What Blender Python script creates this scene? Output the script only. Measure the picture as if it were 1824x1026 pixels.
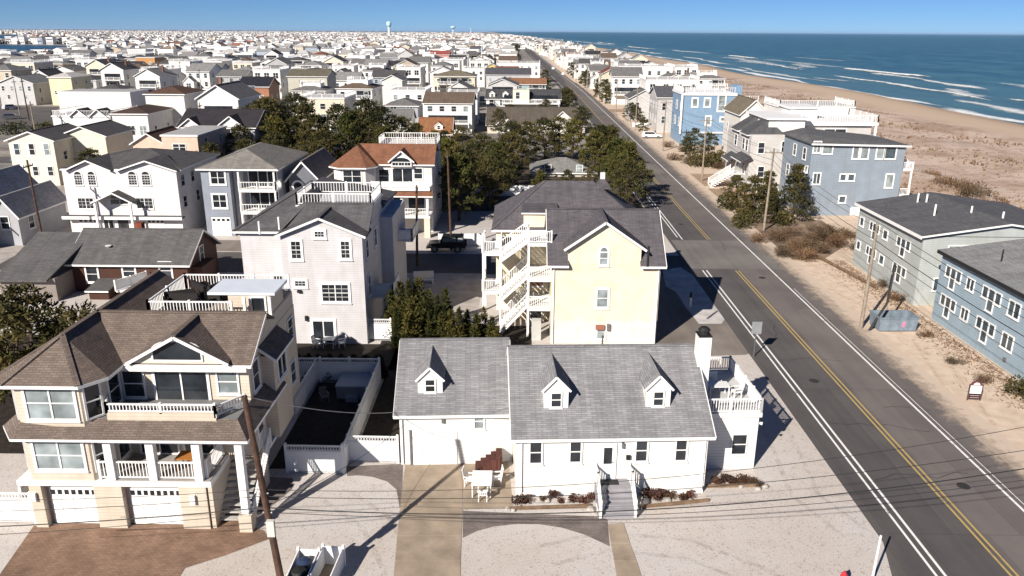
import bpy, bmesh, math, random
from mathutils import Vector, Matrix
R = math.radians
random.seed(7)
for o in list(bpy.data.objects): bpy.data.objects.remove(o)
S = bpy.context.scene
C = S.collection
# ---------------------------------------------------------------- camera
FPX, CXP, CYP, HC = 1400., 912., 513., 24.
pitch, roll, yaw = math.atan(457.5/FPX), R(.36), R(.41)
fw = Vector((-math.sin(yaw)*math.cos(pitch), math.cos(yaw)*math.cos(pitch), -math.sin(pitch)))
r0 = Vector((math.cos(yaw), math.sin(yaw), 0)); u0 = r0.cross(fw)
rt = r0*math.cos(roll)+u0*math.sin(roll); up = u0*math.cos(roll)-r0*math.sin(roll)
cam = bpy.data.cameras.new('camera'); co = bpy.data.objects.new('camera', cam); C.objects.link(co)
co.matrix_world = Matrix(((rt.x, up.x, -fw.x, 0), (rt.y, up.y, -fw.y, 0), (rt.z, up.z, -fw.z, HC), (0, 0, 0, 1)))
cam.sensor_width = 36; cam.lens = 36*FPX/1824; cam.clip_end = 90000; cam.clip_start = .5
S.camera = co
S.render.resolution_x, S.render.resolution_y = 1024, 576
# ---------------------------------------------------------------- sky, sun, exposure
SUN_EL = R(31); SX, SY = -.56, -.83           # direction towards the sun on the ground plane
W = bpy.data.worlds.new('World'); S.world = W; W.use_nodes = True
nt = W.node_tree; nt.nodes.clear()
sky = nt.nodes.new('ShaderNodeTexSky'); sky.sky_type = 'NISHITA'; sky.sun_disc = False
sky.sun_elevation = SUN_EL; sky.sun_rotation = math.atan2(SX, SY)
sky.air_density = .48; sky.dust_density = 0.0; sky.ozone_density = 10.0; sky.altitude = 30
bg = nt.nodes.new('ShaderNodeBackground'); bg.inputs['Strength'].default_value = SKYSTR = .05
wo = nt.nodes.new('ShaderNodeOutputWorld')
nt.links.new(sky.outputs[0], bg.inputs[0]); nt.links.new(bg.outputs[0], wo.inputs[0])
sl = bpy.data.lights.new('sun', 'SUN'); sl.energy = 5.0; sl.angle = R(.5); sl.color = (1, .93, .84)
so = bpy.data.objects.new('sun', sl); C.objects.link(so)
sd_ = Vector((SX, SY, math.tan(SUN_EL)*math.hypot(SX, SY))).normalized()
so.rotation_euler = sd_.to_track_quat('Z', 'Y').to_euler(); so.location = (-60, -60, 80)
V = S.view_settings; V.view_transform = 'Standard'; V.look = 'None'; V.gamma = 1; V.exposure = .64; V.use_curve_mapping = False
S.render.engine = 'CYCLES'
try: S.cycles.max_bounces = 5; S.cycles.diffuse_bounces = 2; S.cycles.glossy_bounces = 2
except Exception: pass
# ---------------------------------------------------------------- pixel -> place (a pixel gives a direction, a surface gives the distance)
def ray(px, py): return fw*FPX+rt*(px-CXP)-up*(py-CYP)
def G(px, py, z=0.):
    d = ray(px, py); t = (z-HC)/d.z; return Vector((d.x*t, d.y*t, z))
# ---------------------------------------------------------------- materials
MC = {}
def newmat(name):
    m = bpy.data.materials.new(name); m.use_nodes = True
    b = m.node_tree.nodes['Principled BSDF']; return m, m.node_tree, b
def N(t, k, **kw):
    n = t.nodes.new(k)
    for a, v in kw.items():
        if a.startswith('i_'): n.inputs[int(a[2:]) if a[2:].isdigit() else a[2:].replace('_', ' ')].default_value = v
        else: setattr(n, a, v)
    return n
def mixc(t, a, b, f, mode='MIX'):
    m = N(t, 'ShaderNodeMix', data_type='RGBA', blend_type=mode)
    for s, v in ((0, f), (6, a), (7, b)):
        if hasattr(v, 'is_output'): t.links.new(v, m.inputs[s])
        elif s == 0: m.inputs[0].default_value = v
        else: m.inputs[s].default_value = (*v[:3], 1)
    return m.outputs[2]
def noise(t, scale, detail=4, coord='POS', rough=.55):
    n = N(t, 'ShaderNodeTexNoise'); n.inputs['Scale'].default_value = scale; n.inputs['Detail'].default_value = detail; n.inputs['Roughness'].default_value = rough
    if coord == 'POS': g = N(t, 'ShaderNodeNewGeometry'); t.links.new(g.outputs['Position'], n.inputs[0])
    elif coord is not None: t.links.new(coord, n.inputs[0])
    return n.outputs[0]
def ramp(t, v, p0, p1):
    r = N(t, 'ShaderNodeMapRange', clamp=True); t.links.new(v, r.inputs[0]); r.inputs[1].default_value = p0; r.inputs[2].default_value = p1; return r.outputs[0]
def mathn(t, op, a, b=0.):
    m = N(t, 'ShaderNodeMath', operation=op)
    for i, v in ((0, a), (1, b)):
        if hasattr(v, 'is_output'): t.links.new(v, m.inputs[i])
        else: m.inputs[i].default_value = v
    return m.outputs[0]
def sc(c, k): return tuple(min(1, x*k) for x in c)
def bump(t, b, h, s, dist=.02):
    n = N(t, 'ShaderNodeBump'); n.inputs['Strength'].default_value = s; n.inputs['Distance'].default_value = dist
    t.links.new(h, n.inputs['Height']); t.links.new(n.outputs[0], b.inputs['Normal'])
def basecol(t, c):
    if c == 'OBJ': return N(t, 'ShaderNodeObjectInfo').outputs['Color']
    if isinstance(c, str): return N(t, 'ShaderNodeVertexColor', layer_name=c).outputs[0]
    return c
def plain(c, rough=.6, var=.12, scale=1.5, metal=0, spec=.3):
    k = ('p', c, rough, var, scale, metal)
    if k in MC: return MC[k]
    m, t, b = newmat('plain'); n = noise(t, scale, 5)
    bc = basecol(t, c)
    a = mixc(t, bc, (1-var*1.6,)*3, 1., 'MULTIPLY')
    t.links.new(mixc(t, a, bc, ramp(t, n, .3, .7)), b.inputs['Base Color'])
    b.inputs['Roughness'].default_value = rough; b.inputs['Metallic'].default_value = metal; b.inputs['Specular IOR Level'].default_value = spec
    MC[k] = m; return m
def siding(c, lap=.16, kind='lap'):
    k = ('s', c, lap, kind)
    if k in MC: return MC[k]
    m, t, b = newmat('siding')
    uv = N(t, 'ShaderNodeUVMap'); sp = N(t, 'ShaderNodeSeparateXYZ'); t.links.new(uv.outputs[0], sp.inputs[0])
    f = mathn(t, 'FRACT', mathn(t, 'DIVIDE', sp.outputs['Y' if kind == 'lap' else 'X'], lap))
    edge = ramp(t, f, 0., .30)
    bc = basecol(t, c)
    dirt = ramp(t, noise(t, .9, 5), .25, .75)
    d = mixc(t, mixc(t, bc, (.84, .82, .78), 1., 'MULTIPLY'), bc, dirt)
    # run-off streaks
    st = N(t, 'ShaderNodeMapping'); st.inputs['Scale'].default_value = (2.2, .16, 1); t.links.new(uv.outputs[0], st.inputs[0])
    d2 = mixc(t, mixc(t, d, (.94, .93, .915), 1., 'MULTIPLY'), d, ramp(t, noise(t, 1.5, 3, st.outputs[0]), .3, .55))
    e2 = mixc(t, mixc(t, d2, (.78,)*3, 1., 'MULTIPLY'), d2, edge)
    t.links.new(e2, b.inputs['Base Color']); b.inputs['Roughness'].default_value = .55; b.inputs['Specular IOR Level'].default_value = .25
    bump(t, b, f, .5, .012); MC[k] = m; return m
def shingle(c, wood=False, w=.55, h=.13):
    k = ('r', c, wood, w)
    if k in MC: return MC[k]
    m, t, b = newmat('shingle')
    uv = N(t, 'ShaderNodeUVMap')
    br = N(t, 'ShaderNodeTexBrick'); t.links.new(uv.outputs[0], br.inputs['Vector'])
    br.inputs['Scale'].default_value = 1; br.inputs['Brick Width'].default_value = w; br.inputs['Row Height'].default_value = h
    br.inputs['Mortar Size'].default_value = .018; br.inputs['Mortar Smooth'].default_value = .4; br.inputs['Bias'].default_value = 0
    br.inputs['Color1'].default_value = (.80,)*3+(1,); br.inputs['Color2'].default_value = (1.14, 1.14, 1.14, 1); br.inputs['Mortar'].default_value = (.58,)*3+(1,)
    bc = basecol(t, c)
    a = mixc(t, bc, br.outputs['Color'], 1., 'MULTIPLY')
    bl = mixc(t, mixc(t, a, (.80, .80, .82), 1., 'MULTIPLY'), a, ramp(t, noise(t, .7, 5), .3, .7))
    st = N(t, 'ShaderNodeMapping'); st.inputs['Scale'].default_value = (1.6, .12, 1); t.links.new(uv.outputs[0], st.inputs[0])
    bl2 = mixc(t, mixc(t, bl, (.84, .83, .82), 1., 'MULTIPLY'), bl, ramp(t, noise(t, 1.3, 3, st.outputs[0]), .35, .6))
    t.links.new(bl2, b.inputs['Base Color']); b.inputs['Roughness'].default_value = .85; b.inputs['Specular IOR Level'].default_value = .15
    bump(t, b, br.outputs['Fac'], -.7, .02); MC[k] = m; return m
def glass(c=(.015, .018, .022), rough=.08):
    k = ('g', c)
    if k in MC: return MC[k]
    m, t, b = newmat('window_glass'); n = noise(t, .8, 2)
    t.links.new(mixc(t, c, sc(c, 2.2), ramp(t, n, .4, .7)), b.inputs['Base Color'])
    b.inputs['Roughness'].default_value = rough; b.inputs['Specular IOR Level'].default_value = .5; MC[k] = m; return m
WHITE = (.80, .79, .76)
TRIM = plain((.80, .79, .77), .5, .06)
GL = glass(); BLIND = glass((.16, .185, .19), .12); GLB = glass((.035, .05, .06), .06)
DARK = plain((.02, .02, .02), .6)
METAL = plain((.3, .31, .32), .4, .2, 3, .7)
# ---------------------------------------------------------------- mesh building
class MB:
    def __init__(s): s.v = []; s.f = []; s.c = []
    def face(s, pts, col=None):
        i = len(s.v); s.v += [tuple(p) for p in pts]; s.f.append(tuple(range(i, i+len(pts)))); s.c.append(col); return s
    def solid(s, vs, fs, col=None):
        i = len(s.v); s.v += [tuple(p) for p in vs]; s.f += [tuple(i+j for j in f) for f in fs]; s.c += [col]*len(fs); return s
    def box(s, x0, x1, y0, y1, z0, z1, col=None):
        x0, x1 = min(x0, x1), max(x0, x1); y0, y1 = min(y0, y1), max(y0, y1); z0, z1 = min(z0, z1), max(z0, z1)
        return s.solid([(x0, y0, z0), (x1, y0, z0), (x1, y1, z0), (x0, y1, z0), (x0, y0, z1), (x1, y0, z1), (x1, y1, z1), (x0, y1, z1)],
            [(0, 3, 2, 1), (4, 5, 6, 7), (0, 1, 5, 4), (1, 2, 6, 5), (2, 3, 7, 6), (3, 0, 4, 7)], col)
    def extr(s, poly, d, col=None):
        n = len(poly); a = [Vector(p) for p in poly]; d = Vector(d); nn = Vector((0, 0, 0))
        for i in range(n): nn += a[i].cross(a[(i+1) % n])
        if nn.dot(d) > 0: a = a[::-1]
        b = [p+d for p in a]
        return s.solid(a+b, [tuple(range(n)), tuple(range(2*n-1, n-1, -1))]+[(i, n+i, n+(i+1) % n, (i+1) % n) for i in range(n)], col)
    def slab(s, poly, th=.16, col=None): return s.extr(poly, (0, 0, -th), col)
    def beam(s, a, b, w, h, col=None):
        a, b = Vector(a), Vector(b); d = (b-a).normalized(); side = d.cross(Vector((0, 0, 1)))
        if side.length < 1e-3: side = Vector((1, 0, 0))
        side.normalize(); u = side.cross(d); p = []
        for q in (a, b): p += [q+side*w/2+u*h/2, q-side*w/2+u*h/2, q-side*w/2-u*h/2, q+side*w/2-u*h/2]
        return s.solid(p, [(0, 1, 2, 3), (7, 6, 5, 4), (0, 4, 5, 1), (1, 5, 6, 2), (2, 6, 7, 3), (3, 7, 4, 0)], col)
    def tube(s, a, b, r0, r1=None, n=8, col=None):
        a, b = Vector(a), Vector(b); r1 = r0 if r1 is None else r1; d = (b-a).normalized()
        x = d.orthogonal().normalized(); y = d.cross(x); p = []
        for q, r in ((a, r0), (b, r1)): p += [q+(x*math.cos(6.2832*i/n)+y*math.sin(6.2832*i/n))*r for i in range(n)]
        return s.solid(p, [tuple(range(n-1, -1, -1)), tuple(range(n, 2*n))]+[(i, (i+1) % n, n+(i+1) % n, n+i) for i in range(n)], col)
    def lathe(s, x, y, prof, n=12, col=None):
        p = []
        for r, z in prof: p += [(x+r*math.cos(6.2832*i/n), y+r*math.sin(6.2832*i/n), z) for i in range(n)]
        k = len(prof)
        return s.solid(p, [tuple(range(n-1, -1, -1)), tuple(range((k-1)*n, k*n))]+[(j*n+i, j*n+(i+1) % n, (j+1)*n+(i+1) % n, (j+1)*n+i) for j in range(k-1) for i in range(n)], col)
    def mesh(s, name, mat=None, colattr=None, uv=True):
        me = bpy.data.meshes.new(name); me.from_pydata(s.v, [], s.f)
        if mat: me.materials.append(mat)
        if uv:
            ul = me.uv_layers.new(name='UVMap'); dat = []
            for p in me.polygons:
                n = p.normal; u = Vector((0, 0, 1)).cross(n)
                u = u.normalized() if u.length > .02 else Vector((1, 0, 0)); w = n.cross(u)
                for vi in p.vertices: q = Vector(s.v[vi]); dat += [q.dot(u), q.dot(w)]
            ul.data.foreach_set('uv', dat)
        if colattr:
            ca = me.color_attributes.new(colattr, 'FLOAT_COLOR', 'CORNER'); dat = []
            for p, c in zip(me.polygons, s.c): dat += [*(c or (.5, .5, .5)), 1.]*len(p.vertices)
            ca.data.foreach_set('color', dat)
        return me
def link(name, me, parent=None, loc=(0, 0, 0)):
    o = bpy.data.objects.new(name, me); C.objects.link(o); o.location = loc
    if parent: o.parent = parent
    return o
def O(name, mb, mat, parent=None, loc=(0, 0, 0)): return link(name, mb.mesh(name, mat), parent, loc)
def tag(o, label=None, cat=None, group=None, kind=None):
    for k, v in (('label', label), ('category', cat), ('group', group), ('kind', kind)):
        if v: o[k] = v
    return o
def thing(name, label, cat, loc=(0, 0, 0), rz=0, group=None):
    o = link(name, None, None, loc); o.rotation_euler = (0, 0, rz); o.empty_display_size = .3; return tag(o, label, cat, group)
def copy_tree(o, parent=None):
    c = o.copy(); C.objects.link(c); c.parent = parent
    for ch in list(o.children): copy_tree(ch, c)
    return c
def struct(name, mb, mat): return tag(O(name, mb, mat), kind='structure')
UBOX = None
def ubox(mat):
    k = ('ub', mat.name)
    if k not in MC: MC[k] = MB().box(-.5, .5, -.5, .5, 0, 1).mesh('baluster', mat)
    return MC[k]
# ---------------------------------------------------------------- houses
class House:
    def __init__(s, name, label, ox, oy, rot=0, cat='house', group=None):
        s.e = thing(name, label, cat, (ox, oy, 0), R(rot), group); s.ox, s.oy, s.r = ox, oy, R(rot)
    def lray(s, px, py):
        d = ray(px, py); c, n = math.cos(-s.r), math.sin(-s.r); ox, oy = -s.ox, -s.oy
        return (c*ox-n*oy, n*ox+c*oy), Vector((c*d.x-n*d.y, n*d.x+c*d.y, d.z))
    def fy(s, px, py, y=0.):   # pixel on the plane y = const of the house: (x, z)
        o, d = s.lray(px, py); t = (y-o[1])/d.y; return o[0]+d.x*t, HC+d.z*t
    def fx(s, px, py, x=0.):   # pixel on the plane x = const: (y, z)
        o, d = s.lray(px, py); t = (x-o[0])/d.x; return o[1]+d.y*t, HC+d.z*t
    def fz(s, px, py, z=0.):
        o, d = s.lray(px, py); t = (z-HC)/d.z; return o[0]+d.x*t, o[1]+d.y*t
    def P(s, name, mb, mat, parent=None): return O(name, mb, mat, parent or s.e)
    def box(s, name, x0, x1, y0, y1, z0, z1, mat, parent=None): return s.P(name, MB().box(x0, x1, y0, y1, z0, z1), mat, parent)
    @staticmethod
    def q(face, pos, u, z, d): return {'F': (u, pos-d, z), 'B': (u, pos+d, z), 'L': (pos-d, u, z), 'R': (pos+d, u, z)}[face]
    def fb(s, mb, face, pos, u0, u1, z0, z1, d0, d1):
        a, b = s.q(face, pos, u0, z0, d0), s.q(face, pos, u1, z1, d1); mb.box(a[0], b[0], a[1], b[1], a[2], b[2])
    def rect(s, face, pos, r):
        f = s.fy if face in 'FB' else s.fx
        a, b = f(r[0], (r[1]+r[3])/2, pos)[0], f(r[2], (r[1]+r[3])/2, pos)[0]
        xm = (r[0]+r[2])/2; z1, z0 = f(xm, r[1], pos)[1], f(xm, r[3], pos)[1]
        return min(a, b), max(a, b), z0, z1
    def win(s, face, pos, u0, u1, z0, z1, nx=1, ny=2, gl=None, tr=.10, arch=0, bar=True, mun=(0, 0), mat=None, name='window', sill=True):
        gl = gl or GL; mat = mat or TRIM; m = MB()
        s.fb(m, face, pos, u0-tr, u0, z0-tr, z1+(0 if arch else tr), .002, .07); s.fb(m, face, pos, u1, u1+tr, z0-tr, z1+(0 if arch else tr), .002, .07)
        s.fb(m, face, pos, u0, u1, z0-tr, z0, .002, .07)
        if not arch: s.fb(m, face, pos, u0, u1, z1, z1+tr, .002, .072)
        if sill: s.fb(m, face, pos, u0-tr-.03, u1+tr+.03, z0-tr-.05, z0-tr, .002, .12)
        dx, dz = (u1-u0)/nx, (z1-z0)/ny
        for i in range(1, nx): s.fb(m, face, pos, u0+i*dx-.04, u0+i*dx+.04, z0, z1, .003, .06)
        for j in range(1, ny): s.fb(m, face, pos, u0, u1, z0+j*dz-.025, z0+j*dz+.025, .004, .055)
        for i in range(1, mun[0]): s.fb(m, face, pos, u0+i*(u1-u0)/mun[0]-.012, u0+i*(u1-u0)/mun[0]+.012, z0, z1, .02, .045)
        for j in range(1, mun[1]): s.fb(m, face, pos, u0, u1, z0+j*(z1-z0)/mun[1]-.012, z0+j*(z1-z0)/mun[1]+.012, .02, .045)
        if arch:
            uc, w = (u0+u1)/2, (u1-u0)/2; n = 10; out = []; inn = []
            for i in range(n+1):
                a = math.pi*i/n; out.append((uc+(w+tr)*math.cos(a), z1+(arch+tr)*math.sin(a))); inn.append((uc+w*math.cos(a), z1+arch*math.sin(a)))
            for i in range(n):
                qd = [out[i], out[i+1], inn[i+1], inn[i]]
                a = [Vector(s.q(face, pos, u, z, .002)) for u, z in qd]; m.extr(a, Vector(s.q(face, pos, 0, 0, .07))-Vector(s.q(face, pos, 0, 0, .002)))
            if bar: s.fb(m, face, pos, u0, u1, z1-.04, z1+.04, .003, .06)
        w = s.P(name, m, mat)
        k = 0
        for i in range(nx):
            for j in range(ny):
                g = MB(); s.fb(g, face, pos, u0+i*dx+.001, u0+(i+1)*dx-.001, z0+j*dz+.001, z0+(j+1)*dz-.001, .001, .018); s.P('pane', g, gl, w); k += 1
        if arch:
            g = MB(); a = [Vector(s.q(face, pos, u, z, .001)) for u, z in inn]; g.extr(a, Vector(s.q(face, pos, 0, 0, .018))-Vector(s.q(face, pos, 0, 0, .001))); s.P('pane', g, gl, w)
        return w
    def wpx(s, face, pos, r, **k): return s.win(face, pos, *s.rect(face, pos, r), **k)
    def wall(s, blocks, mat, name='wall'):
        m = MB()
        for b in blocks: m.box(*b)
        return s.P(name, m, mat)
    def gablewall(s, mb, face, pos, u0, u1, z0, zp, th=.2, uc=None):
        uc = (u0+u1)/2 if uc is None else uc
        a = [Vector(s.q(face, pos, u, z, 0)) for u, z in ((u0, z0), (u1, z0), (uc, zp))]
        mb.extr(a, Vector(s.q(face, pos, 0, 0, -th))-Vector(s.q(face, pos, 0, 0, 0)))
    def roofparts(s, polys, mat, edges=(), th=.15, name='roof', caps=()):
        m = MB()
        for p in polys: m.slab(p, th)
        for a, b in caps: m.beam(Vector(a)+Vector((0, 0, .02)), Vector(b)+Vector((0, 0, .02)), .26, .06)
        ro = s.P(name, m, mat)
        if edges:
            f = MB()
            for a, b in edges:
                a, b = Vector(a), Vector(b); f.beam(a-Vector((0, 0, th/2+.025)), b-Vector((0, 0, th/2+.025)), .05, th+.02)
            s.P('fascia', f, TRIM, ro)
        return ro
    def gable(s, x0, x1, y0, y1, ze, zr, axis='x', oh=.35, mat=None, rc=.5, name='roof', wallmat=None, gw=True, g2=(1, 1)):
        """gable roof over a rectangle; ze = top of wall, zr = ridge height"""
        if axis == 'x':
            yr = y0+(y1-y0)*rc; s0 = (zr-ze)/(yr-y0); s1 = (zr-ze)/(y1-yr); a, b = x0-oh, x1+oh
            A, B, Cc, D, E, F = (a, y0-oh, ze-oh*s0), (b, y0-oh, ze-oh*s0), (b, yr, zr), (a, yr, zr), (b, y1+oh, ze-oh*s1), (a, y1+oh, ze-oh*s1)
        else:
            xr = x0+(x1-x0)*rc; s0 = (zr-ze)/(xr-x0); s1 = (zr-ze)/(x1-xr); a, b = y0-oh, y1+oh
            A, B, Cc, D, E, F = (x0-oh, b, ze-oh*s0), (x0-oh, a, ze-oh*s0), (xr, a, zr), (xr, b, zr), (x1+oh, a, ze-oh*s1), (x1+oh, b, ze-oh*s1)
        up_ = Vector((0, 0, .17)); T = [tuple(Vector(p)+up_) for p in (A, B, Cc, D, E, F)]
        A, B, Cc, D, E, F = T
        o = s.roofparts([[A, B, Cc, D], [D, Cc, E, F]], mat, [(A, B), (B, Cc), (Cc, E), (E, F), (F, D), (D, A)], .15, name, [(D, Cc)])
        if wallmat and gw:
            for i in (0, 1):
                if not g2[i]: continue
                m = MB()
                if axis == 'x': s.gablewall(m, 'LR'[i], (x0, x1)[i], y0, y1, ze-.01, zr, uc=yr)
                else: s.gablewall(m, 'FB'[i], (y0, y1)[i], x0, x1, ze-.01, zr, uc=xr)
                s.P('gable_wall', m, wallmat)
        return o
    def hip(s, x0, x1, y0, y1, ze, zr, mat, oh=.4, name='roof', ins=None):
        x0 -= oh; x1 += oh; y0 -= oh; y1 += oh; w, d = x1-x0, y1-y0; k = ins or min(w, d)/2*.98
        if w >= d: ra, rb = (x0+k, (y0+y1)/2, zr), (x1-k, (y0+y1)/2, zr)
        else: ra, rb = ((x0+x1)/2, y0+k, zr), ((x0+x1)/2, y1-k, zr)
        ze += .12; c = [(x0, y0, ze), (x1, y0, ze), (x1, y1, ze), (x0, y1, ze)]
        fs = [(0, 1, 5, 4), (2, 3, 4, 5), (1, 2, 5), (3, 0, 4), (3, 2, 1, 0)] if w >= d else [(0, 1, 4), (2, 3, 5), (1, 2, 5, 4), (3, 0, 4, 5), (3, 2, 1, 0)]
        m = MB().solid(c+[ra, rb], fs)
        for i in range(4): m.beam(Vector(c[i]), Vector((ra, rb, rb, ra)[i] if w >= d else (ra, ra, rb, rb)[i]), .2, .05)
        ro = s.P(name, m, mat); f = MB()
        f.box(x0+.01, x1-.01, y0+.01, y1-.01, ze-.2, ze-.002); s.P('fascia', f, TRIM, ro); return ro
    def rail(s, a, b, z, h=.95, ind=True, sp=.16, post=True, mat=None, pw=.12, solid=False, name='railing', za=None, zb=None, mid=2.2):
        mat = mat or TRIM; za = z if za is None else za; zb = z if zb is None else zb
        a, b = Vector((a[0], a[1], za)), Vector((b[0], b[1], zb)); L = (b-a).length; m = MB(); U = Vector((0, 0, 1))
        m.beam(a+U*(h-.04), b+U*(h-.04), .09, .07)
        m.beam(a+U*.1, b+U*.1, .06, .06)
        if post:
            k = max(1, round(L/mid))
            for i in range(k+1):
                p = a+(b-a)*(i/k); m.box(p.x-pw/2, p.x+pw/2, p.y-pw/2, p.y+pw/2, p.z-.02, p.z+h+.06)
        if solid: m.extr([a+U*.12, b+U*.12, b+U*(h-.1), a+U*(h-.1)], (b-a).cross(U).normalized()*.03)
        n = int(L/sp)
        if not ind and not solid:
            for i in range(1, n):
                p = a+(b-a)*(i/n); m.box(p.x-.025, p.x+.025, p.y-.025, p.y+.025, p.z+.1, p.z+h-.05)
        r = s.P(name, m, mat)
        if ind and not solid:
            me = ubox(mat)
            for i in range(1, n):
                p = a+(b-a)*(i/n); o = link('baluster', me, r, (p.x, p.y, p.z+.12)); o.scale = (.04, .04, h-.18)
        return r
    def garage(s, face, pos, u0, u1, z0, z1, lights=6, arch=False, mat=None):
        mat = mat or TRIM; m = MB(); s.fb(m, face, pos, u0, u1, z0, z1, .002, .05); g = s.P('garage_door', m, mat); n = 4; dz = (z1-z0)/n
        for j in range(n):
            b = MB()
            k = 4
            for i in range(k):
                w = (u1-u0)/k
                s.fb(b, face, pos, u0+i*w+.07, u0+(i+1)*w-.07, z0+j*dz+.06, z0+(j+1)*dz-.06, .05, .066)
            if not (j == n-1 and lights): s.P('door_panel', b, mat, g)
        if lights:
            w = (u1-u0)/lights
            for i in range(lights):
                b = MB(); s.fb(b, face, pos, u0+i*w+w*.2, u0+(i+1)*w-w*.2, z1-dz+.12, z1-.14, .05, .068); s.P('pane', b, GL, g)
        return g
    def door(s, face, pos, u0, u1, z0, z1, mat=None, lite=True):
        mat = mat or TRIM; m = MB(); s.fb(m, face, pos, u0, u1, z0, z1, .002, .05)
        for a, b in ((u0-.1, u0), (u1, u1+.1)): s.fb(m, face, pos, a, b, z0, z1+.1, .002, .08)
        s.fb(m, face, pos, u0, u1, z1, z1+.1, .002, .08); d = s.P('door', m, mat)
        if lite: g = MB(); s.fb(g, face, pos, u0+.14, u1-.14, z0+(z1-z0)*.45, z1-.16, .05, .06); s.P('pane', g, GL, d)
        k = MB(); s.fb(k, face, pos, u1-.12, u1-.07, z0+1.0, z0+1.06, .05, .11); s.P('door_handle', k, METAL, d)
        return d
    def pipe(s, x, y, z0, z1, r=.05, name='vent_pipe', mat=None): return s.P(name, MB().tube((x, y, z0), (x, y, z1), r, r, 8), mat or DARK)
# ================================================================ the setting
def shift(Y): return -.0435*max(0, Y-800)          # the coast bends away to the left
def rshift(Y): return -.016*max(0, Y-350)
def hsh(i, j=0): return random.Random(i*7919+j*104729+13).random()
def ground_mat():
    m, t, b = newmat('ground')
    g = N(t, 'ShaderNodeNewGeometry'); sp = N(t, 'ShaderNodeSeparateXYZ'); t.links.new(g.outputs[0], sp.inputs[0])
    fine = noise(t, 14, 3); mid = noise(t, 1.1, 5); big = noise(t, .12, 4)
    vor = N(t, 'ShaderNodeTexVoronoi'); vor.inputs['Scale'].default_value = 12; t.links.new(g.outputs[0], vor.inputs[0])
    gravel = mixc(t, (.42, .385, .36), (.59, .555, .53), ramp(t, fine, .28, .62))
    vs = N(t, 'ShaderNodeSeparateColor'); t.links.new(vor.outputs['Color'], vs.inputs[0])
    gravel = mixc(t, gravel, (.33, .275, .24), mathn(t, 'MULTIPLY', ramp(t, vs.outputs[0], .90, .95), .6))
    gravel = mixc(t, gravel, mixc(t, gravel, (.94, .92, .90), 1., 'MULTIPLY'), ramp(t, mid, .45, .7))
    gravel = mixc(t, gravel, mixc(t, gravel, (.95, .91, .86), 1., 'MULTIPLY'), ramp(t, big, .42, .62))
    sand = mixc(t, (.52, .405, .305), (.63, .51, .405), ramp(t, mid, .35, .65))
    sand = mixc(t, sand, (.42, .30, .20), mathn(t, 'MULTIPLY', ramp(t, noise(t, .35, 6, rough=.7), .56, .70), .45))
    sand = mixc(t, sand, mixc(t, sand, (.90,)*3, 1., 'MULTIPLY'), ramp(t, fine, .5, .75))
    c = mixc(t, gravel, sand, ramp(t, mathn(t, 'ADD', sp.outputs[0], mathn(t, 'MULTIPLY', mid, 2)), 26, 28))
    # far lots: streets, yards and planting mix to a greyer tone
    far = mixc(t, (.075, .07, .064), (.27, .24, .21), ramp(t, noise(t, .09, 5, rough=.7), .40, .60))
    west = mathn(t, 'MULTIPLY', ramp(t, sp.outputs[1], 95, 130), mathn(t, 'SUBTRACT', 1, ramp(t, sp.outputs[0], 10, 30)))
    c = mixc(t, c, far, mathn(t, 'MULTIPLY', west, .8))
    t.links.new(c, b.inputs['Base Color']); b.inputs['Roughness'].default_value = .95; b.inputs['Specular IOR Level'].default_value = .1
    bump(t, b, fine, .35, .015); return m
GM = ground_mat()
ys = [-150, 0, 100, 200, 400, 800, 1500, 2500, 4000, 6000, 9000, 14000, 22000]
m = MB()
for a, b in zip(ys[:-1], ys[1:]): m.face([(-30000, a, 0), (58+shift(a), a, 0), (58+shift(b), b, 0), (-30000, b, 0)])
struct('ground', m, GM)
def beach_mat():
    m, t, b = newmat('beach')
    g = N(t, 'ShaderNodeNewGeometry'); sp = N(t, 'ShaderNodeSeparateXYZ'); t.links.new(g.outputs[0], sp.inputs[0])
    wt = N(t, 'ShaderNodeVertexColor', layer_name='wet'); ws = N(t, 'ShaderNodeSeparateColor'); t.links.new(wt.outputs[0], ws.inputs[0])
    mid = noise(t, .5, 7, rough=.68); fine = noise(t, 4, 5)
    dry = mixc(t, (.46, .36, .295), (.62, .51, .43), ramp(t, mid, .34, .62))
    dune = mixc(t, dry, (.30, .195, .14), mathn(t, 'MULTIPLY', ramp(t, noise(t, .5, 9, rough=.82), .48, .58), .8))
    dune = mixc(t, dune, (.24, .15, .095), mathn(t, 'MULTIPLY', ramp(t, noise(t, .06, 6, rough=.65), .46, .62), .65))
    dune = mixc(t, dune, (.60, .49, .39), mathn(t, 'MULTIPLY', ramp(t, noise(t, .11, 5), .58, .72), .5))
    dry2 = mixc(t, (.46, .345, .25), (.54, .42, .31), ramp(t, fine, .3, .7))
    c = mixc(t, dry2, dune, ws.outputs[1]); c = mixc(t, c, (.30, .215, .15), ws.outputs[0])
    t.links.new(c, b.inputs['Base Color']); b.inputs['Roughness'].default_value = .9; b.inputs['Specular IOR Level'].default_value = .15
    bump(t, b, mid, .5, .18); return m
WZ = -.9
yb = [-150+9*i for i in range(80)]+[570+40*i for i in range(40)]+[2170+300*i for i in range(30)]+[11500, 16000, 22000]
ux = [0, 2, 5, 8, 12, 16, 20, 25, 30, 35, 40, 45, 50, 55, 60, 66, 74, 82, 88, 93, 98, 103, 110, 130, 160]
m = MB(); idx = []
def bz(i, u, Y):
    if u <= 2: return 0 if u == 0 else .05
    if u < 63: return .15+.8*hsh(int(Y/9), i)*min(1, (u-2)/10)*min(1, (63-u)/8)+.3*math.sin(Y*.045+u*.2)
    return .35-(u-63)/29*1.35 if u < 92 else -1.0-(u-92)*.06
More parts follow.
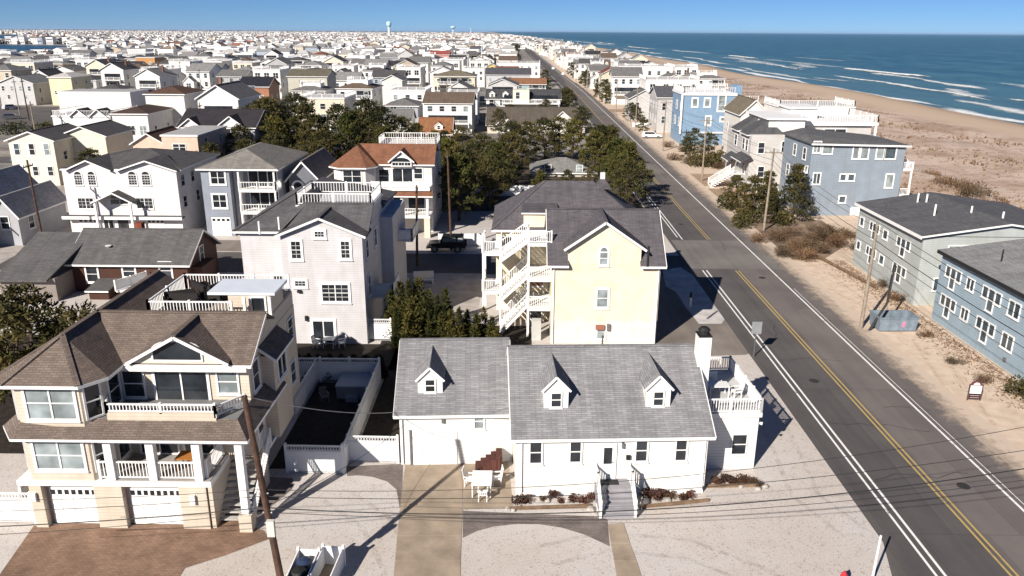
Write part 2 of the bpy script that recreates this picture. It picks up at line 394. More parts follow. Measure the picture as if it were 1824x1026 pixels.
vv = [(58+u+shift(Y)+(4*math.sin(Y*.021)+3*math.sin(Y*.0053+1) if 60 < u < 150 else 0), Y, bz(i, u, Y)) for Y in yb for i, u in enumerate(ux)]
nx = len(ux); ff = [(r*nx+c, r*nx+c+1, (r+1)*nx+c+1, (r+1)*nx+c) for r in range(len(yb)-1) for c in range(nx-1)]
me = bpy.data.meshes.new('beach'); me.from_pydata(vv, [], ff); me.materials.append(beach_mat())
for p in me.polygons: p.use_smooth = True
ca = me.color_attributes.new('wet', 'FLOAT_COLOR', 'POINT'); dat = []
for Y in yb:
    for u in ux: dat += [max(0, min(1, (u-80)/10)), max(0, min(1, (68-u)/12)), 0, 1]
ca.data.foreach_set('color', dat)
tag(link('beach', me), kind='structure')
def water_mat(c0, c1, shore=None, rough=.32, sx=.10, sy=.022, s=.8, dist=1.0):
    m, t, b = newmat('water'); g = N(t, 'ShaderNodeNewGeometry'); mp = N(t, 'ShaderNodeMapping'); mp.inputs['Scale'].default_value = (sx, sy, sx); t.links.new(g.outputs[0], mp.inputs[0])
    n = noise(t, 1, 9, mp.outputs[0], .66)
    n2 = noise(t, .25, 4, mp.outputs[0])
    c = mixc(t, c0, c1, ramp(t, n, .38, .58))
    c = mixc(t, c, mixc(t, c, (1.5, 1.35, 1.2), 1., 'MULTIPLY'), ramp(t, n2, .42, .62))
    if shore:      # shallow water over sand is paler and greener
        sp = N(t, 'ShaderNodeSeparateXYZ'); t.links.new(g.outputs[0], sp.inputs[0])
        xs = mathn(t, 'ADD', sp.outputs[0], mathn(t, 'MULTIPLY', mathn(t, 'MAXIMUM', mathn(t, 'SUBTRACT', sp.outputs[1], 800), 0), .0435))
        xs = mathn(t, 'ADD', xs, mathn(t, 'MULTIPLY', n2, 60)); c = mixc(t, mixc(t, c, shore, .75), c, ramp(t, xs, 165, 330))
    t.links.new(c, b.inputs['Base Color']); b.inputs['Roughness'].default_value = rough; b.inputs['IOR'].default_value = 1.33; b.inputs['Specular IOR Level'].default_value = .35
    bump(t, b, n, s, dist); return m
OCM = water_mat((.016, .070, .092), (.040, .116, .142), shore=(.085, .165, .172))
m = MB()
yo = [-400, 400, 800, 2000, 5000, 10000, 22000, 60000]
for a, b in zip(yo[:-1], yo[1:]): m.face([(120+shift(a), a, WZ), (60000, a, WZ), (60000, b, WZ), (120+shift(b), b, WZ)])
struct('ocean', m, OCM)
BAY = water_mat((.008, .045, .085), (.02, .08, .13))
def gp(px, z=0.): return [tuple(G(x, y, z)) for x, y in px]
for pl in ([(-400, 108), (0, 111), (60, 111), (100, 108), (128, 98), (122, 81.5), (60, 80.5), (20, 79.5), (-400, 76)], [(-300, 73), (0, 77), (33, 75), (38, 66), (30, 62.5), (-300, 60)], [(82, 76), (122, 75), (126, 67), (95, 65.5)], [(185, 84), (225, 84.5), (226, 81), (190, 80.5)]):
    struct('bay_water', MB().face(gp(pl, .05)), BAY)
# breakers and shoreline foam
def foam_mat():
    m, t, b = newmat('foam'); g = N(t, 'ShaderNodeNewGeometry'); mp = N(t, 'ShaderNodeMapping'); mp.inputs['Scale'].default_value = (.5, .16, .5); t.links.new(g.outputs[0], mp.inputs[0])
    at = N(t, 'ShaderNodeVertexColor', layer_name='dens'); ds = N(t, 'ShaderNodeSeparateColor'); t.links.new(at.outputs[0], ds.inputs[0])
    n = noise(t, 1.2, 7, mp.outputs[0], .65)
    a = ramp(t, mathn(t, 'ADD', mathn(t, 'SUBTRACT', n, .95), ds.outputs[0]), -.10, .40)
    b.inputs['Base Color'].default_value = (.78, .80, .80, 1); b.inputs['Roughness'].default_value = .8
    t.links.new(a, b.inputs['Alpha']); return m
FM = foam_mat()
def foam(x0, y0, x1, y1, w, d, h=.0, seed=0):
    w *= 1.45; n = max(8, int(abs(y1-y0)/8)); rd = random.Random(seed); cols = 7; vs = []; dn = []; ph = [rd.random()*6 for _ in range(4)]
    for i in range(n+1):
        f = i/n; Y = y0+(y1-y0)*f; tp = min(1, min(f, 1-f)*6+.05)
        xc = x0+(x1-x0)*f+shift(Y)+2.2*math.sin(Y*.03+ph[0])+1.2*math.sin(Y*.083+ph[1])
        ww = w*(.35+.65*tp)*(.75+.35*math.sin(Y*.05+ph[2])+.2*math.sin(Y*.17+ph[3]))
        for j in range(cols):
            u = j/(cols-1)*2-1; vs.append((xc+u*ww/2, Y, WZ+.03+h*tp*max(0, 1-abs(u+.35)*1.6)))
            dn += [d*tp*(1-u*u*.75)+.25*(1-tp)*0, 0, 0, 1]
    me = bpy.data.meshes.new('foam'); me.from_pydata(vs, [], [(r*cols+c, r*cols+c+1, (r+1)*cols+c+1, (r+1)*cols+c) for r in range(n) for c in range(cols-1)])
    me.materials.append(FM); a = me.color_attributes.new('dens', 'FLOAT_COLOR', 'POINT'); a.data.foreach_set('color', dn)
    for p in me.polygons: p.use_smooth = True
    return tag(link('wave_foam', me), kind='structure')
foam(242, 620, 247, 480, 8, 1.0, 1.0, 1); foam(237, 560, 221, 370, 9, .85, .3, 2); foam(243, 930, 238, 815, 8, 1.0, 1.0, 3)
foam(225, 900, 205, 620, 26, .58, .05, 4); foam(240, 830, 250, 600, 18, .55, .05, 5); foam(195, 330, 200, 285, 6, .9, .5, 6); foam(205, 400, 190, 330, 14, .66, .1, 7)
foam(222, 1500, 225, 1250, 14, .9, .7, 8); foam(250, 2100, 240, 1700, 14, .85, .5, 9); foam(215, 2400, 215, 1500, 26, .6, .05, 10); foam(175, 480, 182, 440, 5, .85, .3, 11)
foam(280, 290, 262, 330, 5, .9, .6, 12); foam(240, 1240, 246, 1000, 24, .6, .05, 16); foam(190, 3400, 215, 2500, 26, .7, .2, 18); foam(210, 640, 214, 600, 4, .85, .3, 19)
for k in range(12):
    a = 150+k*130; foam(151+2*math.sin(k*2.1), a, 151+2*math.sin(k*2.1+2.1), a+150, 6+3*hsh(k, 5), .78+.12*hsh(k, 9), .05, 30+k)
foam(196, 520, 188, 300, 5, .95, .5, 71); foam(212, 760, 200, 560, 5, .9, .4, 72); foam(178, 900, 172, 640, 6, .85, .2, 73); foam(230, 700, 226, 610, 12, .62, .05, 74); foam(176, 330, 168, 235, 7, .75, .15, 75); foam(262, 450, 240, 330, 16, .6, .05, 76); foam(185, 1300, 178, 950, 8, .85, .2, 77); foam(300, 900, 310, 760, 6, .8, .3, 78); foam(166, 640, 163, 420, 7, .7, .1, 79)
foam(152, 1700, 150, 3200, 10, .9, .05, 60); foam(152, 3200, 150, 7000, 16, .9, .05, 61)
# dune grass, too many tufts to count
m = MB(); rd = random.Random(3)
for i in range(17000):
    Y = 55+rd.random()**1.6*520; x = 61+rd.random()*52; d = .5+.5*math.sin(x*.16+Y*.09+2*math.sin(Y*.03))*math.sin(Y*.052-x*.07)
    d = max(0, d*2.2-.75)
    if rd.random() > d+.05: continue
    j = min(range(nx), key=lambda q: abs(58+ux[q]-x)); z = bz(j, ux[j], Y)*.7-.08
    s = .25+rd.random()*.5; k = rd.choice(((.24, .155, .09), (.18, .11, .06), (.30, .21, .13), (.14, .095, .055)))
    for q in range(5):
        a = rd.random()*6.28; r = s*(.3+.5*rd.random()); w = .10+.1*rd.random()
        m.face([(x-w*math.sin(a), Y+w*math.cos(a), z), (x+w*math.sin(a), Y-w*math.cos(a), z), (x+r*math.cos(a), Y+r*math.sin(a), z+s*(.5+.6*rd.random())+.1)], k)
GRASSM = plain('Col', .9, .15)
o = link('dune_grass', m.mesh('dune_grass', GRASSM, 'Col')); tag(o, 'dry straw coloured dune grass scattered over the beach', 'grass', kind='stuff')
# ------------------------------------------------ roads
def asphalt(c0, c1, split=None):
    m, t, b = newmat('asphalt'); big = noise(t, .22, 5); fine = noise(t, 22, 2)
    g = N(t, 'ShaderNodeNewGeometry'); mp = N(t, 'ShaderNodeMapping'); mp.inputs['Scale'].default_value = (1.3, .035, 1); t.links.new(g.outputs[0], mp.inputs[0])
    c = mixc(t, c0, c1, ramp(t, big, .35, .65))
    c = mixc(t, c, mixc(t, c, (.87,)*3, 1., 'MULTIPLY'), ramp(t, noise(t, 1., 3, mp.outputs[0]), .45, .68))
    if split:
        sp = N(t, 'ShaderNodeSeparateXYZ'); t.links.new(g.outputs[0], sp.inputs[0])
        c = mixc(t, c, mixc(t, c, (1.52, 1.47, 1.42), 1., 'MULTIPLY'), ramp(t, mathn(t, 'ADD', sp.outputs[0], mathn(t, 'MULTIPLY', big, .6)), split, split+.8))
        # old patches and tar seams
        br = N(t, 'ShaderNodeTexBrick'); br.inputs['Scale'].default_value = 1; br.inputs['Brick Width'].default_value = 3.4; br.inputs['Row Height'].default_value = 17; br.inputs['Mortar Size'].default_value = .03
        br.inputs['Color1'].default_value = (.92,)*3+(1,); br.inputs['Color2'].default_value = (1.06,)*3+(1,); br.inputs['Mortar'].default_value = (.8,)*3+(1,)
        t.links.new(g.outputs[0], br.inputs[0]); c = mixc(t, c, br.outputs[0], 1., 'MULTIPLY')
    c = mixc(t, c, mixc(t, c, (1.3,)*3, 1., 'MULTIPLY'), ramp(t, fine, .55, .8))
    t.links.new(c, b.inputs['Base Color']); b.inputs['Roughness'].default_value = .88; b.inputs['Specular IOR Level'].default_value = .2; bump(t, b, fine, .3, .01); return m
ASP = asphalt((.088, .080, .079), (.108, .099, .096), 23.3); ASP2 = asphalt((.09, .082, .077), (.13, .12, .112))
APR = asphalt((.17, .145, .125), (.24, .21, .185))
def strip(name, xa, xb, y0, y1, z, mat, wob=0., st=None):
    st = st or (4 if wob else 60); n = max(1, int((y1-y0)/st)); m = MB(); pts = []
    for i in range(n+1):
        Y = y0+(y1-y0)*i/n; s = rshift(Y); w = wob*(math.sin(Y*.7)+math.sin(Y*1.9+2)*.6)
        pts.append(((xa+s, Y, z), (xb+s+w, Y, z)))
    for (a, b), (c, d) in zip(pts[:-1], pts[1:]): m.face([a, b, d, c])
    return struct(name, m, mat)
strip('main_road', 18.25, 28.9, -60, 400, .012, ASP, .16); strip('main_road', 18.3, 28.4, 400, 1150, .012, ASP)
strip('road_shoulder', 28.2, 29.9, -60, 260, .007, asphalt((.26, .215, .18), (.42, .35, .285)), .3)
def paint(c):
    m, t, b = newmat('road_paint'); n = noise(t, 1.1, 8, rough=.75)
    t.links.new(mixc(t, (.14, .13, .125), c, ramp(t, n, .32, .44)), b.inputs['Base Color']); b.inputs['Roughness'].default_value = .7; return m
PW, PY = paint((.80, .78, .75)), paint((.46, .33, .11))
for nm, xa, w, y0, y1, mt in (('white_line', 19.98, .14, -40, 80, PW), ('white_line', 19.56, .13, -40, 80, PW), ('white_line', 19.98, .13, 93, 900, PW), ('white_line', 19.56, .12, 94, 330, PW), ('white_line', 26.85, .15, -40, 900, PW), ('white_line', 27.27, .05, 20, 74, PW),
        ('yellow_line', 23.06, .12, -40, 80, PY), ('yellow_line', 23.38, .12, -40, 80, PY), ('yellow_line', 23.06, .10, 93, 400, PY), ('yellow_line', 23.38, .10, 93, 400, PY)):
    strip(nm, xa, xa+w, y0, y1, .018, mt)
STREETS = [81.8+68*k for k in range(0, 30)]
for k, yc in enumerate(STREETS[:14]):
    x0 = -700; m = MB().face([(x0, yc-3.9, .006), (18.3+rshift(yc), yc-3.9, .006), (18.3+rshift(yc), yc+3.9, .006), (x0, yc+3.9, .006)]); struct('side_street', m, ASP2)
m = MB().face([(-90, 12, .006), (18.3, 12, .006), (18.3, 26.2, .006), (-90, 26.2, .006)]); struct('side_street', m, ASP2)
# flared corner of the near intersection
m = MB().face([(18.3, 26.2, .008), (18.3, 33.5, .008), (17.5, 30.6, .008), (16.2, 27.6, .008), (14.4, 26.2, .008)][::-1]); struct('road_corner', m, ASP2)
def patch(name, poly, mat, z=.01): return struct(name, MB().face([(p[0], p[1], z) for p in poly]), mat)
def concrete(c, joint=None):
    k = ('conc', c, joint)
    if k in MC: return MC[k]
    m, t, b = newmat('concrete'); a = noise(t, .8, 6); f = noise(t, 18, 3)
    col = mixc(t, sc(c, .72), sc(c, 1.1), ramp(t, a, .32, .66)); col = mixc(t, col, mixc(t, col, (.82,)*3, 1., 'MULTIPLY'), ramp(t, f, .5, .75))
    if joint:
        g = N(t, 'ShaderNodeNewGeometry'); br = N(t, 'ShaderNodeTexBrick'); t.links.new(g.outputs[0], br.inputs[0]); br.inputs['Scale'].default_value = 1
        br.inputs['Brick Width'].default_value = joint[0]; br.inputs['Row Height'].default_value = joint[1]; br.inputs['Mortar Size'].default_value = joint[2]; br.offset = joint[3]
        br.inputs['Color1'].default_value = (.82,)*3+(1,); br.inputs['Color2'].default_value = (1.08,)*3+(1,); br.inputs['Mortar'].default_value = (.5,)*3+(1,)
        col = mixc(t, col, br.outputs[0], 1., 'MULTIPLY'); bump(t, b, br.outputs['Fac'], -.6, .01)
    t.links.new(col, b.inputs['Base Color']); b.inputs['Roughness'].default_value = .85; b.inputs['Specular IOR Level'].default_value = .2; MC[k] = m; return m
CONC = concrete((.355, .285, .215)); CONC2 = concrete((.42, .38, .35)); PAVR = concrete((.27, .172, .12), (.24, .12, .008, .5)); PAVG = concrete((.22, .185, .17), (.22, .11, .01, .5))

# repairs, seams, manholes and drifted sand on the main road
def rect(name, x0, x1, y0, y1, z, mat): return struct(name, MB().face([(x0, y0, z), (x1, y0, z), (x1, y1, z), (x0, y1, z)]), mat)
LP, DP = asphalt((.15, .138, .128), (.19, .175, .162)), asphalt((.074, .067, .066), (.092, .084, .082))
rect('road_patch', 18.6, 28.3, 80.6, 92.6, .0145, LP); rect('road_patch', 20.5, 22.6, 118, 126, .0147, DP); rect('road_patch', 24.2, 26.2, 140, 150, .0147, LP)
for i, (x, y) in enumerate(((21.6, 52.3), (25.2, 77.5), (21.4, 101.), (25.0, 38.5))): struct('manhole', MB().lathe(x, y, [(.36, .013), (.36, .0205), (.3, .021)], 16), plain((.05, .045, .042), .6, .3, 6))
SEAM = plain((.028, .026, .026), .6, .2); rd = random.Random(21)
for i in range(16):
    y = rd.uniform(28, 150); x = rd.uniform(18.8, 27.5); m = MB(); n = rd.randint(5, 11); a = rd.choice((0, 0, 1.57))+rd.uniform(-.2, .2); w = .022
    for k in range(n):
        L = rd.uniform(.4, .9); b = a+rd.uniform(-.5, .5); x2, y2 = x+L*math.cos(b), y+L*math.sin(b)
        if not 18.5 < x2 < 28.2: break
        m.face([(x-w*math.sin(b), y+w*math.cos(b), .0165), (x+w*math.sin(b), y-w*math.cos(b), .0165), (x2+w*math.sin(b), y2-w*math.cos(b), .0165), (x2-w*math.sin(b), y2+w*math.cos(b), .0165)]); x, y = x2, y2
    if m.f: struct('road_crack', m, SEAM)
def driftmat():
    m, t, b = newmat('sand_drift'); n = noise(t, .9, 8, rough=.75); at = N(t, 'ShaderNodeVertexColor', layer_name='dens'); ds = N(t, 'ShaderNodeSeparateColor'); t.links.new(at.outputs[0], ds.inputs[0])
    b.inputs['Base Color'].default_value = (.53, .425, .335, 1); b.inputs['Roughness'].default_value = .95
    t.links.new(ramp(t, mathn(t, 'ADD', n, mathn(t, 'SUBTRACT', ds.outputs[0], 1.)), -.1, .25), b.inputs['Alpha']); return m
DM = driftmat()
def drift(x0, x1, y0, y1, flip):
    n = int((y1-y0)/6); vs = []; dn = []
    for i in range(n+1):
        Y = y0+(y1-y0)*i/n
        for j in range(5): f = j/4; vs.append((x0+(x1-x0)*f, Y, .0225)); q = f if flip else 1-f; dn += [.15+.75*q, 0, 0, 1]
    me = bpy.data.meshes.new('sand_drift'); me.from_pydata(vs, [], [(r*5+c, r*5+c+1, r*5+c+6, r*5+c+5) for r in range(n) for c in range(4)]); me.materials.append(DM)
    a = me.color_attributes.new('dens', 'FLOAT_COLOR', 'POINT'); a.data.foreach_set('color', dn); tag(link('sand_drift', me), kind='structure')
drift(27.0, 30.6, -20, 240, True)
# tyre tracks on the gravel and sand
def tracks(pts, w=.28, c=(.33, .285, .25)):
    m, t, b = newmat('tyre_track'); n = noise(t, 1.6, 7, rough=.7); b.inputs['Base Color'].default_value = (*c, 1); b.inputs['Roughness'].default_value = .95
    t.links.new(mathn(t, 'MULTIPLY', ramp(t, n, .42, .62), .22), b.inputs['Alpha'])
    for off in (-.75, .75):
        mm = MB(); P_ = [Vector((x, y, .0045)) for x, y in pts]; q = []
        for i, p in enumerate(P_):
            d = (P_[min(i+1, len(P_)-1)]-P_[max(i-1, 0)]).normalized(); s = Vector((d.y, -d.x, 0)); q.append((p+s*(off-w/2), p+s*(off+w/2)))
        for (a, b_), (c_, d_) in zip(q[:-1], q[1:]): mm.face([a, b_, d_, c_])
        struct('tyre_track', mm, m)
tracks([(30.2, 46), (31.5, 52), (32.6, 57), (33.4, 60.5)], c=(.36, .27, .2)); tracks([(30, 74), (31.5, 68), (32.5, 66), (33.6, 71), (33.5, 80)], c=(.36, .27, .2)); tracks([(13, 27), (11.5, 30.5), (8.5, 32.6), (4.5, 33.2), (1.5, 32)]); tracks([(-4.8, 28), (-5.4, 31), (-7.2, 34.6), (-9.8, 37.0)]); tracks([(17.2, 34), (15.8, 37.5), (16.3, 42), (17, 50)])
# driveways, paths and beds on the near lots
def gz(px, z): return [G(x, y, z) for x, y in px]
# concrete drive slabs in front of the cottage garage, each slab a piece of its own
dl = [(722, 823), (716, 870), (712, 905), (707, 955), (703, 1000), (697, 1060)]; dr = [(822, 821), (824, 870), (825, 905), (822, 955), (821, 1000), (820, 1060)]
dv = thing('concrete_driveway', None, None); dv['kind'] = 'structure'
for k in range(5):
    a, b, c, d = G(*dl[k]), G(*dr[k]), G(*dr[k+1]), G(*dl[k+1]); i = .015
    q = [d+Vector((i, i, 0)), c+Vector((-i, i, 0)), b+Vector((-i, -i, 0)), a+Vector((i, -i, 0))]
    O('slab', MB().extr([(p.x, p.y, .0) for p in q], (0, 0, .022)), CONC, dv)
wl = [(1083, 934), (1088, 968), (1094, 1000), (1102, 1050)]; wr = [(1111, 932), (1122, 968), (1134, 1000), (1150, 1050)]
wk = thing('front_walk', None, None); wk['kind'] = 'structure'
for k in range(3):
    a, b, c, d = G(*wl[k]), G(*wr[k]), G(*wr[k+1]), G(*wl[k+1]); i = .02
    O('slab', MB().extr([(p.x, p.y, 0) for p in (d+Vector((0, i, 0)), c+Vector((0, i, 0)), b-Vector((0, i, 0)), a-Vector((0, i, 0)))], (0, 0, .025)), CONC, wk)
# paver apron with arched edge between drive and walk
arc = [(825, 958), (850, 946), (880, 938), (920, 933.5), (960, 934), (1000, 940), (1040, 952), (1075, 968), (1086, 974)]
patch('paver_apron', gz([(824, 958)]+arc+[(1082, 925), (1060, 920), (825, 910)], 0)[::-1], PAVG, .010)
patch('paver_apron', gz([(718, 826), (716, 880), (712, 905), (706, 872), (690, 858), (665, 850), (640, 847), (618, 848), (618, 831)], 0), PAVG, .010)
patch('side_apron', gz([(822, 820), (905, 818), (914, 905), (826, 908)], 0)[::-1], CONC, .009)
patch('brick_driveway', gz([(60, 937), (440, 937), (470, 945), (480, 960), (400, 990), (330, 1012), (300, 1060), (-40, 1080)], 0)[::-1], PAVR, .010)
patch('brick_driveway', [(-24.2, 33.7), (-13.6, 33.7), (-13.6, 35.2), (-24.2, 35.2)], PAVR, .013)
patch('dark_apron', gz([(440, 935), (480, 905), (520, 872), (522, 852), (480, 850)], 0), PAVG, .009)
# dark yard inside the white fence, asphalt drive and gravel by the yellow house, side yards
MUL_SHADE = plain((.035, .026, .02), .95, .4, 2.5)
patch('mulch_shade_yard', [(-14.2, 39.6), (-9.85, 39.6), (-9.85, 51.3), (-14.2, 51.3)], MUL_SHADE, .008)  # both yard patches: dark mulch with the house's shadow put into its colour
patch('mulch_shade_yard', [(-9.6, 41), (-6.9, 41), (-6.9, 58.5), (-9.6, 58.5)], MUL_SHADE, .008)
patch('hedge_bed', [(-11, 53.5), (1.2, 53.5), (1.2, 63), (-11, 63)], MUL_SHADE, .008)
patch('terrace', [(-19.0, 51.5), (-10.0, 51.5), (-10, 58.6), (-19.0, 58.6)], MUL_SHADE, .0075)
patch('asphalt_drive', gz([(1176, 616), (1180, 606), (1240, 585), (1285, 577), (1296, 576), (1330, 632), (1262, 634), (1200, 628)], 0)[::-1], APR, .009)
patch('asphalt_drive', gz([(1180, 474), (1245, 470), (1330, 572), (1296, 576), (1262, 520), (1240, 495)], 0)[::-1], ASP2, .0085)
patch('asphalt_drive', [(-13.5, 66), (-3.5, 66), (-3.5, 78.2), (-13.5, 78.2)], CONC2, .009)
patch('asphalt_drive', [(-50, 86), (-26, 86), (-26, 91), (-50, 91)], APR, .0065)
patch('concrete_drive', gz([(0, 470), (60, 437), (62, 427), (-40, 440), (-60, 480)], 0), CONC2, .009)
for x, y0, y1 in ((30, 118, 126), (30, 128, 140), (29.5, 228, 238), (29.5, 252, 262)): patch('sandy_drive', [(28.6, y0), (x+8, y0+1), (x+8, y1), (28.6, y1)], concrete((.36, .255, .175)), .009)
# timber edging and planting beds along the cottage front
TIM = plain((.24, .16, .10), .85, .3, 2)
patch('shaded_lot', [(-42, 41), (-25.4, 41), (-25.4, 60), (-42, 60)], MUL_SHADE, .0065)
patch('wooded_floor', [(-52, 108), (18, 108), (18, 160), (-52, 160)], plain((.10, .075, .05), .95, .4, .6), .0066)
patch('scrub_ground', [(29.8, 84.5), (34, 84.5), (40, 92), (41, 104), (30.2, 104)], plain((.30, .215, .155), .95, .4, .5), .0068)
patch('asphalt_drive', [(11.3, 57.2), (18.35, 57.2), (18.35, 78), (11.3, 78)], APR, .0062)
patch('gravel_island', gz([(1180, 482), (1212, 476), (1245, 497), (1275, 535), (1293, 566), (1285, 577), (1245, 577), (1222, 548), (1204, 520), (1186, 510)], 0)[::-1], concrete((.56, .53, .51)), .0098)
# ================================================================ near houses
WS = siding(WHITE, .2); GREYROOF = shingle((.285, .283, .29)); 
def steps(h, x0, x1, y0, y1, z0, z1, n, mat, axis='y', name='step', und=True):
    for i in range(n):
        a, b = i/n, (i+1)/n; zt = z0+(z1-z0)*b
        if axis == 'y': ya, yb = y0+(y1-y0)*a, y0+(y1-y0)*b; m = MB().box(x0, x1, ya, yb+(.03 if y1 > y0 else -.03), (z0 if und else zt-.06), zt)
        else: xa, xb = x0+(x1-x0)*a, x0+(x1-x0)*b; m = MB().box(xa, xb+(.03 if x1 > x0 else -.03), y0, y1, (z0 if und else zt-.06), zt)
        h.P(name, m, mat)
# ------------------------------------------------ white cottage
h = House('cottage', 'white cottage with grey shingle roof, two main dormers and roof deck beside the road', 0, 37.05, 2.8)
FND = concrete((.55, .53, .50))
h.wall([(0, 10.3, 0, 9.4, .45, 3.63)], WS); h.box('foundation', .03, 10.27, .03, 9.37, 0, .45, plain(WHITE, .7))
h.gable(0, 10.3, 0, 9.4, 3.63, 6.61, 'x', .3, GREYROOF, 4.8/9.4, wallmat=WS)
# garage wing
WG = h.wall([(-6.5, -1.15, 3.45, 12.4, 0, 3.3)], WS, 'garage_wall')
m = MB().extr([(-1.15, 3.46, 0), (-.02, 3.75, 0), (-.02, 8, 0), (-1.15, 8, 0)], (0, 0, 3.5)); h.P('link_wall', m, WS)
h.gable(-6.5, -.36, 3.45, 12.6, 3.3, 5.75, 'x', .3, GREYROOF, 4.75/9.15, wallmat=WS, g2=(1, 0))
m = MB().slab([(-1.25, 3.2, 3.44), (.0, 3.6, 3.66), (.0, 8.2, 5.9), (-1.25, 8.2, 5.9)], .12); h.P('link_roof', m, GREYROOF)
r = h.rect('F', 3.45, (735, 765, 814, 819)); h.garage('F', 3.45, r[0], r[1], 0.02, r[3], 0)
h.box('door_track', r[0]-.16, r[0]-.02, 3.36, 3.44, .02, r[3], METAL)
h.wpx('F', 3.45, (845.5, 738, 861, 762), gl=BLIND)
lm = MB().box(-4.1, -3.95, 3.3, 3.44, 2.72, 3.0); h.P('wall_lamp', lm, METAL)
# dormers
def dormer(h, xc, w, yf, ze, zp, zroof, roofmat, win=(.5, .8), s=.62, z0=0):
    ya = (ze+.12-zroof)/s; yp = (zp+.15-zroof)/s; m = MB(); x0, x1 = xc-w/2, xc+w/2; zb = zroof+s*yf-.3
    m.extr([(x0, yf, zb), (x1, yf, zb), (x1, yf, ze), (xc, yf, zp), (x0, yf, ze)], (0, yp-yf-.35, 0)); h.P('dormer', m, WS)
    o = .12; k = (zp-ze)/(w/2); T = .12
    L = [(x0-o, yf-o, ze-o*k+T), (xc, yf-o, zp+T), (xc, yp, zp+T), (x0-o, ya, ze-o*k+T)]; Rr = [(xc, yf-o, zp+T), (x1+o, yf-o, ze-o*k+T), (x1+o, ya, ze-o*k+T), (xc, yp, zp+T)]
    h.roofparts([L, Rr], roofmat, [(L[0], L[1]), (Rr[0], Rr[1])], .1, 'dormer_roof')
    ww, wh = win; zc = zroof+s*yf+.12+wh/2+z0; h.win('F', yf, xc-ww/2, xc+ww/2, zc-wh/2, zc+wh/2, 1, 2, tr=.08)
for px in (990.5, 1172): x = h.fy(px, 720, 1.3)[0]; dormer(h, x, 1.32, 1.3, 5.72, 6.42, 3.80, GREYROOF, (.5, .78), .62)
x = h.fy(767, 710, 4.6)[0]; dormer(h, x, 1.42, 4.55, 4.9, 5.6, 3.47-3.45*.5157, GREYROOF, (.5, .72), .5157)
# windows and door of the front
for r in ((944.5, 787, 964, 824), (1016, 786, 1034, 822), (1133, 784, 1152, 820), (1204, 783, 1222, 819)): h.wpx('F', 0, r, mun=(0, 0))
u0, u1, z0, z1 = h.rect('F', 0, (1070, 792, 1094, 856)); z0 = 1.02; h.door('F', 0, u0, u1, z0, z1)
h.box('wall_lamp', u1+.35, u1+.47, -.16, -.02, 2.9, 3.2, METAL)
h.box('mailbox', u1+.62, u1+.85, -.14, -.02, 2.2, 2.45, DARK)
# front steps, landing and white rails
sx0, sx1 = h.fy(1064, 857, -.9)[0], h.fy(1126, 857, -.9)[0]; STG = plain((.30, .29, .31), .7, .15)
h.box('landing', sx0, sx1, -1.0, -.01, 0, 1.0, STG); steps(h, sx0, sx1, -2.2, -1.02, 0, .83, 5, STG)
h.box('door_mat', u0-.1, u1+.2, -.62, -.15, 1.003, 1.03, DARK)
for x in (sx0+.02, sx1-.02):
    h.rail((x, -.05), (x, -1.0), 1.0, .95, sp=.15, mid=1.2); h.rail((x, -1.0), (x, -2.25), 0, .95, za=1.0, zb=.12, sp=.15, mid=1.4)
    h.box('stair_skirt', x-.05, x+.05, -2.2, -1.02, 0.0, .14, TRIM)
for x in (.25, 10.1): h.P('downspout', MB().box(x, x+.08, -.1, -.02, .3, 3.5), TRIM)
h.P('downspout', MB().box(-6.42, -6.34, 3.34, 3.43, .1, 3.2), TRIM)
# addition with roof deck
h.wall([(10.33, 13.9, 2.45, 8.3, 0, 3.45)], WS, 'addition_wall'); h.box('deck_edge', 10.31, 14.02, 2.33, 8.4, 3.35, 3.6, TRIM)
h.box('deck_floor', 10.4, 13.9, 2.45, 8.3, 3.602, 3.63, plain((.55, .55, .54), .7, .15))
h.wpx('F', 2.45, (1304, 774, 1328.5, 808), gl=GL, tr=.06)
h.rail((10.45, 2.42), (13.95, 2.42), 3.62, .88, sp=.15, mid=1.8); h.rail((13.95, 2.42), (13.95, 8.32), 3.62, .88, sp=.15, mid=1.5); h.rail((10.45, 8.32), (13.95, 8.32), 3.62, .88, sp=.15, mid=1.8)
h.P('wall_lamp', MB().tube((13.98, 2.5, 2.9), (14.12, 2.42, 2.9), .07, .1, 8), TRIM)
# chimney
cx0 = h.fy(1247, 690, 3.6)[0]; ch = h.box('chimney', 10.42, 11.12, 3.5, 4.35, 0, 7.75, plain(WHITE, .8, .08)); 
h.P('chimney_cap', MB().box(10.4, 11.14, 3.48, 4.37, 7.75, 7.82).lathe(10.77, 3.92, [(.3, 7.82), (.3, 8.05), (.36, 8.07), (.22, 8.22), (.05, 8.26)], 10), DARK, ch)
h.P('roof_vent', MB().tube((5.4, 6.2, 6), (5.4, 6.2, 6.85), .05), METAL)
COT = h
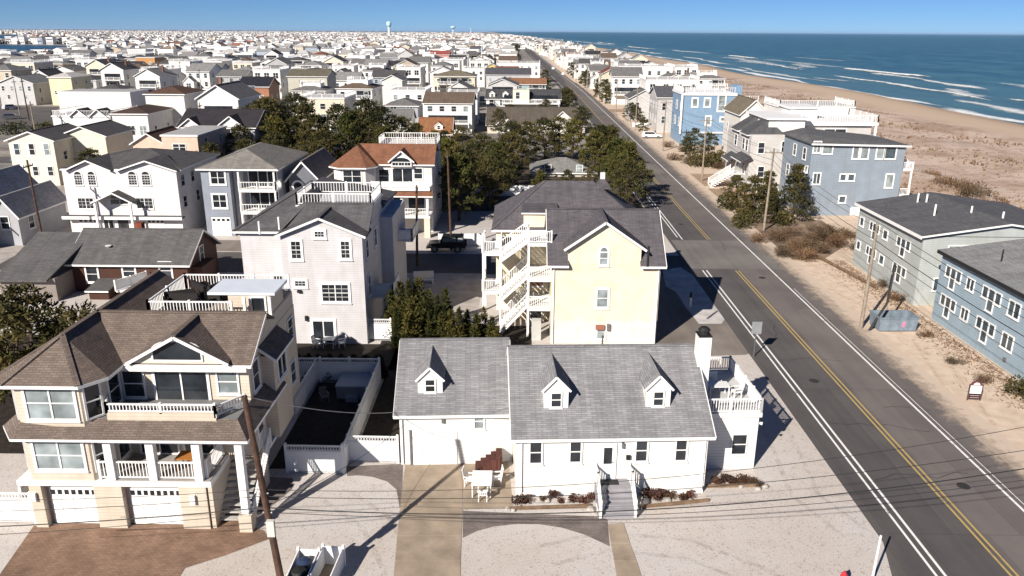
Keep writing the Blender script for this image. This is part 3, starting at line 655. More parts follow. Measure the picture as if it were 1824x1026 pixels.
# furniture standing on the roof deck
def wl(h, x, y, z=0):
    c, s_ = math.cos(h.r), math.sin(h.r); return (h.ox+c*x-s_*y, h.oy+s_*x+c*y, z)
FUR = plain((.78, .77, .75), .5, .05)
def chair(label, loc, rz, grp=None, mat=None, hi=.95):
    mat = mat or FUR; t = thing('garden_chair', label, 'chair', loc, rz, grp)
    O('seat', MB().box(-.25, .25, -.25, .25, .40, .45), mat, t)
    b = MB()
    for i in range(5): b.beam((-.2+i*.1, .25, .45), (-.2+i*.1, .36, hi), .07, .025)
    b.beam((-.24, .36, hi), (.24, .36, hi), .05, .06); O('backrest', b, mat, t)
    for sx in (-1, 1):
        O('armrest', MB().box(sx*.25-.04, sx*.25+.04, -.25, .3, .62, .66).box(sx*.25-.02, sx*.25+.02, -.24, -.19, .42, .62), mat, t)
        for sy in (-1, 1): O('leg', MB().box(sx*.22-.025, sx*.22+.025, sy*.22-.025, sy*.22+.025, 0, .40), mat, t)
    return t
def table(label, loc, w, d, hgt=.74, rz=0, mat=None):
    mat = mat or FUR; t = thing('garden_table', label, 'table', loc, rz); O('table_top', MB().box(-w/2, w/2, -d/2, d/2, hgt-.04, hgt), mat, t)
    for sx in (-1, 1):
        for sy in (-1, 1): O('leg', MB().box(sx*(w/2-.06)-.03, sx*(w/2-.06)+.03, sy*(d/2-.06)-.03, sy*(d/2-.06)+.03, 0, hgt-.04), mat, t)
    return t
table('white table standing on the cottage roof deck', wl(h, 12.1, 4.6, 3.63), 1.2, .8, rz=h.r)
chair('white chair right of the table on the cottage roof deck', wl(h, 13.1, 4.3, 3.63), R(-80)); chair('white chair behind the table on the cottage roof deck', wl(h, 12.2, 5.5, 3.63), R(10)); chair('white chair nearest the chimney on the cottage roof deck', wl(h, 11.5, 6.3, 3.63), R(60))
# white table and chairs on the drive
p = G(858, 880); t = table('white table between two white chairs on the cottage drive', (p.x, p.y+.35, 0), 1.1, 1.5, .8)
p = G(836, 868); chair('white chair left of the table on the cottage drive', (p.x, p.y+.2, 0), R(80), None, None, 1.05); p = G(884, 866); chair('white chair right of the table on the cottage drive', (p.x, p.y+.2, 0), R(-80), None, None, 1.05)
p = G(860, 892); chair('low white bench seat in front of the white drive table', (p.x, p.y+.1, 0), R(180), None, None, .7)
BRK = concrete((.105, .042, .034), (.21, .07, .012, .5))
t = thing('brick_steps', 'red brick steps climbing beside the white cottage wall', 'steps', (G(845, 858).x, 39.4, 0), R(2.8))
for i in range(5): O('step', MB().box(i*.3, i*.3+.34, 0, 1.0, 0, .2*(i+1)), BRK, t)
# ------------------------------------------------ beige three-storey house
BEI = siding((.63, .555, .46), .18); BRF = shingle((.19, .15, .125), w=.34); X0, Y0 = -24.3, 33.8
h = House('beige_house', 'beige three storey house with brown shingle roof, corner turret bay and two garage doors', X0, Y0)
tur = [(-.35, 1.0), (.4, 0), (3.48, 0), (4.2, .85), (4.2, 2.6), (-.35, 2.6)]
m = MB().extr([(x, y, 2.75) for x, y in tur], (0, 0, 5.4)); h.P('turret_wall', m, BEI)
m = MB(); m.box(-.35, 10.7, 2.6, 11.2, 2.75, 8.15).box(.1, 8.9, .42, 11.2, 0, 2.45); h.P('wall', m, BEI)
m = MB(); 
for a, b in ((64, 85), (177, 226), (326, 374)): x0, x1 = h.fy(a, 930, 0)[0], h.fy(b, 930, 0)[0]; h.box('pier', x0, x1, 0, .9, 0, 2.43, BEI)
h.box('floor_band', -.4, 9.25, -.04, 2.6, 2.45, 2.74, TRIM)
h.box('porch_floor', 4.25, 9.2, .0, 2.6, 2.742, 2.78, plain((.35, .33, .31)))
x0, x1 = h.fy(94, 900, .4)[0], h.fy(178, 900, .4)[0]; h.garage('F', .42, x0, x1, .03, 2.12, 7)
x0, x1 = h.fy(235, 900, .4)[0], h.fy(327, 900, .4)[0]; h.garage('F', .42, x0, x1, .03, 2.12, 8)
h.box('wall_lamp', *[h.fy(344, 885, 0)[0]+d for d in (-.12, .12)], -.15, -.01, 1.5, 2.0, TRIM); h.box('wall_lamp', .25, .45, -.15, -.01, 1.6, 2.05, TRIM)
h.wpx('F', 0, (64, 787, 148, 834), nx=2, ny=2, gl=BLIND, tr=.14); h.wpx('F', 0, (48, 690, 133, 745), nx=2, ny=2, gl=BLIND, tr=.14)
# chamfer windows of the turret (the faces stand at an angle, so each is built along its face)
def cham(h, a, b, z0, z1, k0=.2, k1=.8, gl=None):
    a, b = Vector((a[0], a[1], 0)), Vector((b[0], b[1], 0)); d = b-a; n = Vector((d.y, -d.x, 0)).normalized()
    p, q = a+d*k0, a+d*k1; f = MB(); Z = Vector((0, 0, 1)); t = d.normalized()
    for u, v, za, zb in ((p-t*.1, p, z0-.1, z1+.1), (q, q+t*.1, z0-.1, z1+.1), (p, q, z1, z1+.1), (p, q, z0-.1, z0), (p, q, (z0+z1)/2-.03, (z0+z1)/2+.03)):
        f.extr([u+Z*za+n*.002, v+Z*za+n*.002, v+Z*zb+n*.002, u+Z*zb+n*.002], n*.07)
    w = h.P('window', f, TRIM)
    for za, zb in ((z0, (z0+z1)/2-.03), ((z0+z1)/2+.03, z1)): g = MB().extr([p+Z*za+n*.001, q+Z*za+n*.001, q+Z*zb+n*.001, p+Z*zb+n*.001], n*.02); h.P('pane', g, gl or GL, w)
for z0, z1 in ((3.25, 4.9), (6.1, 7.75)): cham(h, tur[0], tur[1], z0, z1); cham(h, tur[2], tur[3], z0, z1)
for z0, z1 in ((3.2, 4.9), (6.1, 7.75)): h.win('R', 4.2, 1.25, 2.25, z0, z1, 1, 2)
# skirt roof between the floors
sk = []; o = [(-.35, 6.0), (-.35, 1.0), (.4, 0), (3.48, 0), (11.1, 0), (11.1, 6.0)]; ou = [(-1.0, 6.0), (-1.0, .72), (.12, -.6), (3.6, -.6), (11.5, -.6), (11.5, 6.0)]
inn = [(-.3, 6.0), (-.3, 1.05), (.42, .05), (3.45, .42), (10.75, .42), (10.75, 6.0)]
pol = [[(*ou[i], 5.36), (*ou[i+1], 5.36), (*inn[i+1], 5.98), (*inn[i], 5.98)] for i in range(5)]
h.roofparts(pol, BRF, [((*ou[i], 5.36), (*ou[i+1], 5.36)) for i in range(5)], .1, 'skirt_roof')
h.box('porch_ceiling', 4.2, 11.1, -.4, 2.6, 5.06, 5.2, TRIM)
# balcony floor and parapet
h.box('balcony_floor', 3.6, 10.7, .4, 2.6, 5.75, 5.95, plain((.2, .2, .2)))
h.box('parapet', 4.45, 9.75, .32, .44, 5.6, 6.35, BEI); h.box('parapet', 9.65, 9.75, .44, 1.3, 5.6, 6.35, BEI)
h.rail((4.45, .38), (9.72, .38), 6.3, .5, sp=.16, mid=2.6); h.rail((9.72, .38), (10.7, 1.7), 6.1, .6, sp=.16)
h.rail((4.45, .38), (4.2, .95), 6.3, .5, sp=.16)
# porch columns, rails, wall behind
for px in (192, 267, 349): x = h.fy(px, 810, 0)[0]; h.box('column', x-.19, x+.19, -.02, .36, 2.78, 5.08, TRIM)
xs = [h.fy(px, 810, 0)[0] for px in (166, 192, 267, 349)]
h.rail((xs[0]+.1, .15), (xs[1]-.2, .15), 2.78, .98, mid=3); h.rail((xs[1]+.2, .15), (xs[2]-.2, .15), 2.78, .98, mid=4); h.rail((xs[2]+.2, .15), (xs[3]-.2, .15), 2.78, .98, mid=4); h.rail((8.95, .3), (8.95, 2.4), 2.78, .98, mid=3)
h.win('F', 2.6, 4.7, 6.6, 2.85, 4.9, 2, 1, tr=.1, name='sliding_door', sill=False); h.win('F', 2.6, 7.0, 8.5, 2.85, 4.9, 2, 1, tr=.1, name='sliding_door', sill=False)
t = table('small round porch table with an orange cloth on the beige house porch', (X0+7.6, Y0+1.3, 2.78), .9, .9, .7, 0, plain((.42, .17, .04)))
# upper front wall
h.wpx('F', 2.6, (279, 662, 370, 713), nx=2, ny=1, tr=.14, name='sliding_door', sill=False); h.wpx('F', 2.6, (389, 660, 423, 699), gl=BLIND); h.wpx('F', 2.6, (221, 660, 256, 705))
m = MB(); h.fb(m, 'F', 2.6, 4.3, 10.85, 7.78, 8.06, .02, .48); aw = h.P('awning', m, TRIM)
CAN = plain((.72, .66, .58), .8, .05)
for i in range(26): h.P('awning_stripe', MB().box(4.32+i*.25, 4.32+i*.25+.25, 2.02, 2.14, 7.74, 7.95), (TRIM, CAN)[i % 2], aw)
# roofs
RZ, RX, RY = 9.8, 2.1, 5.1; EV = 8.08
e = [(-.75, 7.0), (-.75, .75), (.1, -.45), (3.75, -.45), (4.65, .65), (4.65, 2.1)]
A = (RX, 1.75, RZ); Bk = (RX, 12.6, RZ); E_ = lambda i: (*e[i], EV)
pol = [[E_(0), E_(1), A, (RX, 7.0, RZ)], [E_(1), E_(2), A], [E_(2), E_(3), A], [E_(3), E_(4), A], [E_(4), E_(5), (RX, RY-.03, RZ), A], [(-.75, 12.6, EV), E_(0), (RX, 7.0, RZ), Bk], [(RX, RY-.03, RZ), (4.72, 5.1, 8.1), (4.72, 12.6, 8.1), Bk]]
h.roofparts(pol, BRF, [(E_(i), E_(i+1)) for i in range(5)], .14, 'turret_roof', [(A, Bk), (A, E_(2)), (A, E_(3)), (A, E_(1))])
MR = [(4.45, 2.15, EV), (11.05, 2.15, EV), (11.05, RY, RZ), (RX, RY, RZ)]
h.roofparts([MR, [(RX, RY, RZ), (11.05, RY, RZ), (11.05, 6.4, 9.1), (3.3, 6.4, 9.1)]], BRF, [((4.45, 2.15, EV), (11.05, 2.15, EV)), ((11.05, 2.15, EV), (11.05, RY, RZ))], .14, 'roof', [((RX, RY, RZ), (11.05, RY, RZ))])
m = MB(); h.gablewall(m, 'R', 10.7, 2.6, 8.0, 8.1, 9.7, uc=5.1); h.P('gable_wall', m, BEI)
# front cross gable with a low arched window
gx, gl_, gr = h.fy(309, 590, 2.1)[0], h.fy(229, 640, 2.1)[0], h.fy(403, 636, 2.1)[0]; zg = 9.68
y1_ = 2.15+(zg-EV)/(RZ-EV)*(RY-2.15)
Lp = [(gl_-.1, 1.95, 8.25), (gx, 1.95, zg), (gx, y1_, zg), (gl_-.1, 2.55, 8.25)]; Rp = [(gx, 1.95, zg), (gr+.1, 1.95, 8.25), (gr+.1, 2.55, 8.25), (gx, y1_, zg)]
h.roofparts([Lp, Rp], BRF, [(Lp[0], Lp[1]), (Rp[0], Rp[1])], .14, 'gable_roof', [((gx, 1.95, zg), (gx, y1_, zg))])
m = MB().extr([(gl_+.15, 2.2, 8.0), (gr-.15, 2.2, 8.0), (gr-.15, 2.2, 8.25), (gx, 2.2, zg-.2), (gl_+.15, 2.2, 8.25)], (0, .5, 0)); h.P('gable_wall', m, siding((.70, .66, .58), .18))
u0, u1, z0, z1 = h.rect('F', 2.2, (273, 622, 358, 640)); h.win('F', 2.2, u0, u1, z0-.02, z1-.05, 1, 1, arch=.46, tr=.08, sill=False, bar=False)
# roof deck and white pavilion at the back
h.box('deck_floor', 4.6, 10.7, 6.2, 11.0, 8.95, 9.1, plain((.30, .24, .20))); h.box('deck_wall', 4.7, 10.68, 6.3, 11.15, 8.0, 8.94, BEI); h.box('rear_wall', -.3, 4.7, 11.2, 12.3, 2.75, 8.1, BEI)
for a, b in (((4.4, 6.0), (8.9, 6.0)), ((4.4, 6.0), (4.4, 10.9)), ((4.4, 10.9), (10.6, 10.9))): h.rail(a, b, 9.1, 1.0, sp=.17, mid=2)
h.box('pavilion_roof', 7.3, 11.0, 6.9, 9.4, 10.15, 10.3, plain((.66, .70, .76), .4, .05)); h.box('pavilion_wall', 8.4, 10.7, 6.95, 9.3, 9.1, 10.15, BEI)
for x in (9.4, 10.8): h.box('post', x-.08, x+.08, 6.5, 6.66, 9.0, 10.15, TRIM)
h.win('F', 6.95, 9.7, 10.4, 9.2, 10.0, 1, 1)
# right side: windows, small roofed bay, stairs up to the porch with column
for y, z0, z1 in ((3.1, 6.2, 7.7), (9.6, 6.5, 7.6), (9.4, 3.6, 4.9)): h.win('R', 10.7, y, y+.9, z0, z1)
h.box('side_bay', 10.7, 11.35, 4.6, 7.4, 2.7, 7.5, BEI); h.roofparts([[(11.6, 4.3, 7.45), (11.6, 7.7, 7.45), (10.6, 7.7, 8.2), (10.6, 4.3, 8.2)]], BRF, [((11.6, 4.3, 7.45), (11.6, 7.7, 7.45)), ((11.6, 4.3, 7.45), (10.6, 4.3, 8.2))], .12, 'bay_roof')
h.win('R', 11.35, 5.2, 6.6, 5.9, 7.1, 2, 1); h.door('R', 10.7, 3.0, 3.9, 2.8, 4.8)
x = h.fy(425, 800, 0)[0]; h.box('column', x-.18, x+.18, -.1, .26, .95, 5.08, TRIM); h.box('column_base', x-.32, x+.32, -.24, .4, 0, .95, BEI)
h.box('stair_wall', 9.0, 9.2, .1, 4.4, 0, 2.6, BEI); steps(h, 9.22, 10.65, .5, 3.6, 0, 2.7, 11, plain((.5, .48, .45)), und=False)
h.box('stair_end_block', 9.22, 10.6, 3.7, 4.4, 0, 2.6, BEI)  # solid beige block closing the space behind the stairs
h.rail((11.05, .3), (11.05, 3.8), 0, .95, za=.2, zb=2.7, mid=1.8); h.box('side_landing', 9.2, 11.1, 3.6, 5.2, 2.6, 2.75, TRIM)
# ------------------------------------------------ lavender house behind
LAV = siding((.60, .592, .615), .19); DRF = shingle((.12, .115, .12))
h = House('lavender_house', 'tall pale lavender house with dark roof and white roof deck behind the fenced yard', -18.3, 58.6); L = h
h.wall([(0, 6.3, 0, 16, 0, 9.0), (-3.6, 0.0, 1.4, 16, 0, 9.0)], LAV)
u0 = h.fy(567, 388, -.3)[0]
fl = [(-.35, -.35, 9.0), (u0, -.35, 10.45), (6.65, -.35, 9.0)]
h.roofparts([[fl[0], fl[1], (u0, 4.5, 10.45), (-.35, 1.2, 9.0)], [fl[1], fl[2], (6.65, 2.2, 9.0), (u0, 4.5, 10.45)]], DRF, [(fl[0], fl[1]), (fl[1], fl[2])], .15, 'gable_roof', [(fl[1], (u0, 4.5, 10.45))])
m = MB().extr([(0, .02, 8.9), (6.3, .02, 8.9), (u0, .02, 10.25)], (0, .4, 0)); h.P('gable_wall', m, LAV)
ap = (-.4, 7, 11.0)
pol = [[(-4.0, 1.0, 9.0), (-.3, 1.0, 9.0), (1.2, 3.6, 10.6), (6.6, 3.6, 10.6), (6.6, 4.2, 10.7), (1.5, 4.2, 10.7), ap], [(-4.0, 16.4, 9.0), (-4.0, 1.0, 9.0), ap, (-.4, 12, 11.0)], [ap, (1.5, 4.2, 10.7), (3.4, 4.4, 9.3), (3.4, 13, 9.3), (-.4, 12, 11.0)]]
h.roofparts(pol, DRF, [((-4.0, 1.0, 9.0), (-.3, 1.0, 9.0)), ((-4, 16.4, 9.0), (-4, 1, 9.0))], .14, 'roof', [(ap, (-4, 1, 9.0)), (ap, (-.4, 12, 11.0))])
m = MB().slab([(0, 1.2, 9.05), (6.62, 1.2, 9.05), (6.62, 3.62, 10.6), (1.2, 3.62, 10.6)], .14); h.P('roof', m, DRF)
m = MB().slab([(-.5, 9.0, 10.9), (6.6, 9.0, 9.6), (6.6, 16.4, 9.2), (-.5, 16.4, 10.6)], .14); h.P('rear_roof', m, DRF)
h.box('deck_wall', .3, 6.28, 4.2, 9.3, 9.0, 10.25, LAV); h.box('deck_edge', .2, 6.45, 4.1, 9.4, 10.25, 10.45, TRIM); h.box('deck_floor', .3, 6.3, 4.2, 9.3, 10.452, 10.48, plain((.5, .5, .5)))
for a, b in (((.3, 4.2), (6.3, 4.2)), ((.3, 4.2), (.3, 9.2)), ((.3, 9.2), (6.3, 9.2)), ((6.3, 4.2), (6.3, 9.2))): h.rail(a, b, 10.48, .95, ind=True, sp=.24, mid=2.5)
for r, nx, ny, mu in (((519.5, 430, 535.5, 460), 1, 2, (2, 4)), ((608, 430, 622.5, 459), 1, 2, (2, 4)), ((561, 412.5, 577, 421.5), 1, 1, (3, 2)), ((526, 500.5, 544, 509), 1, 1, (3, 2)), ((574.5, 507, 620.5, 536), 2, 2, (4, 4))): h.wpx('F', 0, r, nx=nx, ny=ny, mun=mu, tr=.2)
u0, u1, z0, z1 = h.rect('F', 0, (559, 572, 595, 612)); h.win('F', 0, u0, u1, .1, z1, 2, 1, tr=.22, name='french_door', sill=False)
h.win('F', 1.4, -1.3, -.45, 3.6, 5.3, 1, 2, tr=.18); h.P('wall_lamp', MB().box(*[h.fy(534, 524, 0)[0]+d for d in (-.15, .15)], -.2, -.02, 4.35, 4.55), DARK)
h.P('wall_lamp', MB().box(*[h.fy(547, 576, 0)[0]+d for d in (-.1, .1)], -.2, -.02, 2.0, 2.4), DARK)
for y, z0, z1 in ((1.2, 6.8, 8.2), (5, 6.8, 8.2), (1.4, 3.6, 5.2), (9.5, 3.4, 5.2), (11, 6.6, 8.2)): h.win('R', 6.3, y, y+.9, z0, z1, tr=.16)
h.box('side_balcony', 6.3, 8.0, 3.0, 6.5, 2.9, 3.1, TRIM); h.rail((8.0, 3.0), (8.0, 6.5), 3.1, .95, solid=True); h.rail((6.4, 3.0), (8.0, 3.0), 3.1, .95, solid=True); h.box('balcony_post', 7.85, 8.0, 3.0, 3.15, 0, 2.9, TRIM); h.box('balcony_post', 7.85, 8.0, 6.35, 6.5, 0, 2.9, TRIM)
h.box('side_wing', 6.3, 7.4, 8, 15.5, 0, 8.6, LAV); h.box('balcony', 7.4, 8.7, 11, 15.5, 5.6, 5.75, TRIM); h.rail((8.65, 11), (8.65, 15.4), 5.75, .95, solid=True); h.rail((7.45, 11), (8.65, 11), 5.75, .95, solid=True)
for px, py in ((497, 400), (462, 408)): x, y = h.fz(px, py, 9.7); h.pipe(x, y, 9.3, 10.3, .08, mat=TRIM)
# ------------------------------------------------ yellow house with outside stairs
YEL = siding((.82, .73, .56), .19); PRF = shingle((.125, .115, .125))
h = House('yellow_house', 'pale yellow house with dark grey roof and white outside stairs beside the main road', 2.7, 59.1); YH = h
h.wall([(0, 8.5, 0, 9, 2.0, 6.85), (-4.6, 8.5, 8, 17, 2.0, 7.4)], YEL); h.wall([(.02, 8.48, .02, 9, 0, 2.0), (-4.58, 8.48, 8, 17, 0, 2.0)], siding((.74, .71, .64), .19), 'ground_floor_wall')
RRZ = 10.0; ry = 4.3; sl_ = (RRZ-6.85)/ry
gx = h.fy(1080, 393, -.35)[0]; ga, gb, gz_, gp_ = h.fy(1005, 445, -.35)[0], h.fy(1152, 446, -.35)[0], 8.02, 10.22
bk = (gp_-.15-6.85)/sl_+.0; bl = (gz_-7.0)/sl_
zr_ = lambda y: 7.02+sl_*y
lp = [(-.4, -.45, zr_(-.45)), (ga+.4, -.45, zr_(-.45)), (ga+.4, bl, zr_(bl)), (gx, ry, zr_(ry)), (-.4, ry, zr_(ry))]; rp = [(gb-.4, -.45, zr_(-.45)), (8.9, -.45, zr_(-.45)), (8.9, ry, zr_(ry)), (gx, ry, zr_(ry)), (gb-.4, bl, zr_(bl))]
h.roofparts([lp, rp, [(-.4, ry, zr_(ry)), (8.9, ry, zr_(ry)), (8.9, 9.0, 6.8), (-.4, 9.0, 6.8)]], PRF, [(lp[0], lp[1]), (rp[0], rp[1]), (rp[1], rp[2]), (lp[0], lp[4])], .15, 'roof', [(lp[4], rp[2])])
for fc, ps in (('L', 0), ('R', 8.5)): m = MB(); h.gablewall(m, fc, ps, 0, 8.6, 6.84, RRZ, uc=ry); h.P('gable_wall', m, YEL)
T1 = [(ga, -.45, gz_), (gx, -.45, gp_), (gx, bk, gp_), (ga, bl, gz_)]; T2 = [(gx, -.45, gp_), (gb, -.45, gz_), (gb, bl, gz_), (gx, bk, gp_)]
h.roofparts([T1, T2], PRF, [(T1[0], T1[1]), (T2[0], T2[1])], .16, 'gable_roof', [(T1[1], T1[2])])
m = MB().extr([(ga+.35, -.02, 6.6), (gb-.35, -.02, 6.6), (gb-.35, -.02, gz_+.1), (gx, -.02, gp_-.2), (ga+.35, -.02, gz_+.1)], (0, 1.2, 0)); h.P('gable_wall', m, YEL)
u0, u1, z0, z1 = h.rect('F', -.02, (1069, 449, 1082, 471)); h.win('F', -.02, u0, u1, z0, z1, 1, 2, gl=BLIND, arch=.38, tr=.16)
h.wpx('F', 0, (1064, 516, 1082, 546), gl=BLIND, tr=.18); h.wpx('F', .02, (1064, 584, 1077, 602), ny=1, gl=BLIND, tr=.14)
for x in (.1, 8.3): h.P('downspout', MB().box(x, x+.1, -.12, -.02, 0, 6.6), TRIM)
h.box('meter_box', 3.6, 4.3, -.25, -.01, 1.3, 1.65, plain((.3, .12, .08))); h.box('meter_box', 4.5, 4.75, -.2, -.01, 1.2, 1.75, METAL)
for px, py in ((1026, 399), (1062, 399), (1155, 451)): x, y = h.fz(px, py, 9.0); h.pipe(x, y, 8, 9.5, .09)
# back wing roofs
BW = [(-5.0, 7.6, 7.4), (8.9, 7.6, 7.4), (8.9, 17.4, 7.4), (-5.0, 17.4, 7.4)]
h.hip(-4.6, 8.5, 8, 17, 7.4, 11.0, PRF, .4, 'wing_roof'); h.box('wing_dormer', -2.2, .6, 7.9, 10.6, 7.2, 9.0, YEL); h.roofparts([[(-2.4, 7.7, 9.05), (.8, 7.7, 9.05), (.8, 11.0, 9.5), (-2.4, 11.0, 9.5)]], PRF, [((-2.4, 7.7, 9.05), (.8, 7.7, 9.05))], .1, 'dormer_roof')
h.P('roof_cone', MB().solid([(4.2, 11.6, 10.4), (5.8, 11.6, 10.4), (5.8, 13.2, 10.4), (4.2, 13.2, 10.4), (5.0, 12.4, 11.5)], [(0, 1, 4), (1, 2, 4), (2, 3, 4), (3, 0, 4), (3, 2, 1, 0)]), PRF); h.box('chimney', 4.8, 5.2, 12.2, 12.6, 11.2, 11.8, TRIM)
h.win('F', 8.0, -4.2, -3.2, 5.2, 6.8, gl=GL)
# outside stairs: left balconies, right landings, three flights
def land(x0, x1, y0, y1, z, sides='FL', ind=True):
    h.box('landing', x0, x1, y0, y1, z-.28, z, TRIM)
    if 'F' in sides: h.rail((x0, y0+.05), (x1, y0+.05), z, .98, ind=ind, sp=.17, mid=2)
    if 'L' in sides: h.rail((x0+.05, y0), (x0+.05, y1), z, .98, ind=ind, sp=.17, mid=2.5)
    if 'R' in sides: h.rail((x1-.05, y0), (x1-.05, y1), z, .98, ind=ind, sp=.17, mid=2.5)
    if 'B' in sides: h.rail((x0, y1-.05), (x1, y1-.05), z, .98, ind=ind, sp=.17, mid=2.5)
bx0, bx1 = h.fy(859, 440, 4.5)[0], h.fy(893, 440, 4.5)[0]; rx0, rx1 = h.fy(940, 430, 2.2)[0], -.02
for z in (6.35, 2.95): land(bx0, bx1, 4.4, 8.0, z, 'FLR')
for z in (8.0, 5.05, 2.55): land(rx0, rx1, 1.4, 5.2, z, 'F')
for x, y in ((bx0+.08, 4.5), (bx1-.08, 4.5), (bx0+.08, 7.9)): h.box('post', x-.09, x+.09, y-.09, y+.09, 0, 7.3, TRIM)
for x, y in ((rx0+.08, 1.5), (rx0+.08, 5.1)): h.box('post', x-.09, x+.09, y-.09, y+.09, 0, 9.0, TRIM)
for za, zb in ((6.35, 8.0), (2.95, 5.05), (.1, 2.55)):
    n = 9
    for i in range(n):
        f = (i+.5)/n; x = bx1+(rx0-bx1)*f; z = za+(zb-za)*(i+1)/n; h.P('step', MB().box(x-.16, x+.16, 2.0, 4.6, z-.06, z), TRIM)
    for y in (2.0, 4.6):
        h.P('stringer', MB().beam((bx1, y, za), (rx0, y, zb), .06, .3), TRIM); h.rail((bx1, y), (rx0, y), 0, .95, za=za+.1, zb=zb+.1, sp=.2, mid=3)
h.box('stair_back_wall', -2.4, -.02, 5.3, 8.0, 0, 7.4, YEL); h.win('F', 5.3, -1.5, -.6, .1, 2.1, 1, 1, sill=False); h.win('F', 5.3, -1.6, -.5, 3.2, 4.8, 1, 1, gl=glass((.12, .05, .02))); h.box('utility_box', -1.5, -.75, .6, 1.3, 0, 1.7, plain((.5, .5, .47)))
# ================================================================ houses across the street and along the road
OCC = []                                               # footprints already built on
def occ(x0, x1, y0, y1): OCC.append((min(x0, x1), max(x0, x1), min(y0, y1), max(y0, y1)))
occ(-27, 14, 20, 78); occ(28, 29, 0, 110)
def twomat(me, m2, k): 
    me.materials.append(m2)
    for p in me.polygons[k:]: p.material_index = 1
    return me
def fwin(h, face, pos, u0, u1, z0, z1, nx=1, gl=None):     # small window: frame and pane in one part
    m = MB(); t = .09
    h.fb(m, face, pos, u0-t, u1+t, z0-t, z0, .002, .07); h.fb(m, face, pos, u0-t, u1+t, z1, z1+t, .002, .07); h.fb(m, face, pos, u0-t, u0, z0, z1, .002, .07); h.fb(m, face, pos, u1, u1+t, z0, z1, .002, .07)
    h.fb(m, face, pos, u0, u1, (z0+z1)/2-.03, (z0+z1)/2+.03, .002, .05)
    for i in range(1, nx): x = u0+(u1-u0)*i/nx; h.fb(m, face, pos, x-.05, x+.05, z0, z1, .002, .06)
    k = len(m.f); h.fb(m, face, pos, u0, u1, z0, z1, .001, .02); gl = gl or random.choice((GL, GL, GLB, BLIND))
    me = twomat(m.mesh('window', TRIM), gl or GL, k); return link('window', me, h.e)
def simple(h, w, d, ze, roof, wm, rm, front=(), side=(), deck=False, bal=(), gar=0, porch=None, x0=0., y0=0., gw=True, oh=.4, sides='LR'):
    """box house: front = [(z0, z1, count, width)], roof = ('gable', zr, axis) | ('hip', zr) | ('flat',)"""
    x1, y1 = x0+w, y0+d; h.wall([(x0, x1, y0, y1, 0, ze)], wm)
    if roof[0] == 'gable': h.gable(x0, x1, y0, y1, ze, roof[1], roof[2], oh, rm, wallmat=wm)
    elif roof[0] == 'hip': h.hip(x0, x1, y0, y1, ze, roof[1], rm, oh)
    else:
        h.box('roof', x0-.15, x1+.15, y0-.15, y1+.15, ze, ze+.25, TRIM); h.box('deck_floor', x0+.1, x1-.1, y0+.1, y1-.1, ze+.252, ze+.28, plain((.42, .41, .40)))
        if deck:
            for a, b in (((x0, y0), (x1, y0)), ((x1, y0), (x1, y1)), ((x0, y0), (x0, y1))): h.rail(a, b, ze+.26, 1., ind=False, sp=.3, mid=3)
    for z0, z1, n, ww in front:
        for i in range(n): u = x0+w*(i+.5)/n; fwin(h, 'F', y0, u-ww/2, u+ww/2, z0, z1, 2 if ww > 1.2 else 1)
    for z0, z1, n, ww in side:
        for i in range(n):
            u = y0+d*(i+.5)/n
            if 'R' in sides: fwin(h, 'R', x1, u-ww/2, u+ww/2, z0, z1)
            if 'L' in sides: fwin(h, 'L', x0, u-ww/2, u+ww/2, z0, z1)
    for z, a, b, dp in bal:
        h.box('balcony', x0+a*w, x0+b*w, y0-dp, y0, z-.18, z, TRIM); h.rail((x0+a*w, y0-dp+.05), (x0+b*w, y0-dp+.05), z, 1., ind=False, sp=.22)
        m = MB(); h.fb(m, 'F', y0, x0+a*w+.4, x0+b*w-.4, z+.05, z+2.1, .003, .03); h.P('sliding_door', m, GL)
        for u in (x0+a*w+.08, x0+b*w-.08): h.box('post', u-.08, u+.08, y0-dp, y0-dp+.16, 0, z-.18, TRIM)
    for i in range(gar): u = x0+w*(i+.5)/max(gar, 1); ww = min(2.6, w/gar*.7); h.P('garage_door', MB().box(u-ww/2, u+ww/2, y0-.05, y0-.004, .05, 2.2), TRIM)
def mid(label, Y, pL, pR, pe, d, roof, wc, rc, rise=1.6, axis='x', name='house', f=None, s=None, rot=0, **k):
    """house whose front stands at distance Y; pL, pR, pe = left, right and eave pixel of its front"""
    H0 = House(name, label, 0, Y, 0, 'house'); a, z = H0.fy(pL, pe, 0); b, _ = H0.fy(pR, pe, 0); H0.e.location.x = a; H0.ox = a; w = b-a
    n = max(1, int(w/3.2)); st = [(q, q+1.3) for q in (.9, 3.8, 6.6) if q+1.5 < z]
    if roof == 'none': return H0, w, z
    rf = ('flat',) if roof == 'flat' else ('hip', z+rise) if roof == 'hip' else ('gable', z+rise, axis)
    simple(H0, w, d, z, rf, siding(wc, .2), shingle(rc) if rc else None, f if f is not None else [(q0, q1, n, 1.1) for q0, q1 in st], s if s is not None else [(q0, q1, 2, .9) for q0, q1 in st], **k)
    occ(a-1, b+1, Y-1, Y+d+1); return H0, w, z
DKR = (.115, .11, .11); GRR = (.20, .195, .19); BRR = (.17, .13, .10); ORR = (.30, .125, .06)
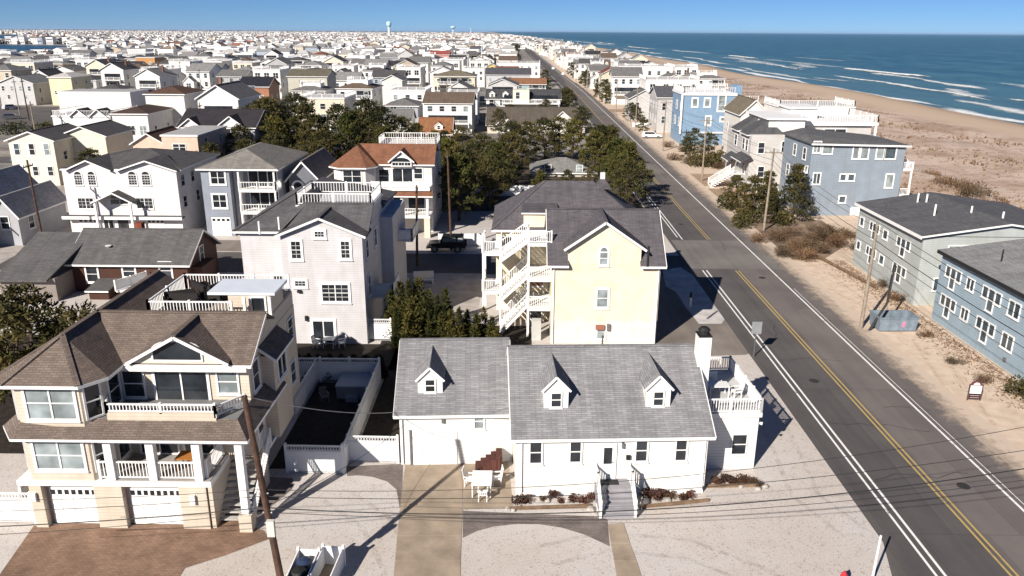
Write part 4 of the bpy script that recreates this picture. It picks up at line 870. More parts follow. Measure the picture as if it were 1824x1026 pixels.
# --- white three storey house with arched windows
h = House('arched_window_house', 'white three storey house with paired arched windows and small gabled entrance canopy', -54.2, 92.5); occ(-56, -39, 90, 108)
LW = siding((.74, .71, .72), .2); w = 13.6
h.wall([(0, w, 0, 13, 0, 8.0)], LW); h.hip(0, w, .8, 13, 8.0, 9.7, shingle(DKR), .45)
for a, b in ((113, 197), (205, 318)):
    u0, u1 = h.fy(a, 303, -.4)[0], h.fy(b, 303, -.4)[0]; u1 = min(u1, w+.3); uc = (u0+u1)/2; zp = 8.15+1.15
    A, B_, C_ = (u0, -.5, 8.1), (uc, -.5, zp), (u1, -.5, 8.1)
    h.roofparts([[A, B_, (uc, 5.2, zp), (u0, 1.2, 8.1)], [B_, C_, (u1, 1.2, 8.1), (uc, 5.2, zp)]], shingle(DKR), [(A, B_), (B_, C_)], .14, 'gable_roof')
    h.P('gable_wall', MB().extr([(u0+.4, -.02, 7.9), (u1-.4, -.02, 7.9), (uc, -.02, zp-.2)], (0, .4, 0)), LW)
for a, b in ((133.5, 146.5), (157.5, 170.5), (229.5, 243.5), (253.5, 267.5)): u0, u1, z0, z1 = h.rect('F', 0, (a, 311, b, 329)); h.win('F', 0, u0, u1, z0, z1-.05, 1, 2, arch=.42, mun=(3, 4))
for a, b in ((140, 167), (244, 272)): h.wpx('F', 0, (a, 353, b, 371), nx=2, ny=1, mun=(4, 3))
h.box('skirt_roof', -.4, w+.4, -.9, 0, 2.35, 2.6, shingle(DKR))
h.box('fascia', -.42, w+.42, -.95, -.902, 2.25, 2.62, TRIM)
ua, ub, uc = h.fy(163, 360, -1.4)[0], h.fy(237, 356, -1.4)[0], h.fy(200, 340, -1.4)[0]
h.roofparts([[(ua, -1.7, 4.5), (uc, -1.7, 5.7), (uc, 0, 5.7), (ua, 0, 4.5)], [(uc, -1.7, 5.7), (ub, -1.7, 4.5), (ub, 0, 4.5), (uc, 0, 5.7)]], shingle(DKR), [((ua, -1.7, 4.5), (uc, -1.7, 5.7)), ((uc, -1.7, 5.7), (ub, -1.7, 4.5))], .14, 'canopy_roof')
for u in (ua+.4, ub-.4): h.box('column', u-.12, u+.12, -1.6, -1.36, 0, 4.5, TRIM)
h.win('F', 0, uc-1.1, uc+1.1, 4.0, 4.6, 2, 1, arch=.6)
for a, b in ((143, 178), (265, 295)): u0, u1, z0, z1 = h.rect('F', 0, (a, 398, b, 424)); h.garage('F', 0, u0, u1, .05, 2.15, 4)
h.door('F', 0, uc-.5, uc+.5, .2, 2.2, plain((.06, .05, .05))); h.win('F', 0, uc-2.3, uc-1.2, .9, 2.0, 2, 1)
for y, z in ((1, 6), (4, 6), (1, 3.4), (5, 3.4), (9, 3.4)): h.win('R', w, y, y+1.0, z, z+1.3)
h.box('rear_bump', w, w+1.2, 8.5, 11.5, 2.4, 6.2, LW); h.win('F', 8.5, w+.2, w+1.0, 3.6, 5.2); h.hip(w, w+1.2, 8.5, 11.5, 6.2, 6.7, shingle(DKR), .3, 'bay_roof')
# --- blue-grey house
h = House('blue_grey_house', 'blue grey three storey house with light grey hip roof and stacked white balconies', -37.9, 93); occ(-39, -24, 90, 110)
BG = siding((.27, .30, .36), .2)
h.wall([(0, 3.4, 0, 13, 0, 8.15), (3.4, 9.0, 2.2, 13, 0, 8.15)], BG); h.hip(0, 9.0, 0, 13, 8.15, 10.1, shingle((.25, .235, .21)), .45, ins=4.0)
h.box('pier', 3.5, 4.3, 1.0, 2.2, 0, 8.1, siding((.55, .55, .6)))
for r in ((376, 306, 400, 327), (380, 347, 403, 369)): h.wpx('F', 0, r, nx=2, ny=2, tr=.2)
h.garage('F', 0, .7, 3.0, .05, 2.3, 4)
for z in (5.7, 3.0):
    h.box('balcony', 4.4, 8.9, -.2, 2.2, z-.25, z, TRIM); h.rail((4.45, -.15), (8.85, -.15), z, 1.0, ind=True, sp=.3, mid=2.3); h.rail((8.85, -.15), (8.85, 2.2), z, 1., ind=False)
    h.win('F', 2.2, 5.0, 8.4, z+.05, z+2.1, 3, 1, name='sliding_door', sill=False)
for u in (4.5, 8.75): h.box('column', u-.1, u+.1, -.15, .05, 0, 8.1, TRIM)
h.garage('F', 2.2, 5.0, 8.2, .05, 2.2, 0)
m = siding((.16, .17, .20), .2); h.wall([(9.6, 13.2, 3, 14, 0, 6.6)], m, 'wing_wall'); h.gable(9.6, 13.2, 3, 14, 6.6, 8.6, 'y', .4, shingle((.2, .195, .19)), name='wing_roof', wallmat=m)
n_ = 16; cx, cz = 10.7, 5.6; mm = MB()
for i in range(n_):
    a, b = 6.2832*i/n_, 6.2832*(i+1)/n_; mm.extr([(cx+.55*math.cos(a), 2.99, cz+.55*math.sin(a)), (cx+.55*math.cos(b), 2.99, cz+.55*math.sin(b)), (cx+.8*math.cos(b), 2.99, cz+.8*math.sin(b)), (cx+.8*math.cos(a), 2.99, cz+.8*math.sin(a))], (0, -.08, 0))
rw = h.P('round_window', mm, TRIM); h.P('pane', MB().extr([(cx+.55*math.cos(6.2832*i/n_), 2.995, cz+.55*math.sin(6.2832*i/n_)) for i in range(n_)], (0, -.02, 0)), GL, rw)
# --- white house with orange-brown roof, turret bay and balcony
h = House('orange_roof_house', 'white house with orange brown roof, left turret bay, gabled balcony and white roof deck', -22.2, 93.5); occ(-24, -9, 90, 110)
WH = siding((.72, .69, .66), .2); OR = shingle((.25, .115, .068)); w = 11.6
tur = [(-.1, 1.0), (.9, 0), (3.9, 0), (4.8, 1.0), (4.8, 2.4), (-.1, 2.4)]
h.P('turret_wall', MB().extr([(x, y, 0) for x, y in tur], (0, 0, 8.45)), WH); h.wall([(-.1, w, 2.4, 14, 0, 8.45)], WH)
A = (2.4, 3.4, 10.6); e = [(-.6, 14, 8.45), (-.6, .7, 8.45), (.7, -.5, 8.45), (4.1, -.5, 8.45), (5.2, .7, 8.45), (5.2, 2.0, 8.45)]
h.roofparts([[e[0], e[1], A, (2.4, 14, 10.6)], [e[1], e[2], A], [e[2], e[3], A], [e[3], e[4], A], [e[4], e[5], (2.4, 5.0, 10.6), A]], OR, [(e[i], e[i+1]) for i in range(1, 5)], .14, 'turret_roof')
h.roofparts([[(5.0, 2.0, 8.5), (w+.4, 2.0, 8.5), (w+.4, 5.0, 10.6), (2.4, 5.0, 10.6)], [(2.4, 5, 10.6), (w+.4, 5, 10.6), (w+.4, 8, 9.4), (2.4, 8, 9.4)]], OR, [((5, 2, 8.5), (w+.4, 2, 8.5))], .14, 'roof')
u0, u1, uc = h.fy(690, 290, 1.2)[0], h.fy(737, 290, 1.2)[0], h.fy(713, 271, 1.2)[0]; zp = 10.25
h.roofparts([[(u0, 1.5, 8.9), (uc, 1.5, zp), (uc, 4.6, zp), (u0, 2.4, 8.9)], [(uc, 1.5, zp), (u1, 1.5, 8.9), (u1, 2.4, 8.9), (uc, 4.6, zp)]], OR, [((u0, 1.5, 8.9), (uc, 1.5, zp)), ((uc, 1.5, zp), (u1, 1.5, 8.9))], .14, 'gable_roof')
h.P('gable_wall', MB().extr([(u0+.3, 1.8, 8.2), (u1-.3, 1.8, 8.2), (u1-.3, 1.8, 8.9), (uc, 1.8, zp-.2), (u0+.3, 1.8, 8.9)], (0, .6, 0)), WH); h.win('F', 1.8, uc-1.1, uc+1.1, 8.4, 8.8, 3, 1, arch=.55, sill=False, mun=(6, 0))
h.wpx('F', 0, (612, 304, 643, 324), nx=2, ny=2); h.win('F', 2.4, uc-1.2, uc+1.2, 6.1, 7.9, 2, 1, name='sliding_door', sill=False); h.wpx('F', 2.4, (738, 300, 752, 318)); h.win('F', 2.4, 5.1, 6.3, 6.2, 7.8)
h.box('balcony', 4.6, w, -.3, 2.4, 5.7, 6.0, TRIM); h.rail((4.6, -.2), (w-.1, -.2), 6.0, .8, solid=True)
h.roofparts([[(-.7, -1.0, 5.2), (w+.4, -1.0, 5.2), (w+.3, .1, 5.72), (-.5, .1, 5.72)]], OR, [((-.7, -1.0, 5.2), (w+.4, -1.0, 5.2))], .12, 'skirt_roof')
for u in (5.2, 8.2, 11.3): h.box('column', u-.14, u+.14, -.7, -.42, 2.7, 5.1, TRIM)
h.box('porch', 4.6, w, -.8, 2.4, 2.45, 2.7, TRIM); h.rail((4.7, -.7), (11.3, -.7), 2.7, .95, sp=.3, mid=3)
h.win('F', 2.4, 5.4, 8.0, 2.8, 4.8, 2, 1, name='sliding_door', sill=False); h.win('F', 2.4, 8.6, 10.6, 2.9, 4.7, 2, 1)
for u in (5.0, 8.1, 11.2): h.box('pier', u-.35, u+.35, -.75, .1, 0, 2.44, siding((.68, .6, .5)))
h.P('garage_door', MB().box(5.5, 7.7, 2.3, 2.39, .05, 2.2), siding((.55, .48, .4))); h.P('garage_door', MB().box(.6, 3.6, -.08, -.003, .05, 2.2), TRIM)
h.box('deck_wall', 4.2, w, 8, 13, 8.4, 10.0, WH); h.rail((4.2, 8), (w, 8), 10.0, 1., sp=.3, mid=2.5); h.rail((w, 8), (w, 13), 10.0, 1., ind=False); h.rail((4.2, 13), (w, 13), 10.0, 1., sp=.3, mid=2.5); h.rail((4.2, 8), (4.2, 13), 10.0, 1., ind=False)
for y, z in ((3.5, 6.2), (7, 6.2), (4, 3.2), (9, 3.2)): h.win('R', w, y, y+.9, z, z+1.4)
# --- brown shingled cape house
h = House('shingle_cape_house', 'low brown shingled house with dark grey roof, brick chimney and white windows', -42.4, 71.3); occ(-55, -28, 60, 79)
BS = siding((.075, .034, .024), .14); DG = shingle((.135, .13, .128)); w = 11.0
h.wall([(0, w, 0, 7.6, 0, 2.9)], BS); h.gable(0, w, 0, 7.6, 2.9, 5.1, 'x', .45, DG, wallmat=BS)
h.wall([(-5.2, 0, -3.0, 7.4, 0, 2.2)], siding((.25, .22, .2)), 'wing_wall'); h.roofparts([[(-5.4, -3.6, 2.2), (-.4, -3.6, 2.2), (.6, 3.8, 4.9), (-5.0, 3.8, 4.9)], [(-5.0, 3.8, 4.9), (.6, 3.8, 4.9), (.6, 8, 3), (-5.0, 8, 3)]], DG, [], .15, 'wing_roof')
h.wall([(2.6, 4.4, -2.4, 0, 0, .9)], BS, 'porch_wall'); h.roofparts([[(2.4, -2.7, .95), (4.6, -2.7, .95), (4.6, 0, 1.35), (2.4, 0, 1.35)]], DG, [((2.4, -2.7, .95), (4.6, -2.7, .95))], .12, 'porch_roof')
for r in ((155, 475, 174, 501), (220, 474, 240, 492), (286, 468, 305, 496)): h.wpx('F', 0, r, tr=.16)
h.rail((5.7, -3.4), (7.2, -.4), 1.2, 1., solid=True); h.box('back_deck', 5.6, 8.6, -3.2, 0, 1.0, 1.2, TRIM)
h.box('chimney', 4.6, 5.3, 3.9, 4.6, 4.6, 5.8, concrete((.24, .07, .045), (.21, .07, .012, .5))); h.win('R', w, 3.2, 4.1, 2.2, 3.6); h.box('bay', w, w+1.0, 1.0, 4.4, 0, 2.2, BS)
h.P('satellite_dish', MB().lathe(3.0, 1.5, [(.02, 3.9), (.3, 4.15), (.28, 4.17)], 10), TRIM)
# --- grey gabled house at the left edge
h = House('grey_gable_house', 'light grey gabled house with white trim at the left edge of the picture', -66, 84.5); occ(-75, -56, 82, 100)
GY = siding((.42, .43, .46), .2); h.wall([(0, 5.5, 0, 14, 0, 4.2)], GY); h.gable(0, 5.5, 0, 14, 4.2, 7.4, 'y', .4, shingle((.42, .43, .45)), wallmat=GY)
h.wall([(5.5, 8.6, 3.2, 13, 0, 3.6)], GY, 'wing_wall'); h.gable(5.5, 8.6, 3.2, 13, 3.6, 5.6, 'y', .35, shingle((.38, .385, .40)), name='wing_roof', wallmat=GY)
h.win('F', 0, 3.9, 4.7, 1.2, 2.6); h.win('F', 3.2, 6.6, 7.5, 2.0, 3.4); h.win('R', 8.6, 5, 6, 1.6, 3.0); h.win('R', 5.5, .8, 1.6, 1.5, 2.9)
# --- cream and peach houses in the next row
CR = siding((.76, .72, .60), .2)
h, w, z = mid('cream two storey house with front gable and dark narrow windows behind bare shrubs', 124.5, 14, 94, 250, 11, 'gable', (.76, .72, .60), DKR, 1.3, 'y', 'cream_house', f=[(4.9, 6.6, 3, .8), (1.6, 3.0, 3, .8)])
h2 = h; m = CR; h.wall([(w, w+5.5, 5.5, 15, 0, 7.2)], m, 'rear_wing_wall'); h.gable(w-2, w+5.5, 5.5, 15, 7.2, 8.6, 'y', .4, shingle(DKR), name='rear_wing_roof', wallmat=m); occ(-75, -66, 124, 142)
h, w, z = mid('tall peach stucco house with flat white parapet and paired upper window', 125.5, 287, 351, 243, 13, 'flat', (.66, .50, .40), None, name='peach_house', f=[], s=[(5.6, 7.2, 2, 1.1), (2, 3.6, 2, 1.1)])
fwin(h, 'F', 0, w*.3, w*.64, z-2.2, z-1.2, 2); PE = siding((.66, .50, .40), .2)
h.wall([(-5.0, 0, .6, 10, 0, z-1.2)], PE, 'wing_wall'); h.gable(-5.0, 0, .6, 10, z-1.2, z+.3, 'y', .4, shingle((.12, .07, .05)), name='wing_roof', wallmat=PE); fwin(h, 'F', .6, -3.6, -2.0, z-2.6, z-2.0, 2)
h.box('balcony', -4.6, 0, -2.6, .6, z-5.4, z-5.2, TRIM); h.rail((-4.6, -2.55), (0, -2.55), z-5.2, 1., ind=False); h.rail((0, -2.55), (0, 0), z-5.2, 1., ind=False); occ(-64, -52, 122, 142)
# --- rows further back, the houses that stand out
h, w, z = mid('white house with near black roof and two white gables left of the pines', 141, 318, 453, 226, 11, 'gable', (.72, .71, .72), (.045, .04, .045), 2.5, 'x', f=[(5.6, 7.0, 0, 1)], name='white_gable_house')
for a, b, pk, ze in ((318, 358, 200, 0), (384, 436, 192, 0)):
    u0, u1 = h.fy(a, 226, -.4)[0], h.fy(b, 226, -.4)[0]; uc = (u0+u1)/2; zp = z+.3+(u1-u0)*.33
    h.roofparts([[(u0, -.6, z+.1), (uc, -.6, zp), (uc, 4, zp), (u0, 1, z+.1)], [(uc, -.6, zp), (u1, -.6, z+.1), (u1, 1, z+.1), (uc, 4, zp)]], shingle((.045, .04, .045)), [((u0, -.6, z+.1), (uc, -.6, zp)), ((uc, -.6, zp), (u1, -.6, z+.1))], .14, 'gable_roof')
    h.P('gable_wall', MB().extr([(u0+.3, -.25, z-2.4), (u1-.3, -.25, z-2.4), (u1-.3, -.25, z), (uc, -.25, zp-.25), (u0+.3, -.25, z)], (0, .8, 0)), siding((.72, .71, .72), .2))
    h.win('F', -.25, uc-.9, uc+.9, z-1.9, z-.3, 2, 1, gl=BLIND if a < 330 else GL)
h.win('F', 0, w*.8, w*.93, z-1.8, z-.3, 2, 1, gl=BLIND); h.box('balcony', w*.55, w, -1.2, 0, z-2.9, z-2.6, TRIM); h.rail((w*.55, -1.15), (w, -1.15), z-2.6, 1., ind=False)
mid('white two storey house with brown hip roof and four dark upper windows', 172, 258, 327, 168, 11, 'hip', (.76, .74, .71), (.13, .075, .055), 1.5, f=[(4.6, 6.0, 4, .7), (1.4, 2.8, 3, 1.)], name='brown_hip_house')
mid('long plain cream building with flat roof left of the tall pines', 188, 362, 424, 160, 12, 'flat', (.78, .74, .66), None, f=[(4.4, 5.2, 3, .7)], name='cream_flat_house')
h, w, z = mid('sprawling white house with twin gables and roof deck beside the asphalt lot', 160, 93, 196, 208, 12, 'flat', (.78, .77, .75), None, deck=True, name='twin_gable_house')
for a, b in ((.30, .62), (.64, .96)):
    u0, u1 = w*a, w*b; uc = (u0+u1)/2; zp = z+1.6
    h.roofparts([[(u0, -.5, z+.1), (uc, -.5, zp), (uc, 4, zp), (u0, 4, z+.1)], [(uc, -.5, zp), (u1, -.5, z+.1), (u1, 4, z+.1), (uc, 4, zp)]], shingle(DKR), [((u0, -.5, z+.1), (uc, -.5, zp)), ((uc, -.5, zp), (u1, -.5, z+.1))], .14, 'gable_roof'); h.P('gable_wall', MB().extr([(u0+.3, -.1, z), (u1-.3, -.1, z), (uc, -.1, zp-.25)], (0, .5, 0)), siding((.78, .77, .75), .2))
mid('white house with dark band of upper windows and blue shaded side wall', 160, 199, 262, 203, 12, 'hip', (.74, .73, .72), (.09, .06, .05), 1.2, f=[(3.6, 5.4, 3, 1.3), (.8, 2.2, 3, 1.2)], name='white_band_house')
mid('long low white building with wide plain wall behind the twin gables', 196, 102, 231, 165, 10, 'flat', (.80, .79, .77), None, f=[(2.6, 3.6, 2, .9)], s=[], name='long_white_building')
mid('pale grey gabled house at far left beyond the asphalt lot', 262, -4, 58, 148, 14, 'gable', (.55, .55, .56), (.24, .24, .24), 2.2, 'y', f=[(4.6, 6, 4, .8), (2, 3.2, 2, .8)], name='pale_gable_house')
mid('cream box house with white hip roof beyond the asphalt lot', 262, 86, 126, 138, 12, 'hip', (.74, .66, .46), (.6, .58, .55), 1.4, f=[(3.6, 4.6, 2, .8)], name='cream_box_house')
mid('grey house with hip roof and two pairs of upper windows right of the pines', 205, 686, 744, 189, 11, 'hip', (.36, .38, .44), (.20, .195, .195), 1.6, f=[(4.3, 5.6, 2, 1.5), (.5, 2.2, 2, 1.2)], name='grey_hip_house')
h, w, z = mid('low cape house with orange roof and single white dormer among the trees', 178, 745, 803, 238, 9, 'gable', (.62, .56, .48), (.30, .14, .07), 3.0, 'x', f=[(.8, 2., 2, .9)], name='orange_cape_house'); dormer(h, w*.62, 1.8, 1.0, z+1.6, z+2.3, z+.1, shingle((.30, .14, .07)), (.6, .8), .66)
h, w, z = mid('narrow white flat roofed tower house with stacked balconies', 214, 797, 850, 168, 12, 'flat', (.78, .76, .73), None, deck=True, bal=((6.2, 0, .75, 1.5), (3.1, 0, .75, 1.5)), f=[], name='white_tower_house')
h, w, z = mid('wide house with brown roof and three white gables behind the road trees', 196, 868, 1042, 222, 12, 'gable', (.62, .56, .47), (.125, .105, .085), 3.6, 'x', f=[(.8, 2.2, 5, 1.1)], name='brown_roof_house')
for a, b in ((882, 918), (972, 1032)):
    u0, u1 = h.fy(a, 222, -.5)[0], h.fy(b, 222, -.5)[0]; uc = (u0+u1)/2; zp = z+(u1-u0)*.42
    h.roofparts([[(u0, -.9, z), (uc, -.9, zp), (uc, 4, zp), (u0, 1, z)], [(uc, -.9, zp), (u1, -.9, z), (u1, 1, z), (uc, 4, zp)]], shingle((.125, .105, .085)), [((u0, -.9, z), (uc, -.9, zp)), ((uc, -.9, zp), (u1, -.9, z))], .14, 'gable_roof'); h.P('gable_wall', MB().extr([(u0+.4, -.5, z-2), (u1-.4, -.5, z-2), (u1-.4, -.5, z), (uc, -.5, zp-.25), (u0+.4, -.5, z)], (0, .9, 0)), siding((.74, .71, .66), .2))
h, w, z = mid('white house with long sundeck, dark roof and two small dormers', 232, 866, 998, 176, 11, 'gable', (.78, .77, .75), (.085, .085, .09), 2.2, 'x', f=[(3.6, 5.2, 7, 1.2), (.8, 2.2, 6, 1.2)], bal=((4.4, .22, .98, 3.),), name='sundeck_house')
for u in (.08, .26): dormer(h, w*u, 1.6, .8, z+1.4, z+2.1, z+.1, shingle((.085, .085, .09)), (.6, .8), .38)
h.box('stair_tower', w*.36, w*.58, -1.4, 3, 0, z+2.6, siding((.78, .74, .6))); fwin(h, 'F', -1.4, w*.40, w*.45, z+.2, z+2.0)
mid('teal sided house with orange roof and white porch beside the main road', 300, 900, 972, 150, 12, 'gable', (.30, .42, .44), (.32, .16, .09), 1.8, 'x', bal=((3.2, .55, 1, 2.5),), name='teal_house')
mid('grey house with dark roof and central white gable above the teal house', 342, 866, 945, 133, 12, 'gable', (.52, .53, .56), (.10, .10, .11), 2.4, 'x', name='grey_porch_house')
mid('bright white flat house behind the yellow painted house near the road', 395, 884, 962, 113, 12, 'flat', (.80, .79, .78), None, deck=True, name='bright_white_house')
mid('small golden yellow house far down on the left of the main road', 385, 868, 885, 118, 10, 'gable', (.62, .46, .16), GRR, 1.2, 'y', name='golden_house')
mid('red roofed house standing out among the distant white rows', 520, 766, 800, 97, 12, 'gable', (.6, .3, .26), (.36, .10, .08), 2., 'x', name='red_house')
mid('orange timber house among distant white houses at left', 420, 242, 275, 103, 12, 'flat', (.52, .27, .10), None, name='orange_timber_house')
mid('brick red house with dark roof and two white dormer gables in mid distance', 243, 424, 478, 154, 11, 'gable', (.36, .17, .10), (.03, .03, .04), 2.4, 'x', name='brick_red_house')
mid('olive grey house with broad brown roof behind the pines', 262, 512, 582, 136, 13, 'gable', (.50, .49, .42), (.17, .15, .11), 1.8, 'x', f=[(4.5, 5.6, 2, .8)], name='olive_house')
mid('cream house with shallow gable and one window right of the pine group', 268, 680, 716, 143, 12, 'gable', (.74, .71, .66), GRR, 1.6, 'y', f=[(4.2, 5.6, 1, 1.1)], name='cream_gable_house')
mid('yellow cream house with columned porch and stone coloured hip roof', 285, 772, 846, 136, 12, 'hip', (.68, .60, .44), (.22, .19, .14), 1.8, bal=((3.2, 0, 1, 2.), (6.2, .1, .9, 1.6)), name='porch_house')
h, w, z = mid('small grey hip roofed pavilion house hidden among trees behind the yellow house', 136, 948, 1060, 308, 10, 'hip', (.60, .56, .50), (.27, .265, .25), 2.0, f=[(.8, 2.0, 2, 1.)], name='pavilion_house')
# ================================================================ ocean side
def rh(label, x0, y0, w, d, ze, roof, wc, rc, name, **k):
    h = House(name, label, x0, y0); simple(h, w, d, ze, roof, siding(wc, .2), shingle(rc) if rc else None, **k); occ(x0-1, x0+w+1, y0-1, y0+d+1); return h
BL = (.31, .405, .485); BL_ = siding(BL, .2)
h = House('blue_motel_house', 'blue sided two storey house with grey roof at the right edge of the picture', 36.75, 52.2); occ(36, 52, 52, 67)
h.wall([(0, 14, 0, 13.6, 0, 6.15)], BL_); h.roofparts([[(-.3, -.3, 6.25), (7, -.3, 7.3), (7, 13.9, 7.3), (-.3, 13.9, 6.25)], [(7, -.3, 7.3), (14.3, -.3, 6.25), (14.3, 13.9, 6.25), (7, 13.9, 7.3)]], shingle((.29, .29, .29)), [], .12)
h.P('fascia', MB().box(-.38, -.3, -.3, 13.9, 5.95, 6.22), DARK)
def trip(r):     # two small lights flanking a tall one
    u0, u1, z0, z1 = r; w = (u1-u0)/3; h.win('L', 0, u0, u0+w*.85, z0+(z1-z0)*.5, z1, 1, 1, tr=.07, gl=GLB); h.win('L', 0, u1-w*.85, u1, z0+(z1-z0)*.5, z1, 1, 1, tr=.07, gl=GLB); h.win('L', 0, u0+w*1.02, u1-w*1.02, z0, z1, 1, 2, tr=.07, gl=GLB)
for zb in (3.5, .95):
    trip((10.3, 12.6, zb, zb+1.7)); h.win('L', 0, 8.3, 9.3, zb+.75, zb+1.65, 2, 1, tr=.08, gl=GLB); trip((4.6, 7.0, zb, zb+1.7)); h.win('L', 0, 2.2, 3.5, zb+.6, zb+1.7, 2, 1, tr=.08, gl=GLB)
for z in (3.5, .95): h.win('F', 0, 2, 3.4, z, z+1.3, 2, 1, gl=GLB)
h.box('vent', -.12, -.002, 2.5, 2.8, .6, .9, METAL)
for x, y in ((2.2, 9), (3, 5), (6.2, 11), (9, 7)): h.pipe(x, y, 6.3, 7.6, .06)
GG = siding((.42, .455, .455), .2)
h = House('grey_green_house', 'long grey green two storey house with dark roof between two blue houses', 36.75, 69.3); occ(36, 60, 68, 84)
h.wall([(0, 15.5, 0, 14, 0, 6.6)], GG)
h.roofparts([[(-.4, -.4, 6.7), (7.4, -.4, 7.9), (7.4, 14.4, 7.9), (-.4, 14.4, 6.7)], [(7.4, -.4, 7.9), (15.9, -.4, 6.7), (15.9, 14.4, 6.7), (7.4, 14.4, 7.9)]], shingle((.135, .135, .14)), [((-.4, -.4, 6.7), (7.4, -.4, 7.9)), ((7.4, -.4, 7.9), (15.9, -.4, 6.7))], .14)
h.P('gable_wall', MB().extr([(0, 0, 6.55), (15.5, 0, 6.55), (7.4, 0, 7.75)], (0, .3, 0)), GG); h.P('fascia', MB().box(-.48, -.4, -.4, 14.4, 6.4, 6.68), TRIM)
for zb in (3.8, 1.2):
    h.win('L', 0, 12.6, 13.4, zb+.7, zb+1.5, 1, 1, gl=GLB); trip((8.8, 11.0, zb, zb+1.6)); h.win('L', 0, 6.9, 7.8, zb+.7, zb+1.5, 1, 1, gl=GLB); trip((2.2, 4.8, zb, zb+1.6))
h.win('F', 0, 2.4, 4.6, 4.9, 5.7, 1, 1, gl=BLIND); h.win('F', 0, 1.6, 3.0, 1.5, 2.6, 1, 1, gl=GLB)
for x, y in ((4.5, 11), (5.2, 10.6), (3.5, 5.5), (8.2, 2.4), (6.6, 4.8)): h.pipe(x, y, 6.8, 8.4, .09, mat=TRIM)
h = House('slate_blue_house', 'slate blue three storey house with dark roof and white trimmed windows by the dunes', 39.6, 107); occ(40, 56, 105, 120)
SB = siding((.255, .305, .365), .22); w = 12.6
h.wall([(0, w, 0, 11.5, 0, 9.7)], SB); h.roofparts([[(-.3, -.5, 9.95), (w+.5, -.5, 9.75), (w+.5, 12, 9.6), (2.6, 12, 10.6), (.6, 4, 10.5)], [(-.3, -.5, 9.95), (.6, 4, 10.5), (2.6, 12, 10.6), (-.4, 12, 9.9)]], shingle((.15, .15, .152)), [((-.3, -.5, 9.95), (w+.5, -.5, 9.75))], .2)
for r, nx in (((1450, 253, 1461, 271), 2), ((1466, 259, 1482, 273), 1), ((1520, 261, 1529, 282), 1), ((1534, 261, 1546, 282), 1), ((1562, 262, 1574, 282), 1), ((1577, 262, 1595, 282), 1), ((1449, 309, 1460, 327), 2), ((1497, 311, 1506, 321), 1), ((1511, 311, 1521, 321), 1), ((1578, 311, 1590, 333), 1), ((1495, 350, 1505, 360), 1), ((1434, 297, 1437, 306), 1)): h.wpx('F', 0, r, nx=nx, ny=1, tr=.16, gl=(GLB if r[0] % 2 else BLIND))
for y, z in ((2, 7.4), (6, 7.4), (3, 4.2), (8, 4.2)): h.win('L', 0, y, y+1.1, z, z+1.5)
h.box('ocean_deck', w, w+1.6, .4, 6, 6.2, 6.4, TRIM); h.rail((w+1.55, .4), (w+1.55, 6), 6.4, 1., ind=False); h.rail((w, .45), (w+1.6, .45), 6.4, 1., ind=False); h.box('post', w+1.4, w+1.6, .4, .6, 0, 6.2, TRIM); h.box('ocean_deck', w, w+1.6, .4, 6, 2.6, 2.8, TRIM); h.rail((w, .45), (w+1.6, .45), 2.8, 1., ind=False)
h = House('grey_stair_house', 'pale grey shingled house with tall front gables, white stairs and broad white roof deck', 36.0, 123); occ(35, 58, 121, 140)
PG = siding((.56, .545, .535), .2); w = 18
GD = shingle((.10, .10, .105)); WU = siding((.76, .75, .73))
h.wall([(0, 8.5, 0, 14, 0, 9.0)], PG); h.wall([(8.5, 20, 4, 15, 0, 10.1)], PG, 'ocean_wing_wall')
h.wall([(2.8, 8.4, 1.2, 12.5, 9.0, 11.2)], WU, 'upper_wall'); h.box('upper_roof', 2.4, 9.4, .8, 13, 11.2, 11.5, TRIM); h.wall([(8.5, 13, 9, 15, 10.1, 12.2)], WU, 'stair_tower_wall'); h.box('tower_roof', 8.2, 13.4, 8.7, 15.3, 12.2, 12.5, TRIM)
for yy in (.8, 6.5):
    h.roofparts([[(-.5, yy, 8.9), (-.5, yy+4.4, 8.9), (2.8, yy+3.6, 11.2), (2.8, yy+.8, 11.2)], [(-.5, yy, 8.9), (2.8, yy+.8, 11.2), (5.5, yy, 8.9)], [(2.8, yy+.8, 11.2), (2.8, yy+3.6, 11.2), (5.5, yy+4.4, 8.9), (5.5, yy, 8.9)]], GD, [((-.5, yy, 8.9), (-.5, yy+4.4, 8.9)), ((-.5, yy, 8.9), (5.5, yy, 8.9))], .14, 'gable_roof')
h.box('deck_edge', 8.3, 20.8, 3.5, 15.4, 10.1, 10.6, TRIM)
for a, b in (((8.6, 3.6), (20.7, 3.6)), ((20.7, 3.6), (20.7, 15.2)), ((13.4, 15.2), (20.7, 15.2))): h.rail(a, b, 10.6, 1.15, ind=False, sp=.4, mid=2.2)
h.box('post', 20.4, 20.7, 3.6, 3.9, 0, 10.1, TRIM); h.win('F', 4, 12.6, 16.0, 7.4, 9.5, 2, 1, tr=.15); h.box('low_roof', 8.6, 14, 0, 3.9, 7.6, 7.9, TRIM); h.wall([(8.6, 14, .1, 3.9, 0, 7.6)], PG, 'front_wing_wall')
h.roofparts([[(-1.6, -1, 5.0), (-1.6, 5, 5.0), (0, 5, 5.8), (0, -1, 5.8)]], GD, [((-1.6, -1, 5.0), (-1.6, 5, 5.0))], .14, 'skirt_roof'); h.roofparts([[(-1.6, 6.5, 4.0), (-1.6, 11, 4.0), (0, 11, 5.0), (0, 6.5, 5.0)]], GD, [((-1.6, 6.5, 4.0), (-1.6, 11, 4.0))], .14, 'skirt_roof')
for y, z, ww in ((1.5, 6.3, 1.2), (3.4, 6.3, 1.2), (8, 6.3, 1.4), (2, 2.6, 1.3), (9, 2.4, 1.3)): h.win('L', 0, y, y+ww, z, z+1.7)
